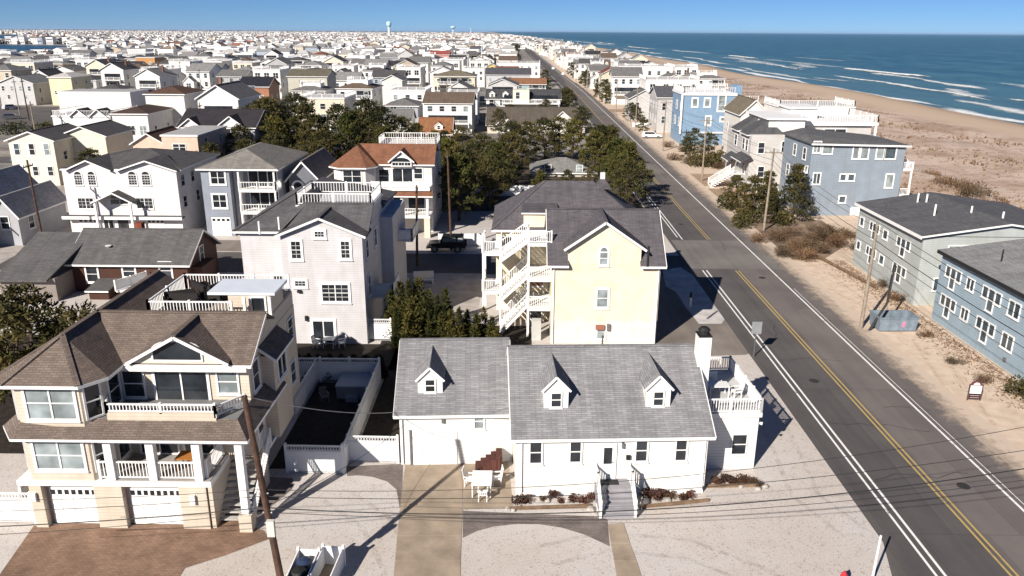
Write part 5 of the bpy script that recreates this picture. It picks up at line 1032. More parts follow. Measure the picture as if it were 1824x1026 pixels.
for x, z in ((1.2, 6.2), (4.8, 6.4), (6.8, 3), (1.5, 2.5)): h.win('F', 0, x, x+.9, z, z+1.6)
for i in range(9): h.P('step', MB().box(-4.6+i*.38, -4.2+i*.38, 4.0, 6.2, .25*i, .25*i+.12), TRIM)
h.rail((-4.6, 4.0), (-1.2, 4.0), 0, 1., za=.2, zb=2.4, ind=False); h.rail((-4.6, 6.2), (-1.2, 6.2), 0, 1., za=.2, zb=2.4, ind=False); h.box('landing', -1.3, 0, 3.8, 6.4, 2.2, 2.4, TRIM)
h = rh('tan roofed tall narrow house behind the grey stair house', 41.5, 150, 5, 12, 9.6, ('gable', 12.0, 'y'), (.74, .72, .68), (.21, .175, .125), 'tan_roof_house', side=[(5.5, 7, 2, .9)], front=[(6, 7.4, 1, .9)])
h = House('sky_blue_house', 'sky blue three storey house with white roof deck and white framed windows', 36.4, 178); occ(35, 52, 176, 193)
SK = siding((.22, .335, .475), .22); w = 12.6
h.wall([(0, w, 0, 13, 0, 10.8)], SK); h.box('deck_edge', -.2, w-1.0, -.2, 13.2, 10.8, 11.3, TRIM); h.box('stair_tower', w-1.6, w, -.1, 4, 10.8, 13.0, SK)
for a, b in (((-.1, -.1), (w-1.6, -.1)), ((-.1, -.1), (-.1, 13)), ((-.1, 13), (w, 13))): h.rail(a, b, 11.3, 1.2, ind=False, sp=.5, mid=2.2)
for r in ((1234, 176, 1242, 189), (1256, 176, 1264, 189), (1258, 208, 1265, 222), (1280, 169, 1291, 197), (1284, 210, 1292, 215)): h.wpx('F', 0, r, ny=1 if r[3]-r[1] < 20 else 3, tr=.3, gl=BLIND)
for y, z in ((2, 7.5), (7, 7.5), (3, 4), (8, 4)): h.win('L', 0, y, y+1.2, z, z+1.6, tr=.2)
h.P('waste_pipe', MB().tube((-.4, -.2, 2.5), (-.4, -.2, 11), .25, .25, 8), TRIM); h.box('garage_band', 4, w, -.4, -.02, 2.6, 2.9, TRIM); h.box('side_deck', w, w+4, 1, 11, 9.4, 9.7, TRIM); h.rail((w, 1.05), (w+4, 1.05), 9.7, 1., ind=False, sp=.5); h.box('post', w+3.7, w+3.95, 1, 1.25, 0, 9.4, TRIM)
rh('grey shingled house with small dark gables left of the sky blue house', 34.5, 200, 10, 13, 8.6, ('gable', 10.8, 'x'), (.52, .51, .51), (.12, .12, .13), 'grey_dune_house', front=[(5.6, 7.2, 3, 1.1), (2.4, 4, 3, 1.1)], side=[(5.6, 7.2, 3, 1.1), (2.4, 4, 3, 1.1)], bal=((4.6, .5, 1, 2.),))
rh('bright white house with tall dark windows and wide white roof deck by dunes', 38, 243, 16, 14, 10.2, ('flat',), (.78, .77, .75), None, 'white_deck_house', deck=True, front=[(7.2, 9.2, 4, 1.5), (3.6, 5.4, 2, 1.2)], side=[(7.2, 9.2, 3, 1.5), (3.6, 5.4, 3, 1.2)])
rh('low grey house with small gable beside the white deck house', 31.5, 228, 8, 11, 6.2, ('gable', 8.4, 'y'), (.6, .59, .58), (.14, .14, .14), 'low_grey_house', front=[(3.6, 5, 2, 1.)], side=[(3.6, 5, 2, 1.)])
rh('tan house with red brown roof on the ocean side of the road', 30.5, 300, 8, 12, 9.2, ('gable', 11.4, 'y'), (.62, .57, .44), (.22, .08, .055), 'tan_red_roof_house', side=[(6, 7.5, 3, 1.1), (3, 4.5, 3, 1.1)], front=[(6, 7.5, 2, 1.)])
rh('long white flat topped house seen beyond the tan red roofed house', 40, 330, 22, 13, 10.5, ('flat',), (.78, .76, .72), None, 'long_white_house', deck=True, front=[(7.4, 9, 6, 1.2)], side=[(7, 8.6, 3, 1.)])
rh('bulky white house with stacked decks behind the pale grey stair house', 45.5, 140.5, 13, 9, 11.6, ('flat',), (.78, .77, .75), None, 'white_stacked_house', deck=True, front=[(8.6, 10.4, 4, 1.4), (5.4, 7, 3, 1.2)], side=[(8.6, 10.2, 2, 1.3), (5.4, 7, 2, 1.1)], bal=((8.2, .5, 1, 2.),))
# ================================================================ rows of houses that fill the island
WSO = siding('OBJ', .2); RSO = shingle('OBJ')
WALLS = [('white', (.78, .77, .75)), ('white', (.80, .79, .77)), ('white', (.76, .75, .72)), ('cream', (.70, .64, .52)), ('pale grey', (.54, .54, .55)), ('grey', (.40, .40, .42)), ('beige', (.56, .49, .40)), ('blue grey', (.33, .38, .45)), ('tan', (.46, .38, .28)), ('pale blue', (.45, .52, .58))]
ROOFS = [('grey', (.20, .195, .19)), ('dark grey', (.11, .105, .105)), ('brown', (.17, .125, .095)), ('light grey', (.30, .29, .28)), ('black', (.055, .052, .055)), ('red brown', (.22, .10, .065))]
protos = []
def proto(w, d, ze, roof, **k):
    h = House('house', None, -400, -400); h.ox = h.oy = 0
    simple(h, w, d, ze, roof, WSO, RSO, **k); protos.append((h.e, w, d, roof[0], 3 if ze > 7 else 2, len(k.get('bal', ())) > 0)); return h
f2 = [(3.5, 4.9, 3, 1.1), (.9, 2.2, 2, 1.1)]; f3 = [(6.2, 7.6, 3, 1.2), (3.5, 4.9, 3, 1.2)]; s2 = [(3.5, 4.9, 2, 1.)]; s3 = [(6.2, 7.6, 2, 1.), (3.5, 4.9, 2, 1.)]
proto(9.5, 12, 5.8, ('gable', 8.0, 'x'), front=f2, side=s2); proto(9, 13, 5.8, ('gable', 8.2, 'y'), front=f2, side=s2, gar=1)
proto(10, 12, 8.4, ('hip', 10.2), front=f3, side=s3, gar=2); proto(9.5, 13, 8.4, ('gable', 10.6, 'y'), front=[(3.5, 4.9, 2, 1.3)], side=s3, bal=((5.8, .1, .9, 1.8),), gar=2)
proto(10.5, 13, 8.8, ('flat',), deck=True, front=f3, side=s3, gar=2); proto(10, 11, 5.6, ('hip', 7.4), front=f2, side=s2)
proto(11, 13, 8.4, ('gable', 10.8, 'x'), front=[(6.2, 7.6, 4, 1.1)], side=s3, bal=((3.0, .05, .95, 2.),)); proto(10, 13, 8.0, ('hip', 9.8), front=[], side=s3, bal=((5.6, .05, .6, 1.8), (2.8, .05, .95, 1.8)))
proto(12, 9, 3.2, ('gable', 5.6, 'x'), front=[(1., 2.3, 3, 1.2)], side=[(1., 2.3, 2, 1.)]); proto(9.5, 14, 9.2, ('flat',), deck=True, front=[(6.6, 8.4, 3, 1.7)], side=s3, bal=((3.4, 0, 1, 2.),))
def extra(h, w, d, ze, kind):
    if kind == 'dormers':
        for u in (.28, .72):
            m = MB().extr([(w*u-.8, .7, ze+.2), (w*u+.8, .7, ze+.2), (w*u+.8, .7, ze+1.3), (w*u, .7, ze+2.0), (w*u-.8, .7, ze+1.3)], (0, 2.6, 0)); h.P('dormer', m, WSO); fwin(h, 'F', .7, w*u-.35, w*u+.35, ze+.55, ze+1.3)
    if kind == 'deck':
        h.box('roof_deck', w*.2, w*.8, d*.3, d*.75, ze, ze+2.1, TRIM)
        for a, b in (((w*.2, d*.3), (w*.8, d*.3)), ((w*.8, d*.3), (w*.8, d*.75)), ((w*.2, d*.3), (w*.2, d*.75))): h.rail(a, b, ze+2.1, 1., ind=False, sp=.35, mid=2.5)
    if kind == 'wing': h.box('wing_wall', w*.55, w, -3.2, 0, 0, ze*.62, WSO); h.gable(w*.55, w, -3.2, .2, ze*.62, ze*.62+1.5, 'y', .3, RSO, name='roof_wing', wallmat=WSO, g2=(1, 0)); fwin(h, 'F', -3.2, w*.68, w*.87, ze*.62-1.8, ze*.62-.5, 2)
    if kind == 'chimney': h.box('chimney', w*.7, w*.7+.7, d*.55, d*.55+.7, ze, ze+3.2, concrete((.26, .14, .1), (.21, .07, .012, .5)))
p_ = proto(10, 12, 5.8, ('gable', 8.6, 'x'), front=f2, side=s2); extra(p_, 10, 12, 5.8, 'dormers'); extra(p_, 10, 12, 5.8, 'chimney')
p_ = proto(10.5, 13, 8.4, ('hip', 10.2), front=f3, side=s3, bal=((5.8, .5, 1, 1.6),), gar=2); extra(p_, 10.5, 13, 8.4, 'deck')
p_ = proto(9.5, 13, 8.2, ('gable', 10.4, 'x'), front=f3, side=s3); extra(p_, 9.5, 13, 8.2, 'wing')
p_ = proto(9, 11, 5.8, ('hip', 7.8), front=f2, side=s2); extra(p_, 9, 11, 5.8, 'wing'); extra(p_, 9, 11, 5.8, 'chimney')
p_ = proto(8, 12, 9.4, ('gable', 11.6, 'y'), front=[(3.5, 4.9, 2, 1.2)], side=s3, bal=((6.0, .1, .9, 1.6), (3.0, .1, .9, 1.6))); extra(p_, 8, 12, 9.4, 'chimney')
ONES = ['first', 'second', 'third', 'fourth', 'fifth', 'sixth', 'seventh', 'eighth', 'ninth', 'tenth', 'eleventh', 'twelfth', 'thirteenth', 'fourteenth', 'fifteenth', 'sixteenth', 'seventeenth', 'eighteenth', 'nineteenth', 'twentieth', 'twenty-first', 'twenty-second', 'twenty-third', 'twenty-fourth', 'twenty-fifth', 'twenty-sixth', 'twenty-seventh', 'twenty-eighth', 'twenty-ninth', 'thirtieth', 'thirty-first', 'thirty-second', 'thirty-third', 'thirty-fourth', 'thirty-fifth', 'thirty-sixth']
for T_ in ('thirty', 'forty', 'fifty', 'sixty', 'seventy', 'eighty', 'ninety'):
    for O_ in ONES[:9]:
        if f'{T_}-{O_}' not in ONES: ONES.append(f'{T_}-{O_}')
occ(-52, 19, 108, 168); occ(-125, -74, 196, 255)      # wooded lots and the asphalt lot at left
occ(-185, -84, 142, 262)
def free(x0, x1, y0, y1): return not any(a < x1 and b > x0 and c < y1 and d > y0 for a, b, c, d in OCC)
def inbay(x, y): 
    p = P2(x, y); return (p[0] < 129 and 79 < p[1] < 112) or (p[0] < 37 and 61 < p[1] < 78) or (80 < p[0] < 127 and 65 < p[1] < 77)
def P2(x, y, z=0):
    v = Vector((x, y, z-HC)); k = v.dot(fw); return (CXP+FPX*v.dot(rt)/k, CYP-FPX*v.dot(up)/k)
first = [True]*len(protos); nhouse = 0; FARH = MB(); FARH2 = []
def put(x, y, rowname, k, west=True):
    global nhouse
    r = random; i = r.choices(range(len(protos)), [.6, .8, 1.2, 1.2, 1.9, .6, 1, 1.3, .4, 1.9, .8, 1.9, 1, .7, 1.5])[0]; e, w, d, rf, fl, bal = protos[i]
    W_ = r.choices(WALLS, [7, 7, 6, 3, 2, 1.4, 1.4, 1.4, .7, .7])[0]; R_ = r.choices(ROOFS, [4, 3, 1.6, 4, .8, .3])[0]
    if not free(x, x+w, y, y+d): return False
    occ(x, x+w, y, y+d)
    o = e if first[i] else copy_tree(e); first[i] = False
    o.location = (x, y, 0); s = .86+.3*r.random(); fx = r.choice((1, 1, -1)); o.scale = (fx*r.uniform(.9, 1.06), r.uniform(.9, 1.05), s); o.rotation_euler.z = R(r.uniform(-3, 3))
    if fx < 0: o.location.x += w
    for c in o.children:
        c.color = (*(R_[1] if c.name.startswith('roof') else W_[1]), 1)
    rn = {'gable': 'gable', 'hip': 'hip', 'flat': 'flat'}[rf]
    o['label'] = (f'{W_[0]} {"three" if fl == 3 else "two"} storey house with {"" if rf == "flat" else R_[0]+" "}{rn} roof, {k} {rowname}')
    o['category'] = 'house'; o['group'] = 'houses in the rows left of the road' if west else 'houses on the ocean side of the road'
    nhouse += 1; return True
# left of the road: two rows to each block
for si in range(0, 8):
    for half in (0, 1):
        yr = STREETS[si]+10.5+half*34; row = si*2+half; kk = 0
        if row == 0: continue
        x = 5+rshift(yr)
        while x > -.69*(yr+14)-12:
            wlot = 13.2+random.random()*2.2; x -= wlot
            jit = random.uniform(-2, 3)
            if P2(x+5, yr)[0] < -40: break
            if inbay(x+5, yr): continue
            if row >= 13: continue
            if put(x, yr+jit, f'from road, row {ONES[row]}', ONES[kk]): kk += 1
# ocean side
kk = 0; y = 262
while y < 900:
    for col, x in enumerate((31.5, 48, 64)):
        if y > 270+col*10 and random.random() < .93: 
            if put(x+random.uniform(-1, 2)+rshift(y)*.7+shift(y), y+random.uniform(-2, 2), 'along the ocean side', ONES[kk], False): kk += 1
    y += 19.5
# --- beyond: houses too many and too small to tell apart, one mass
rd = random.Random(11); m = MB()
def far_house(m, x, y, det):
    w, d, z = rd.uniform(8, 12), rd.uniform(9, 14), rd.choice((5.6, 7, 8.4, 9, 9.8, 10.6)); wc = rd.choices(WALLS, [6, 6, 5, 3, 3, 2, 2, 2, 1, 1])[0][1]; rc = rd.choices(ROOFS, [4, 2, 2, 6, 0, 1])[0][1]; kf = rd.uniform(.9, 1.7); rc = tuple(c*kf for c in rc)
    m.solid([(x, y, 0), (x+w, y, 0), (x+w, y+d, 0), (x, y+d, 0), (x, y, z), (x+w, y, z), (x+w, y+d, z), (x, y+d, z)], [(0, 1, 5, 4), (1, 2, 6, 5), (3, 0, 4, 7), (2, 3, 7, 6)], wc)
    k = rd.random(); o = .4; a = [(x-o, y-o, z), (x+w+o, y-o, z), (x+w+o, y+d+o, z), (x-o, y+d+o, z)]; h = rd.uniform(1.6, 2.8)
    if k < .38: m.solid(a+[(p[0], p[1], z+.9) for p in a], [(0, 1, 5, 4), (1, 2, 6, 5), (3, 0, 4, 7)], (.8, .79, .77)); m.face([(p[0], p[1], z+.9) for p in a], (.42, .41, .40))
    elif k < .6: m.solid(a+[(x+w*.3, y+d/2, z+h), (x+w*.7, y+d/2, z+h)], [(0, 1, 5, 4), (1, 2, 5), (2, 3, 4, 5), (3, 0, 4)], rc)
    elif k < .8: m.solid(a+[(x-o, y+d/2, z+h), (x+w+o, y+d/2, z+h)], [(0, 1, 5, 4), (2, 3, 4, 5)], rc); m.face([(x+w, y, z), (x+w, y+d, z), (x+w, y+d/2, z+h)], wc)
    else: m.solid(a+[(x+w/2, y-o, z+h), (x+w/2, y+d+o, z+h)], [(1, 2, 5, 4), (3, 0, 4, 5)], rc); m.face([(x, y, z), (x+w, y, z), (x+w/2, y, z+h)], wc)
    if rd.random() < .45:
        w2, d2, z2 = w*rd.uniform(.35, .6), rd.uniform(3, 5), z*rd.uniform(.45, .8); xx = x+rd.choice((0, w-w2)); m.solid([(xx, y-d2, 0), (xx+w2, y-d2, 0), (xx+w2, y, 0), (xx, y, 0), (xx, y-d2, z2), (xx+w2, y-d2, z2), (xx+w2, y, z2), (xx, y, z2)], [(0, 1, 5, 4), (1, 2, 6, 5), (3, 0, 4, 7)], wc)
        if rd.random() < .5: m.solid([(xx-.3, y-d2-.3, z2), (xx+w2+.3, y-d2-.3, z2), (xx+w2/2, y-d2-.3, z2+1.5), (xx-.3, y, z2), (xx+w2+.3, y, z2), (xx+w2/2, y, z2+1.5)], [(1, 4, 5, 2), (3, 0, 2, 5)], rc); m.face([(xx, y-d2, z2), (xx+w2, y-d2, z2), (xx+w2/2, y-d2, z2+1.4)], wc)
        else: m.solid([(xx-.2, y-d2-.2, z2), (xx+w2+.2, y-d2-.2, z2), (xx+w2+.2, y, z2), (xx-.2, y, z2), (xx-.2, y-d2-.2, z2+.8), (xx+w2+.2, y-d2-.2, z2+.8), (xx+w2+.2, y, z2+.8), (xx-.2, y, z2+.8)], [(0, 1, 5, 4), (1, 2, 6, 5), (3, 0, 4, 7), (4, 5, 6, 7)], (.78, .77, .75))
    if k >= .38 and rd.random() < .4: a_ = x+w*rd.uniform(.1, .5); b_ = y+d*.3; m.box(a_, a_+3, b_, b_+3, z, z+h+.9, (.79, .78, .76))
    if rd.random() < .25: m.box(x+w*.7, x+w*.7+.7, y+d*.4, y+d*.4+.7, z, z+h+1.0, rd.choice(((.3, .14, .1), (.6, .58, .55))))
    if det:
        for zz in (1.2, 3.8, 6.4):
            if zz+1.6 < z+.2:
                if rd.random() < .3: m.face([(x+.6, y-.06, zz), (x+w-.6, y-.06, zz), (x+w-.6, y-.06, zz+1.6), (x+.6, y-.06, zz+1.6)], (.05, .05, .055)); continue
                for q in range(3):
                    if rd.random() < .8: u = x+w*(q+.25)/3; m.face([(u, y-.06, zz), (u+1.2, y-.06, zz), (u+1.2, y-.06, zz+1.4), (u, y-.06, zz+1.4)], (.03, .033, .04))
yr = STREETS[7]-24; row = 0
while yr < 6200:
    stp = 29 if yr < 2600 else 52
    x = 5+rshift(yr)+shift(yr)*.8
    while x > -.70*yr-20:
        x -= rd.uniform(11.5, 16)*(1 if yr < 2600 else 1.35)
        if rd.random() < .08 or inbay(x+5, yr) or not free(x, x+11, yr, yr+13): continue
        far_house(m, x, yr+rd.uniform(-5, 6), yr < 1700)
    yr += stp
y = 905
while y < 3400:
    for x in (31, 47, 62): far_house(m, x+shift(y)+rshift(y)*.5*0+rd.uniform(-2, 2), y+rd.uniform(-3, 3), y < 1700)
    y += 21
y = 1160
while y < 3600:
    for x in (8, 20): far_house(m, x+shift(y)+rshift(y)*.6+rd.uniform(-2, 2), y+rd.uniform(-6, 6), y < 1700)
    y += 24
o = link('distant_houses', m.mesh('distant_houses', plain('Col', .7, .05), 'Col')); tag(o, 'mass of distant pale houses filling the island to the horizon', 'houses', kind='stuff')
# far shore woods on the horizon
m = MB()
for i in range(500):
    x = -9500+i*21; y = 8600+rd.uniform(-300, 300); hh = rd.uniform(7, 15)
    if x > -500: break
    m.solid([(x-22, y, 0), (x+22, y, 0), (x+rd.uniform(4, 20), y, hh), (x-rd.uniform(4, 20), y, hh*.9), (x, y+30, hh*.5)], [(0, 1, 2, 3), (3, 2, 4)], (.05, .058, .05))
tag(link('far_woods', m.mesh('far_woods', plain('Col', .9, .1), 'Col')), 'low dark line of woods along the far shore', 'woods', kind='stuff')
# water towers
def tower(label, px, pytop, Yd, wpx_, colpx, hk=1.7):
    dd = ray(px, pytop); x = dd.x*Yd/dd.y; zt = HC+dd.z*Yd/dd.y; r = wpx_*Yd/FPX/2*.951; hh = r*hk
    t = thing('water_tower', label, 'water tower', (x, Yd, 0)); rc = colpx*Yd/FPX/2*.951
    O('tank', MB().lathe(0, 0, [(rc, zt-hh*1.25), (r*.8, zt-hh*1.05), (r, zt-hh*.8), (r, zt-hh*.3), (r*.8, zt-hh*.08), (r*.3, zt)], 20), plain((.42, .62, .72), .5, .05), t)
    O('column', MB().lathe(0, 0, [(rc*1.2, 0), (rc, zt*.1), (rc, zt-hh*1.2)], 16), plain((.66, .70, .72), .5, .05), t)
tower('pale blue water tower on a white column standing above the town', 692.5, 38, 2050, 9, 4.5); tower('smaller flat water tower far off near the centre of the horizon', 807, 46.5, 4300, 9, 2, .8); tower('tiny most distant water tower right of the other two', 839, 50.5, 6000, 4, 1.2, .8)
print('houses', nhouse)
# ================================================================ trees and shrubs
def leafmat(c0, c1, c2):
    m, t, b = newmat('foliage'); g = N(t, 'ShaderNodeNewGeometry'); oi = N(t, 'ShaderNodeObjectInfo')
    c = mixc(t, c0, c1, g.outputs['Random Per Island']); c = mixc(t, c, c2, mathn(t, 'MULTIPLY', ramp(t, noise(t, .55, 3), .45, .68), .8))
    c = mixc(t, mixc(t, c, (1.25, 1.05, .85), 1., 'MULTIPLY'), mixc(t, c, (.62, .66, .6), 1., 'MULTIPLY'), oi.outputs['Random'])
    t.links.new(c, b.inputs['Base Color']); b.inputs['Roughness'].default_value = .8; b.inputs['Specular IOR Level'].default_value = .12; return m
PINE = leafmat((.036, .042, .018), (.068, .068, .028), (.10, .088, .032)); CED = leafmat((.028, .034, .011), (.062, .066, .02), (.095, .088, .028)); OLV = leafmat((.058, .066, .02), (.10, .102, .03), (.125, .11, .035))
DRY = leafmat((.095, .062, .042), (.16, .108, .072), (.20, .145, .10)); RED = leafmat((.075, .035, .03), (.12, .06, .05), (.06, .05, .03)); BARK = plain((.085, .06, .045), .9, .3, 4)
def leaf(m, p, n, l, w, rd):
    a = Vector((rd.gauss(0, 1), rd.gauss(0, 1), rd.gauss(0, 1))).normalized(); t = (n*.9+a*.8).normalized(); s = t.cross(Vector((rd.gauss(0, 1), rd.gauss(0, 1), rd.gauss(0, 1)))).normalized()
    m.v += [tuple(p-s*w*.5), tuple(p+s*w*.5), tuple(p+t*l+s*w*.3), tuple(p+t*l-s*w*.3)]; i = len(m.v); m.f.append((i-4, i-3, i-2, i-1)); m.c.append(None)
def pine_proto(seed, H=8., Rr=3., mat=PINE, ncl=38, low=.2, per=85, cone=False):
    rd = random.Random(seed); m = MB(); tr = MB(); lean = Vector((rd.uniform(-.5, .5), rd.uniform(-.5, .5), 0)); pts = [Vector((0, 0, 0))]
    for i in range(1, 6): pts.append(Vector((lean.x*(i/5)**1.5+rd.uniform(-.12, .12), lean.y*(i/5)**1.5+rd.uniform(-.12, .12), H*.9*i/5)))
    r = H*.024
    for i in range(5): tr.tube(pts[i], pts[i+1], r*(1-i*.17), r*(1-(i+1)*.17), 7)
    for k in range(ncl):
        f = low+(1-low)*(k/ncl)**.85; z = H*f; prof = (1-abs(f-.45)*1.1)**.7 if f < .45 else (1-((f-.45)/.6)**1.7)
        if cone: prof = (1-f)**.8+.05
        ang = k*2.4+rd.uniform(-.5, .5); rr = Rr*max(.12, prof)*rd.uniform(.35, 1.28); base = lean*(f**1.5)
        c = base+Vector((math.cos(ang)*rr, math.sin(ang)*rr, z+rd.uniform(-.3, .3)))
        if k % 2 == 0: s = base+Vector((0, 0, max(.3, z-.25*rr-.3))); tr.tube(s, c, .05+.012*rr, .02, 5)
        cr = Rr*rd.uniform(.17, .36)
        for q in range(per):
            d = Vector((rd.gauss(0, 1), rd.gauss(0, 1), rd.gauss(0, .62))).normalized(); d2 = Vector((d.x, d.y, d.z*.62)); p = c+d2*cr*rd.uniform(.35, 1.0)
            leaf(m, p, (d+Vector((0, 0, .6))).normalized(), rd.uniform(.22, .42), rd.uniform(.10, .18), rd)
    return m.mesh('crown', mat, uv=False), tr.mesh('trunk', BARK, uv=False)
def cedar_proto(seed, H=4.5, Rr=.72, mat=CED):
    rd = random.Random(seed); m = MB(); tr = MB().tube((0, 0, 0), (0, 0, H*.7), .09, .03, 6); tips = [(Vector((0, 0, 0)), 1.)]+[(Vector((rd.uniform(-.6, .6), rd.uniform(-.6, .6), 0)), rd.uniform(.35, .85)) for _ in range(5)]
    for c, k in tips:
        for q in range(420):
            f = rd.random()**.8; a = rd.random()*6.283; rr = Rr*(.75 if k < 1 else 1)*((1-f)**.75*.95+.04)*rd.uniform(.6, 1.08)
            p = c+Vector((math.cos(a)*rr, math.sin(a)*rr, .15+f*H*k)); leaf(m, p, Vector((math.cos(a)*.35, math.sin(a)*.35, 1)), rd.uniform(.2, .38), rd.uniform(.07, .14), rd)
    return m.mesh('crown', mat, uv=False), tr.mesh('trunk', BARK, uv=False)
def bush_proto(seed, mat, H=1.2, Rr=1., n=420, twig=False):
    rd = random.Random(seed); m = MB(); tr = MB()
    cl = [(Vector((rd.uniform(-.55, .55)*Rr, rd.uniform(-.55, .55)*Rr, rd.uniform(.25, .6)*H)), rd.uniform(.3, .55)) for _ in range(9)]
    for c, k in cl: tr.tube((0, 0, 0), c, .03, .012, 5)
    for q in range(n):
        c, k = rd.choice(cl); d = Vector((rd.gauss(0, 1), rd.gauss(0, 1), rd.gauss(0, .8))).normalized(); p = c+Vector((d.x*Rr*k, d.y*Rr*k, d.z*H*k))
        p.z = max(.03, p.z); leaf(m, p, (d+Vector((0, 0, .8))).normalized(), rd.uniform(.2, .5) if twig else rd.uniform(.1, .22), (.035 if twig else .10)*rd.uniform(.7, 1.4), rd)
    return m.mesh('crown', mat, uv=False), tr.mesh('stem', BARK, uv=False)
PP = [pine_proto(s, 8, 3.0) for s in (1, 2, 3)]+[pine_proto(9, 8, 2.5, OLV, 40), pine_proto(12, 8, 2.9, PINE, 46, .08, 80, True)]; CP = [cedar_proto(s) for s in (1, 2, 3)]
BD = [bush_proto(s, DRY, 1.2, 1.1, 520, True) for s in (1, 2)]; BR_ = [bush_proto(s, RED, .7, .55, 260) for s in (3, 4)]; BGN = [bush_proto(s, PINE, 1.4, 1.2, 700) for s in (5, 6)]; BCO = cedar_proto(7, 1.15, .38, leafmat((.012, .016, .008), (.03, .03, .012), (.04, .035, .015)))
def plant(name, label, cat, pr, x, y, s, sz=None, group=None, z=0, rz=None):
    t = thing(name, label, cat, (x, y, z), random.random()*6.28 if rz is None else rz, group); t.scale = (s, s, sz or s)
    link('crown', pr[0], t); link('trunk' if 'tree' in name or 'cedar' in name else 'stem', pr[1], t); return t
# pine grove behind the houses (px of the base gives the spot on the ground)
def grove(where, lst, group, nm='pine_tree'):
    for i, (x, y, H, k) in enumerate(sorted(lst)):
        plant(nm, f'{("dark pine tree", "dark pine tree", "dark pine tree", "olive green pine tree", "dark conical pine tree")[k]} {where}, {ONES[i]} from the left', 'tree', PP[k], x, y, H/8*random.uniform(.95, 1.1), H/8, group)
grove('in the tall grove left of centre', [(-52, 152, 9.5, 0), (-47, 148, 11.5, 1), (-44, 143, 9, 3), (-42.5, 154, 12, 2), (-39, 147, 11, 0), (-37, 140, 8, 1), (-34, 150, 10.5, 2), (-31, 145, 9.5, 3), (-28.5, 152, 9, 1), (-34, 138, 7.5, 0), (-26, 146, 7.5, 2), (-48.5, 138, 8, 0), (-45, 130, 6.5, 2), (-22.5, 153, 8, 0), (-30, 156, 11, 0), (-26.5, 152, 10, 2), (-24, 142, 7.5, 3), (-50, 157, 11, 2), (-41, 133, 7.5, 2)], 'pines in the tall grove')
grove('in the wooded lot behind the yellow house', [(-7.8, 102, 8.6, 3), (-4, 109, 7.4, 0), (-9, 113, 8.0, 1), (-11, 121, 8.2, 3), (-3.5, 122, 7.6, 3), (-1.2, 130, 8, 0), (-1, 145, 8.2, 2), (5, 151, 8.2, 0), (10.5, 153, 8, 3), (14.8, 146, 7.6, 2), (15.8, 128, 7.6, 3), (16.3, 117, 8.4, 3), (15.6, 109, 7.2, 0), (13.2, 139, 7.4, 3), (8, 156, 8, 2), (17.4, 146, 7.5, 0), (-7, 127, 7, 0), (-3, 116, 6.6, 1), (17, 137, 6, 3), (7.5, 121, 3.6, 0), (3.4, 119.5, 3.8, 3), (11.5, 124, 3.6, 2), (-13, 139, 7, 1), (-16, 150, 6, 3), (-6, 135, 7.2, 2), (-10.5, 147, 7, 2), (-14.5, 127, 6.6, 0), (-12.5, 109, 6, 2), (16.8, 154, 6.4, 1), (1.5, 156, 7, 1)], 'pines in the wooded lot')
grove('on the far left bank of the main road', [(14, 236, 8, 0), (13, 246, 7, 1), (15, 256, 7, 2), (11.5, 318, 6, 0), (7, 222, 6, 1), (15.5, 196, 6.5, 2), (12.5, 376, 7, 0)], 'pines left of the main road')
grove('on the ocean side of the main road', [(31.8, 104, 5.8, 0), (37, 104, 7.2, 4), (34.6, 108.5, 5.6, 4), (31, 110, 4.8, 0), (33.6, 102.5, 4.5, 4), (38.0, 158, 5, 2), (33.5, 155, 4.5, 0), (36, 165, 5, 1), (31.5, 226, 5, 2), (33, 222, 4.2, 0), (36.5, 234, 6, 1), (30.5, 282, 6, 0), (29.8, 290, 7.5, 1), (32, 318, 7, 2), (29.5, 362, 7.5, 0), (30, 376, 6, 1), (29, 440, 8, 2), (30.5, 196, 4, 1)], 'pines on the ocean side')
plant('pine_tree', 'large dark pine filling the left edge beside the beige house roof', 'tree', PP[0], -32.3, 46.5, 1.12, .9); plant('pine_tree', 'dark pine tree below the shingled house at the left edge', 'tree', PP[1], -34.5, 52.0, 1.1, .8); plant('pine_tree', 'bushy pine tree directly behind the beige house left gable', 'tree', PP[2], -28.6, 47.6, .95, .78)
plant('pine_tree', 'small pine between the cream house and the arched window house', 'tree', PP[0], -67.5, 123, .85, .75); plant('pine_tree', 'dark pine squeezed between peach house and blue grey house', 'tree', PP[1], -46.5, 117, .9, .95); plant('pine_tree', 'brown olive tree beside the orange cape house', 'tree', PP[3], -22, 172, .8, .62)
plant('pine_tree', 'round dark tree at the corner behind the blue grey house wing', 'tree', PP[2], -27.5, 112, .75, .8); plant('pine_tree', 'pine tree overhanging the dark gap left of the orange roofed house', 'tree', PP[0], -33, 122, .8, .85)
# hedge trees along the asphalt lot
for i in range(7): plant('hedge_shrub', f'green hedge shrub along the asphalt lot, {ONES[i]} from the left', 'shrub', BGN[i % 2], -120+i*5.6, 188+i*2.2, 2.6, 2.0, 'hedge along the asphalt lot')
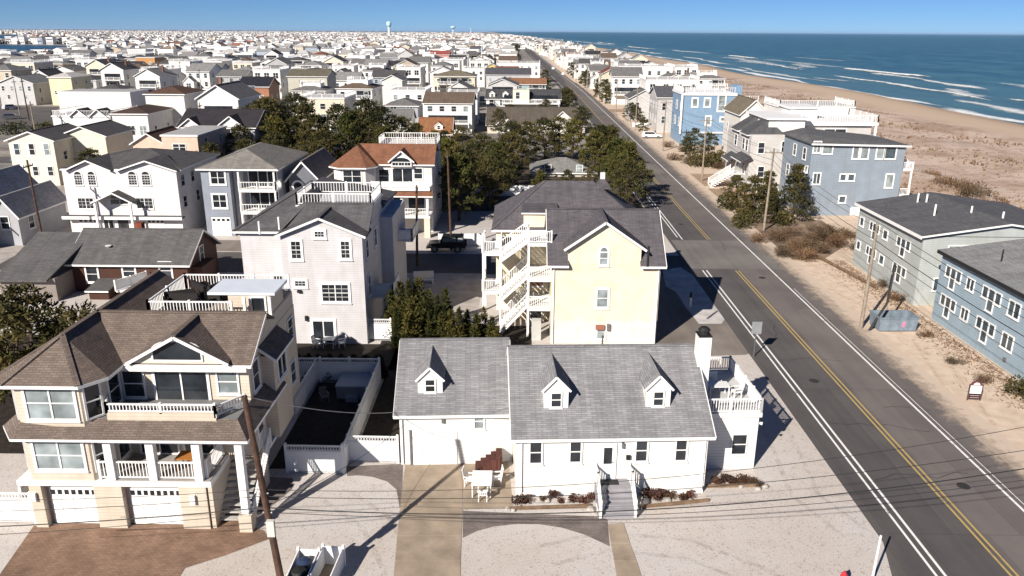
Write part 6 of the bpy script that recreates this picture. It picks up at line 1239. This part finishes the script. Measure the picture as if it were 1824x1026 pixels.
# scattered trees between the far rows
k = 0; ROWN = {}
spots = []
for i in range(230): y = 175+random.random()**1.3*420; spots.append((-random.random()*.62*y-2, y))
for i, (x, y) in enumerate(sorted(spots, reverse=True)):
    if not free(x-2, x+2, y-2, y+2): continue
    if min(abs(y-s) for s in STREETS) < 5: continue
    yr = min(range(16), key=lambda r: abs(y-(STREETS[r//2]+17+34*(r % 2))))
    if k >= 110: break
    plant('yard_tree', f'dark yard tree in house row {ONES[yr]}, {ONES[(ROWN.setdefault(yr, []).append(1) or len(ROWN[yr]))-1]} from the road', 'tree', PP[i % 4], x, y, random.uniform(.5, .85), random.uniform(.5, .8), 'yard trees among the far rows'); k += 1
m = MB(); rd = random.Random(5)          # distant tree crowns merge into one mass
for i in range(5200):
    y = 560+rd.random()**1.5*3400; x = -rd.random()*.68*y
    if inbay(x, y): continue
    s = rd.uniform(2.4, 5.4); c = Vector((x, y, s*.8)); cc = rd.choice(((.035, .04, .016), (.05, .052, .02), (.07, .055, .03)))
    for q in range(14):
        d = Vector((rd.gauss(0, 1), rd.gauss(0, 1), rd.gauss(0, .8))).normalized(); p = c+d*s*.7; u = d.orthogonal().normalized()*s*.45; v = d.cross(u).normalized()*s*.45; m.face([p-u-v, p+u-v, p+d*s*.3+v], cc)
tag(link('distant_trees', m.mesh('distant_trees', plain('Col', .9, .2), 'Col', uv=False)), 'dark specks of distant trees between the far houses', 'trees', kind='stuff')
# cedar hedge behind the cottage garage
ced = [(697, 515, 60.5), (712, 505, 60), (728, 497, 59.5), (745, 502, 60), (762, 510, 59), (778, 518, 60.5), (793, 522, 58.5), (802, 548, 56.5), (818, 556, 56), (832, 545, 57), (848, 560, 56), (862, 552, 57), (876, 566, 56), (706, 540, 57.5), (735, 535, 57), (765, 545, 57), (786, 560, 56.5)]
for i, (px, py, Y_) in enumerate(sorted(ced)):
    d = ray(px, py); t = Y_/d.y; hh = HC+d.z*t; plant('cedar', f'green columnar cedar in the hedge behind the cottage garage, {ONES[i]} from the left', 'cedar', CP[i % 3], d.x*t, Y_, random.uniform(.95, 1.45) if hh > 4 else random.uniform(.7, 1.), max(.5, hh/4.6*random.uniform(.86, 1.06)), 'cedar hedge behind the garage')
for i, px in enumerate((512, 531, 549, 568, 586, 607, 628, 648, 672)):
    p = G(px, 642); p.y = 52.2; plant('conical_shrub', f'dark conical shrub behind the back yard fence, {ONES[i]} from the left', 'shrub', BCO, (px-911)*52.2/1400*1.115, 52.2, 1.0, 1.15, 'conical shrubs behind the yard fence')
# shrubs in the cottage beds
sh = [(925, 893, 1.1), (940, 890, .8), (967, 888, .6), (985, 883, .9), (998, 891, .6), (1022, 888, .8), (1040, 892, .9), (1052, 884, .7), (1152, 880, .9), (1166, 884, 1.1), (1180, 880, .9), (1198, 882, .7), (1216, 886, .8), (1230, 882, .8), (1275, 858, .9), (1292, 855, 1.), (1306, 858, .9), (1322, 855, 1.0), (1340, 857, .8), (1352, 862, .7)]
for i, (px, py, s) in enumerate(sh):
    s *= .62; p = G(px, py+4); plant('bed_shrub', f'small reddish shrub in the cottage flower bed, {ONES[i]} from the left', 'shrub', BR_[i % 2], p.x, p.y, s, s, 'reddish shrubs in the flower beds')
RK = plain((.50, .46, .42), .9, .3, 5)
def rock(label, x, y, s, grp):
    rd = random.Random(int(x*1000)); m = MB().lathe(0, 0, [(s*.5, 0), (s*.62, s*.2), (s*.4, s*.48), (s*.1, s*.55)], 7); m.v = [(a*rd.uniform(.8, 1.2), b*rd.uniform(.8, 1.2), c*rd.uniform(.9, 1.1)) for a, b, c in m.v]; tag(O('stone', m, RK, None, (x, y, 0)), label, 'stone', grp)
for i, (px, py, s) in enumerate(((905, 908, .3), (915, 910, .25), (1052, 910, .4), (1060, 918, .35), (975, 893, .3), (1010, 894, .28), (1135, 905, .3), (1145, 902, .25), (1190, 893, .3), (1362, 868, .35), (1350, 872, .28), (1320, 868, .25))): p = G(px, py); rock(f'pale stone edging the cottage beds, {ONES[i]} from the left' if i < 6 else f'pale stone right of the cottage steps, {ONES[i-6]} of six', p.x, p.y, s, 'edging stones')
for i, (a, b) in enumerate((((905, 908), (1052, 903)), ((1140, 905), (1262, 893)), ((1258, 868), (1362, 866)))):
    p, q = G(*a), G(*b); tag(O('timber_edging', MB().beam((p.x, p.y, .08), (q.x, q.y, .08), .14, .16), TIM), f'timber edging board along the cottage beds, {ONES[i]} from the left', 'edging', 'timber edging boards')
# dry scrub on the ocean side
sc_ = [(1400, 458, 1.2), (1428, 462, 1.4), (1392, 430, 1.3), (1440, 440, 1.2), (1470, 430, 1.3), (1500, 425, 1.3), (1520, 445, 1.1), (1350, 430, 1.2), (1320, 385, 1.3), (1200, 285, 1.6), (1225, 292, 1.6), (1255, 290, 1.8), (1280, 300, 1.5), (1215, 270, 1.4), (1190, 262, 1.3), (1460, 415, 1.4), (1540, 455, 1.0), (1380, 425, 1.2), (1410, 420, 1.2), (1450, 428, 1.2), (1485, 418, 1.3), (1495, 440, 1.3), (1525, 425, 1.4), (1415, 445, 1.3), (1455, 450, 1.2), (1575, 510, .9), (1600, 535, .9), (1648, 600, .6), (1700, 648, .6), (1752, 683, .6), (1700, 345, 2.2), (1720, 352, 2.4), (1680, 335, 2.), (1735, 360, 2.2), (1652, 318, 1.8), (1800, 395, 1.6), (1770, 372, 1.8)]
for i, (px, py, s) in enumerate(sorted(sc_)):
    p = G(px, py); plant('dry_shrub', f'brown dry shrub on the sandy ocean side, {ONES[i]} from the left', 'shrub', BD[i % 2], p.x, p.y, s, s*random.uniform(.6, .9), 'dry shrubs on the ocean side')
for i, (px, py, s) in enumerate(((1330, 395, 1.6), (1300, 372, 1.8), (1320, 405, 1.3), (1395, 400, 1.5), (1820, 705, 1.0), (1272, 297, 2.2), (1248, 296, 2.))): p = G(px, py); plant('green_shrub', f'dark green shrub beside the ocean side road, {ONES[i]} in line', 'shrub', BGN[i % 2], p.x, p.y, s, s*.9, 'green shrubs on the ocean side')
# weed litter in front of the right hand houses, nobody could count it
m = MB(); rd = random.Random(8)
for i in range(2600):
    y = rd.uniform(48, 84); x = 36.2-abs(rd.gauss(0, 1.3)); 
    if rd.random() < .03: x = rd.uniform(31.5, 36)
    a = rd.random()*6.28; s = rd.uniform(.12, .5); w = .03; c = rd.choice(((.20, .10, .05), (.28, .16, .08), (.14, .07, .04)))
    m.face([(x-w*math.sin(a), y+w*math.cos(a), .02), (x+w*math.sin(a), y-w*math.cos(a), .02), (x+s*math.cos(a), y+s*math.sin(a), .04+rd.random()*.22)], c)
tag(link('weed_litter', m.mesh('weed_litter', GRASSM, 'Col', uv=False)), 'brown weeds and litter along the foot of the blue houses', 'weeds', kind='stuff')
# ================================================================ fences, poles, wires, vehicles, small things
VIN = plain((.80, .80, .79), .45, .05)
def fence(label, pts, hgt=1.8, name='fence', lattice=True, step=2.3, group=None, mat=None):
    mat = mat or VIN; t = thing(name, label, 'fence', (pts[0][0], pts[0][1], 0), 0, group); ox, oy = pts[0][0], pts[0][1]
    for (ax, ay), (bx, by) in zip(pts[:-1], pts[1:]):
        L = math.hypot(bx-ax, by-ay); n = max(1, round(L/step)); d = Vector((bx-ax, by-ay, 0))/L
        for i in range(n+1):
            p = Vector((ax-ox, ay-oy, 0))+d*(L*i/n); O('post', MB().box(p.x-.065, p.x+.065, p.y-.065, p.y+.065, 0, hgt+.06).solid([(p.x-.08, p.y-.08, hgt+.06), (p.x+.08, p.y-.08, hgt+.06), (p.x+.08, p.y+.08, hgt+.06), (p.x-.08, p.y+.08, hgt+.06), (p.x, p.y, hgt+.15)], [(0, 1, 4), (1, 2, 4), (2, 3, 4), (3, 0, 4), (3, 2, 1, 0)]), mat, t)
        for i in range(n):
            a, b = Vector((ax-ox, ay-oy, 0))+d*(L*i/n+.07), Vector((ax-ox, ay-oy, 0))+d*(L*(i+1)/n-.07); ht = hgt-.36 if lattice else hgt; U = Vector((0, 0, 1)); s = d.cross(U)
            O('fence_panel', MB().extr([a+U*.05, b+U*.05, b+U*ht, a+U*ht], s*.04).beam(a+U*ht, b+U*ht, .08, .07).beam(a+U*.12, b+U*.12, .08, .1), mat, t)
            if lattice:
                m = MB().beam(a+U*(hgt-.03), b+U*(hgt-.03), .07, .06); k = max(2, int((b-a).length/.16)); w = (b-a)/k
                for j in range(k): m.beam(a+w*j+U*ht, a+w*(j+1)+U*(hgt-.04), .02, .03); m.beam(a+w*(j+1)+U*ht, a+w*j+U*(hgt-.04), .02, .03)
                O('lattice', m, mat, t)
    return t
fence('white vinyl gate fence with lattice top right of the beige house stairs', [(-13.0, 39.2), (-9.8, 39.15)]); fence('white vinyl fence between the yard gate and the cottage garage', [(-9.75, 40.4), (-6.85, 40.35)], 1.75)
fence('long white vinyl fence along the right side of the dark yard', [(-9.75, 39.3), (-9.75, 51.3)], 1.8); fence('white vinyl fence across the back of the dark yard', [(-18.2, 51.4), (-9.8, 51.4)], 1.85); fence('low white fence along the left of the dark yard', [(-14.3, 45.6), (-14.3, 51.3)], 1.7)
fence('white vinyl gate left of the beige house garage', [(-27.2, 34.25), (-24.45, 34.2)], 1.75); fence('tall white fence running back along the left of the beige house', [(-25.2, 34.6), (-25.2, 47)], 1.75, lattice=False)
fence('short white fence beside the lavender house back door', [(-12.0, 59.3), (-10.2, 59.3)], 1.9); fence('white fence in front of the slate blue house', [tuple(G(1445, 378)[:2]), tuple(G(1560, 388)[:2])], 1.2, lattice=False); fence('white fence beside the orange roofed house drive', [(-9.2, 88.8), (-4.0, 89.2)], 1.5, lattice=False)
fence('pale board fence behind the yellow house trees', [(-6.5, 118), (2.5, 119)], 1.6, lattice=False); fence('white fence between arched window house and blue grey house', [(-40.4, 100), (-38.2, 100)], 1.9, lattice=False); fence('white low wall fence on the ocean side drive', [(30.2, 212), (40, 213)], 1.1, lattice=False)
p, q = G(1430, 450), G(1512, 482); t = fence('weathered low timber border along the sandy lot', [(33.2, 88), (35.4, 74)], .35, 'timber_border', False, 2.5, None, TIM)
WOODP = plain((.105, .058, .04), .85, .35, 3); GREYP = plain((.33, .27, .21), .85, .3, 3)
def pole(label, base, top, r=.16, arms=(), mat=None, extras=True, group=None):
    b, tp = Vector(base), Vector(top); t = thing('utility_pole', label, 'utility pole', b, 0, group); d = tp-b
    O('shaft', MB().tube((0, 0, 0), d, r, r*.68, 10), mat or WOODP, t)
    for f, L, ax in arms:
        c = d*f; v = Vector((1, 0, 0)) if ax == 'x' else Vector((0, 1, 0)); O('crossarm', MB().beam(c-v*L, c+v*L, .1, .12), mat or WOODP, t)
        for s in (-.9, -.4, .4, .9): q = c+v*L*s; O('insulator', MB().lathe(q.x, q.y, [(.04, q.z+.06), (.06, q.z+.1), (.05, q.z+.22), (.02, q.z+.25)], 8), METAL, t)
    return t
def wire(label, pts, r=.016, mat=None, sag=0, group='overhead wires', n=14):
    m = MB(); P_ = []
    for a, b in zip(pts[:-1], pts[1:]):
        a, b = Vector(a), Vector(b)
        for i in range(n+1): f = i/n; P_.append(a+(b-a)*f-Vector((0, 0, sag*4*f*(1-f))))
    for a, b in zip(P_[:-1], P_[1:]):
        if (b-a).length > 1e-4: m.tube(a, b, r, r, 5)
    return tag(O('overhead_wire', m, mat or DARK), label, 'wire', group)
PLN = House('plane', 'plane', 0, 0)
def at(px, py, y): x, z = PLN.fy(px, py, y); return (x, y, z)
bpy.data.objects.remove(PLN.e)
b = G(511, 1085); tp = at(435, 705, 28.9)
t = pole('brown leaning utility pole in front of the beige house stairs', (b.x, b.y, 0), tp, .17)
u = Vector(tp)-Vector((b.x, b.y, 0)); q = u*.41; O('meter_box', MB().box(q.x-.06, q.x+.26, q.y-.3, q.y-.12, q.z-.38, q.z+.38), plain((.62, .60, .55)), t)
for f in (.42, .47, .56): q = u*f; O('bracket', MB().tube(q-Vector((.2, 0, 0)), q+Vector((.2, 0, 0)), .05, .05, 6), METAL, t)
Yw = 28.6
for i, (L_, M_, R_, r) in enumerate((((-60, 940), (470, 904), (1890, 824), .024), ((-60, 912), (466, 884), (1890, 792), .014), ((-60, 955), (472, 912), (1890, 846), .013), ((-60, 892), (462, 872), (1890, 748), .012))):
    for sd, (a, c, sg) in enumerate(((L_, M_, .12), (M_, R_, (1.15, .95, 1.0, 1.1)[i]))):
        wire(f'{("thick black cable", "thin dark wire", "thin lower wire", "thin upper wire")[i]} crossing the foreground {("left", "right")[sd]} of the brown pole', [at(*a, Yw), at(*c, Yw)], r, None, sg, 'foreground wires', 24)
wire('pale service wire from the brown pole over the dark yard to the cottage garage', [tp, (-6.7, 40.6, 3.2)], .018, plain((.55, .53, .5)), .35); wire('thin service wire from the brown pole to the garage gable', [tuple(Vector((b.x, b.y, 0))+u*.5), (-6.3, 40.3, 2.6)], .012, None, .4)
# ocean side poles with wires
OP = [((29.4, 63.1, 0), at(1563, 398, 63.6)), ((31.4, 98, 0), (31.6, 98, 10.4)), ((31.2, 133, 0), (31.2, 133, 10.6)), ((30.6, 168, 0), (30.7, 168, 10.5)), ((30, 205, 0), (30, 205, 10.5)), ((29.6, 245, 0), (29.6, 245, 10.5)), ((29, 290, 0), (29, 290, 10.5)), ((28.5, 340, 0), (28.5, 340, 10.5)), ((28, 400, 0), (28, 400, 10.5))]
for i, (b_, t_) in enumerate(OP): pole(('leaning grey utility pole beside the blue dumpster' if i == 0 else f'grey utility pole on the ocean side of the road, {ONES[i]} along'), b_, t_, .16, ((.95, 1.1, 'x'),) if i else (), GREYP, True, 'poles on the ocean side')
tops = [Vector(t_) for _, t_ in OP]; ahead = Vector((30.8, 14, 9.6))
for k_, (dx, dz, r) in enumerate(((-.5, -.1, .02), (.5, -.15, .02), (0, -1.4, .028), (.1, -2.1, .02))):
    o_ = Vector((dx, 0, dz)); wire(f'{ONES[k_]} wire running toward the camera from the leaning grey pole', [ahead+o_, tops[0]+o_], r, None, 1.0, 'roadside wires', 20)
    wire(f'{ONES[k_]} long roadside wire linking the ocean side poles', [tops[j]+o_ for j in range(6)], r*.8, None, .7, 'roadside wires', 8)
t = thing('broken_pole', 'dark bent stub pole leaning against the grey pole by the dumpster', 'pole', (29.9, 62.6, 0)); O('lower_shaft', MB().tube((0, 0, 0), (1.3, .3, 2.4), .11, .1, 8), DARK, t); O('upper_shaft', MB().tube((1.3, .3, 2.4), (1.75, .9, 5.6), .1, .08, 8), DARK, t); O('collar', MB().tube((1.66, .78, 5.0), (1.74, .88, 5.5), .16, .16, 8), DARK, t)
# other poles
for lab, bp, Yt, tpx in (('slender pole rising beside the parked black car', (743, 474), None, (742, 330)), ('brown pole among the trees right of the orange roofed house', (804, 445), None, (797, 268)), ('leaning dark pole at left between grey and arched window houses', (79, 442), None, (48, 285)), ('thin pole beside the asphalt lot at far left', (52, 215), None, (38, 140))):
    g = G(*bp); pole(lab, (g.x, g.y, 0), at(*tpx, g.y), .15 if g.y < 150 else .2, ((.93, .9, 'y'),), WOODP)
kk = 0
for y, xs in ((151, (-30, -62, -95)), (219, (-20, -60, -100, -140)), (287, (-25, -70, -115, -160)), (355, (-40, -95, -150, -200)), (424, (-60, -130, -200))):
    for x in xs: pole(f'slim grey pole in the far streets, {ONES[kk]} from the front', (x, y+4.5, 0), (x, y+4.5, 10.5), .17, ((.93, 1., 'y'),), GREYP, True, 'poles in the far streets'); kk += 1
# ------------------------------------------------ dumpster
t = thing('dumpster', 'blue grey open dumpster on the sand beside the leaning pole', 'dumpster', (30.5, 62.3, 0), R(2)); DB = plain((.21, .26, .31), .6, .25, 2)
pr = [(.12, .1), (3.23, .1), (3.35, 1.25), (0, 1.25)]
for y in (0, 1.75): O('side_wall', MB().extr([(x, y, z) for x, z in pr], (0, .06, 0)), DB, t)
O('end_wall', MB().extr([(.12, .06, .1), (.12, 1.75, .1), (0, 1.75, 1.25), (0, .06, 1.25)], (.06, 0, 0)), DB, t); O('end_wall', MB().extr([(3.23, .06, .1), (3.23, 1.75, .1), (3.35, 1.75, 1.25), (3.35, .06, 1.25)], (-.06, 0, 0)), DB, t); O('floor', MB().box(.3, 3.05, .06, 1.75, .12, .2), DARK, t)
O('rim', MB().beam((0, -.02, 1.25), (3.35, -.02, 1.25), .1, .1).beam((0, 1.83, 1.25), (3.35, 1.83, 1.25), .1, .1).beam((0, -.02, 1.25), (0, 1.83, 1.25), .1, .1).beam((3.35, -.02, 1.25), (3.35, 1.83, 1.25), .1, .1), DB, t)
for x in (.9, 1.7, 2.5): O('rib', MB().box(x-.05, x+.05, -.07, -.002, .15, 1.15), DB, t)
pk = MB().lathe(0, 0, [(.001, 0), (.16, .0), (.16, .01), (.001, .01)], 10); o = O('pink_mark', MB().extr([(1.95, -.004, .5), (2.15, -.004, .42), (2.3, -.004, .55), (2.18, -.004, .72), (2.3, -.004, .9), (2.1, -.004, .95), (2.0, -.004, .75)], (0, -.006, 0)), plain((.75, .22, .36)), t)
O('skid', MB().box(.3, 3.0, .2, .4, 0, .1).box(.3, 3.0, 1.4, 1.6, 0, .1), DARK, t)
# ------------------------------------------------ property sign
p = G(1734, 713); t = thing('property_sign', 'white arched property sign with dark lower panel on the sand', 'sign', (p.x, p.y, 0), R(-4))
for s in (-.42, .42): O('post', MB().box(s-.04, s+.04, -.04, .04, 0, 1.2), plain((.1, .06, .06)), t)
O('sign_panel', MB().box(-.38, .38, -.03, .03, .52, 1.1), FUR, t); O('lower_panel', MB().box(-.38, .38, -.03, .03, .1, .46), plain((.06, .02, .025)), t)
O('arch_panel', MB().extr([(.38*math.cos(a), -.03, 1.14+.34*math.sin(a)) for a in [math.pi*i/10 for i in range(11)]], (0, .06, 0)), plain((.12, .04, .045)), t)
O('arch_inset', MB().extr([(.22*math.cos(a), -.045, 1.17+.18*math.sin(a)) for a in [math.pi*i/10 for i in range(11)]], (0, .01, 0)), FUR, t)
O('panel_line', MB().box(-.3, .3, -.036, -.031, .36, .39).box(-.3, .3, -.036, -.031, .2, .23), plain((.5, .45, .45)), t)
# street sign seen from behind, marker post, hydrant, corner post
p = G(1342, 636); t = thing('street_sign', 'grey traffic sign seen from behind at the road edge', 'sign', (p.x, p.y, 0)); O('post', MB().box(-.04, .04, -.03, .03, 0, 2.9), METAL, t); O('sign_plate', MB().box(-.38, .38, -.07, -.035, 1.95, 2.95), plain((.42, .44, .45), .4, .1, 2, .5), t)
p = G(1229, 548); t = thing('marker_post', 'white marker post with black cap on the shaded gravel', 'post', (p.x, p.y, 0)); O('shaft', MB().lathe(0, 0, [(.12, 0), (.11, 1.0)], 10), FUR, t); O('cap', MB().lathe(0, 0, [(.12, 1.0), (.13, 1.1), (.1, 1.45), (.03, 1.5)], 10), DARK, t)
p = G(1500, 1046); t = thing('fire_hydrant', 'red fire hydrant at the bottom edge near the road corner', 'hydrant', (p.x, p.y, 0)); HR = plain((.55, .03, .04), .4, .1)
O('barrel', MB().lathe(0, 0, [(.18, 0), (.18, .06), (.12, .08), (.12, .55), (.16, .58), (.16, .63)], 12), HR, t); O('bonnet', MB().lathe(0, 0, [(.15, .63), (.13, .74), (.06, .82), (.04, .88)], 12), HR, t)
for s in (-1, 1): O('outlet', MB().tube((s*.1, 0, .42), (s*.21, 0, .42), .06, .06, 8), plain((.6, .6, .6)), t)
p = G(1552, 1040); t = thing('corner_post', 'white slim post standing at the road corner', 'post', (p.x, p.y, 0)); O('shaft', MB().tube((0, 0, 0), (.05, 0, 2.6), .06, .05, 8), FUR, t); O('base', MB().lathe(0, 0, [(.12, 0), (.08, .12)], 8), FUR, t)
# ------------------------------------------------ white bin enclosures at the bottom
def bins(label, x, y, rz, inside):
    t = thing('bin_enclosure', label, 'enclosure', (x, y, 0), rz); w, d, h_ = .98, 1.8, 1.05
    O('back_panel', MB().box(-w/2, w/2, d-.05, d, 0, h_), VIN, t)
    for s in (-1, 1):
        O('side_panel', MB().extr([(s*w/2, 0, 0), (s*w/2, d-.05, 0), (s*w/2, d-.05, h_), (s*w/2, 0, h_*.8)], (-s*.05, 0, 0)), VIN, t)
        O('post', MB().box(s*w/2-.06, s*w/2+.06, d-.09, d+.03, 0, h_+.12), VIN, t)
    O('floor', MB().box(-w/2+.06, w/2-.06, .1, d-.06, .02, .06), CONC if inside else DARK, t); O('front_panel', MB().box(-w/2, w/2, -.05, 0, 0, h_*.7), VIN, t); return t
p = G(530, 1058); bins('white bin enclosure holding dark trash cans below the brown pole', p.x, p.y, R(-4), False)
tb = thing('trash_can', 'dark blue round trash can inside the left white enclosure', 'trash can', (p.x+.05, p.y+1.15, .06)); O('body', MB().lathe(0, 0, [(.25, 0), (.33, .8)], 14), plain((.02, .025, .04)), tb); O('lid', MB().lathe(0, 0, [(.35, .8), (.34, .86), (.2, .94), (.03, .97)], 14), plain((.03, .045, .09), .35), tb)
tb = thing('trash_can', 'black round trash can in front inside the left white enclosure', 'trash can', (p.x-.02, p.y+.5, .06)); O('body', MB().lathe(0, 0, [(.25, 0), (.33, .75)], 14), DARK, tb); O('lid', MB().lathe(0, 0, [(.35, .75), (.3, .84), (.03, .9)], 14), DARK, tb)
p = G(573, 1052); bins('empty white bin enclosure with brown floor right of the other', p.x, p.y, R(-6), True)
# ------------------------------------------------ yard and porch pieces
chair('dark metal chair in the shaded corner of the yard', (-13.0, 48.2, 0), R(30), None, plain((.12, .12, .13)))
t = thing('hot_tub', 'blue grey covered tub in the shaded back of the yard', 'tub', (-11.2, 49.8, 0)); O('shell', MB().box(-1.1, 1.1, -1.1, 1.1, 0, .85), plain((.2, .22, .25)), t); O('cover', MB().box(-1.15, 1.15, -1.15, 1.15, .86, .97), plain((.28, .33, .4)), t); O('step', MB().box(-.4, .4, -1.6, -1.11, 0, .35), plain((.3, .32, .35)), t)
table('pale patio table on the lavender house terrace', (-14.9, 57.9, 0), .9, .9, .75); chair('white chair on the lavender house terrace left of the table', (-15.9, 57.8, 0), R(70)); chair('white chair on the lavender house terrace right of the table', (-13.9, 57.8, 0), R(-70))
for i, (x, y) in enumerate(((5.6, 7.4), (7.2, 9.6), (6.0, 9.9), (5.0, 8.6))):
    t = thing('deck_sofa', f'dark wicker sofa on the beige house roof deck, {ONES[i]} from the front', 'sofa', (-24.3+x, 33.8+y, 9.1), i*1.2, 'sofas on the roof deck'); DW = plain((.022, .018, .017), .8); O('seat', MB().box(-.8, .8, -.4, .4, 0, .42), DW, t); O('backrest', MB().box(-.8, .8, .3, .5, .42, .85), DW, t)
    for s in (-.85, .75): O('armrest', MB().box(s, s+.12, -.4, .5, .0, .62), DW, t)
# white picnic bench set in the shaded drive
p = G(755, 505); t = thing('garden_bench', 'pale double garden bench standing in the shaded drive', 'bench', (p.x, p.y, 0), R(8)); O('seat', MB().box(-1.0, 1.0, -.3, .3, .42, .48), FUR, t); O('backrest', MB().box(-1.0, 1.0, .28, .36, .5, 1.2), FUR, t)
for s in (-.9, .9): O('leg', MB().box(s-.06, s+.06, -.28, .34, 0, .42), FUR, t); O('armrest', MB().box(s-.06, s+.06, -.3, .34, .68, .74), FUR, t)
# ------------------------------------------------ vehicles
def wheel(par, x, y, r, mat=None):
    w = O('wheel', MB().tube((x, y-.12, r), (x, y+.12, r), r, r, 14), DARK, par); O('rim', MB().tube((x, y-.135, r), (x, y+.135, r), r*.58, r*.58, 10), plain((.35, .35, .36), .4, .1, 2, .6), w)
t = thing('off_road_car', 'black boxy off road car parked across the street', 'car', (-8.1, 87.0, 0)); JB = plain((.012, .012, .013), .35, .1, 2, 0, .5)
O('body', MB().extr([(-2.1, -.85, .5), (2.0, -.85, .5), (2.0, -.85, 1.15), (-.7, -.85, 1.15), (-.75, -.85, 1.12), (-2.05, -.85, 1.02)], (0, 1.7, 0)), JB, t)
O('cabin', MB().extr([(-.75, -.78, 1.15), (1.95, -.78, 1.15), (1.9, -.78, 1.85), (-.45, -.78, 1.85)], (0, 1.56, 0)), JB, t)
for a, b in ((-.4, .35), (.45, 1.15), (1.25, 1.85)): O('side_window', MB().box(a, b, -.80, -.781, 1.25, 1.72), BLIND, t)
O('windscreen', MB().extr([(-.78, -.68, 1.2), (-.78, .68, 1.2), (-.5, .68, 1.78), (-.5, -.68, 1.78)], (-.02, 0, 0)), GL, t); O('bumper', MB().box(-2.3, -2.1, -.8, .8, .45, .65), DARK, t); O('bumper', MB().box(2.0, 2.15, -.8, .8, .45, .65), DARK, t); O('spare_wheel', MB().tube((2.02, 0, 1.0), (2.28, 0, 1.0), .38, .38, 14), DARK, t)
for s in (-.55, .55): O('headlight', MB().tube((-2.11, s, .85), (-2.06, s, .85), .1, .1, 10), FUR, t)
for x in (-1.35, 1.3):
    for y in (-.82, .82): wheel(t, x, y, .42)
    for y in (-.98, .98): O('fender', MB().box(x-.55, x+.55, min(y, y*.87), max(y, y*.87), .86, .93), DARK, t)
def car(label, x, y, rz, col, group='cars parked in the streets'):
    t = thing('parked_car', label, 'car', (x, y, 0), rz, group); m = plain(col, .3, .05, 2, 0, .5); pf = [(-2.3, .35), (2.3, .35), (2.35, .8), (1.5, .95), (-2.3, 1.0)]
    O('body', MB().extr([(a, -.88, z) for a, z in pf], (0, 1.76, 0)), m, t); O('cabin', MB().extr([(-2.2, -.75, 1.0), (1.1, -.75, .97), (.4, -.68, 1.6), (-1.9, -.68, 1.62)], (0, 1.45, 0)), m, t)
    for s in (-1, 1): O('side_window', MB().extr([(-1.9, s*.77, 1.05), (.8, s*.77, 1.03), (.3, s*.72, 1.5), (-1.7, s*.72, 1.52)], (0, s*.01, 0)), GL, t)
    O('windscreen', MB().extr([(1.13, -.66, 1.0), (1.13, .66, 1.0), (.5, .6, 1.56), (.5, -.6, 1.56)], (.02, 0, .01)), GL, t)
    for a in (-1.45, 1.45):
        for b in (-.82, .82): wheel(t, a, b, .33)
    for b in (-.6, .6): O('headlight', MB().box(2.3, 2.37, b-.18, b+.18, .62, .76), FUR, t)
for i, (px, py, rz, c, lab) in enumerate(((985, 124, 90, (.75, .75, .74), 'white car parked far down on the right of the main road'), (1003, 134, 85, (.6, .6, .6), 'silver car parked below the farthest white car'), (1160, 246, 5, (.75, .74, .72), 'white car parked beside the ocean side drive wall'), (1087, 183, 8, (.74, .72, .70), 'white car in the sandy drive of the low grey house'), (20, 195, 60, (.5, .5, .52), 'grey car alone on the asphalt lot at left'), (22, 212, 30, (.1, .1, .11), 'black car near the hedge on the asphalt lot'), (85, 395, 10, (.68, .68, .68), 'white car in the shade beside the grey gabled house'))): p = G(px, py); car(lab, p.x, p.y, R(rz), c)
kk = 0; rd = random.Random(17)
for si in (1, 2, 3, 4):
    for side in (-1, 1):
        x = -12-rd.uniform(0, 20)
        while x > -.6*STREETS[si]-5 and kk < 40:
            c = rd.choice((((.74, .74, .73), 'white'), ((.45, .46, .47), 'silver'), ((.04, .04, .045), 'black'), ((.10, .14, .22), 'dark blue'), ((.25, .05, .045), 'dark red')))
            car(f'{c[1]} car parked along a far side street, {ONES[kk]} from the front', x, STREETS[si]+side*2.9, R(rd.choice((0, 180))+rd.uniform(-2, 2)), c[0]); kk += 1; x -= rd.uniform(22, 55)
p = G(30, 190); patch('asphalt_lot', [(-185, 196), (-95, 196), (-88, 258), (-185, 258)], ASP2, .008)
for o in [o for o in bpy.data.objects if o.name.startswith('house') and o.parent is None and o.location.x < -390 and o.location.y < -390]:
    for c in list(o.children_recursive): bpy.data.objects.remove(c)
    bpy.data.objects.remove(o)

# ================================================================ thin sea air
hz = bpy.data.materials.new('haze'); hz.use_nodes = True; ht = hz.node_tree; ht.nodes.clear(); vo = ht.nodes.new('ShaderNodeVolumePrincipled'); ho = ht.nodes.new('ShaderNodeOutputMaterial')
vo.inputs['Color'].default_value = (.45, .68, 1, 1); vo.inputs['Density'].default_value = 2.2e-5; vo.inputs['Anisotropy'].default_value = 0; ht.links.new(vo.outputs[0], ho.inputs['Volume'])
o = O('haze', MB().box(-31000, 60500, -500, 60500, -2.5, 62), hz); tag(o, 'thin pale sea haze over the whole island', 'haze', kind='stuff')
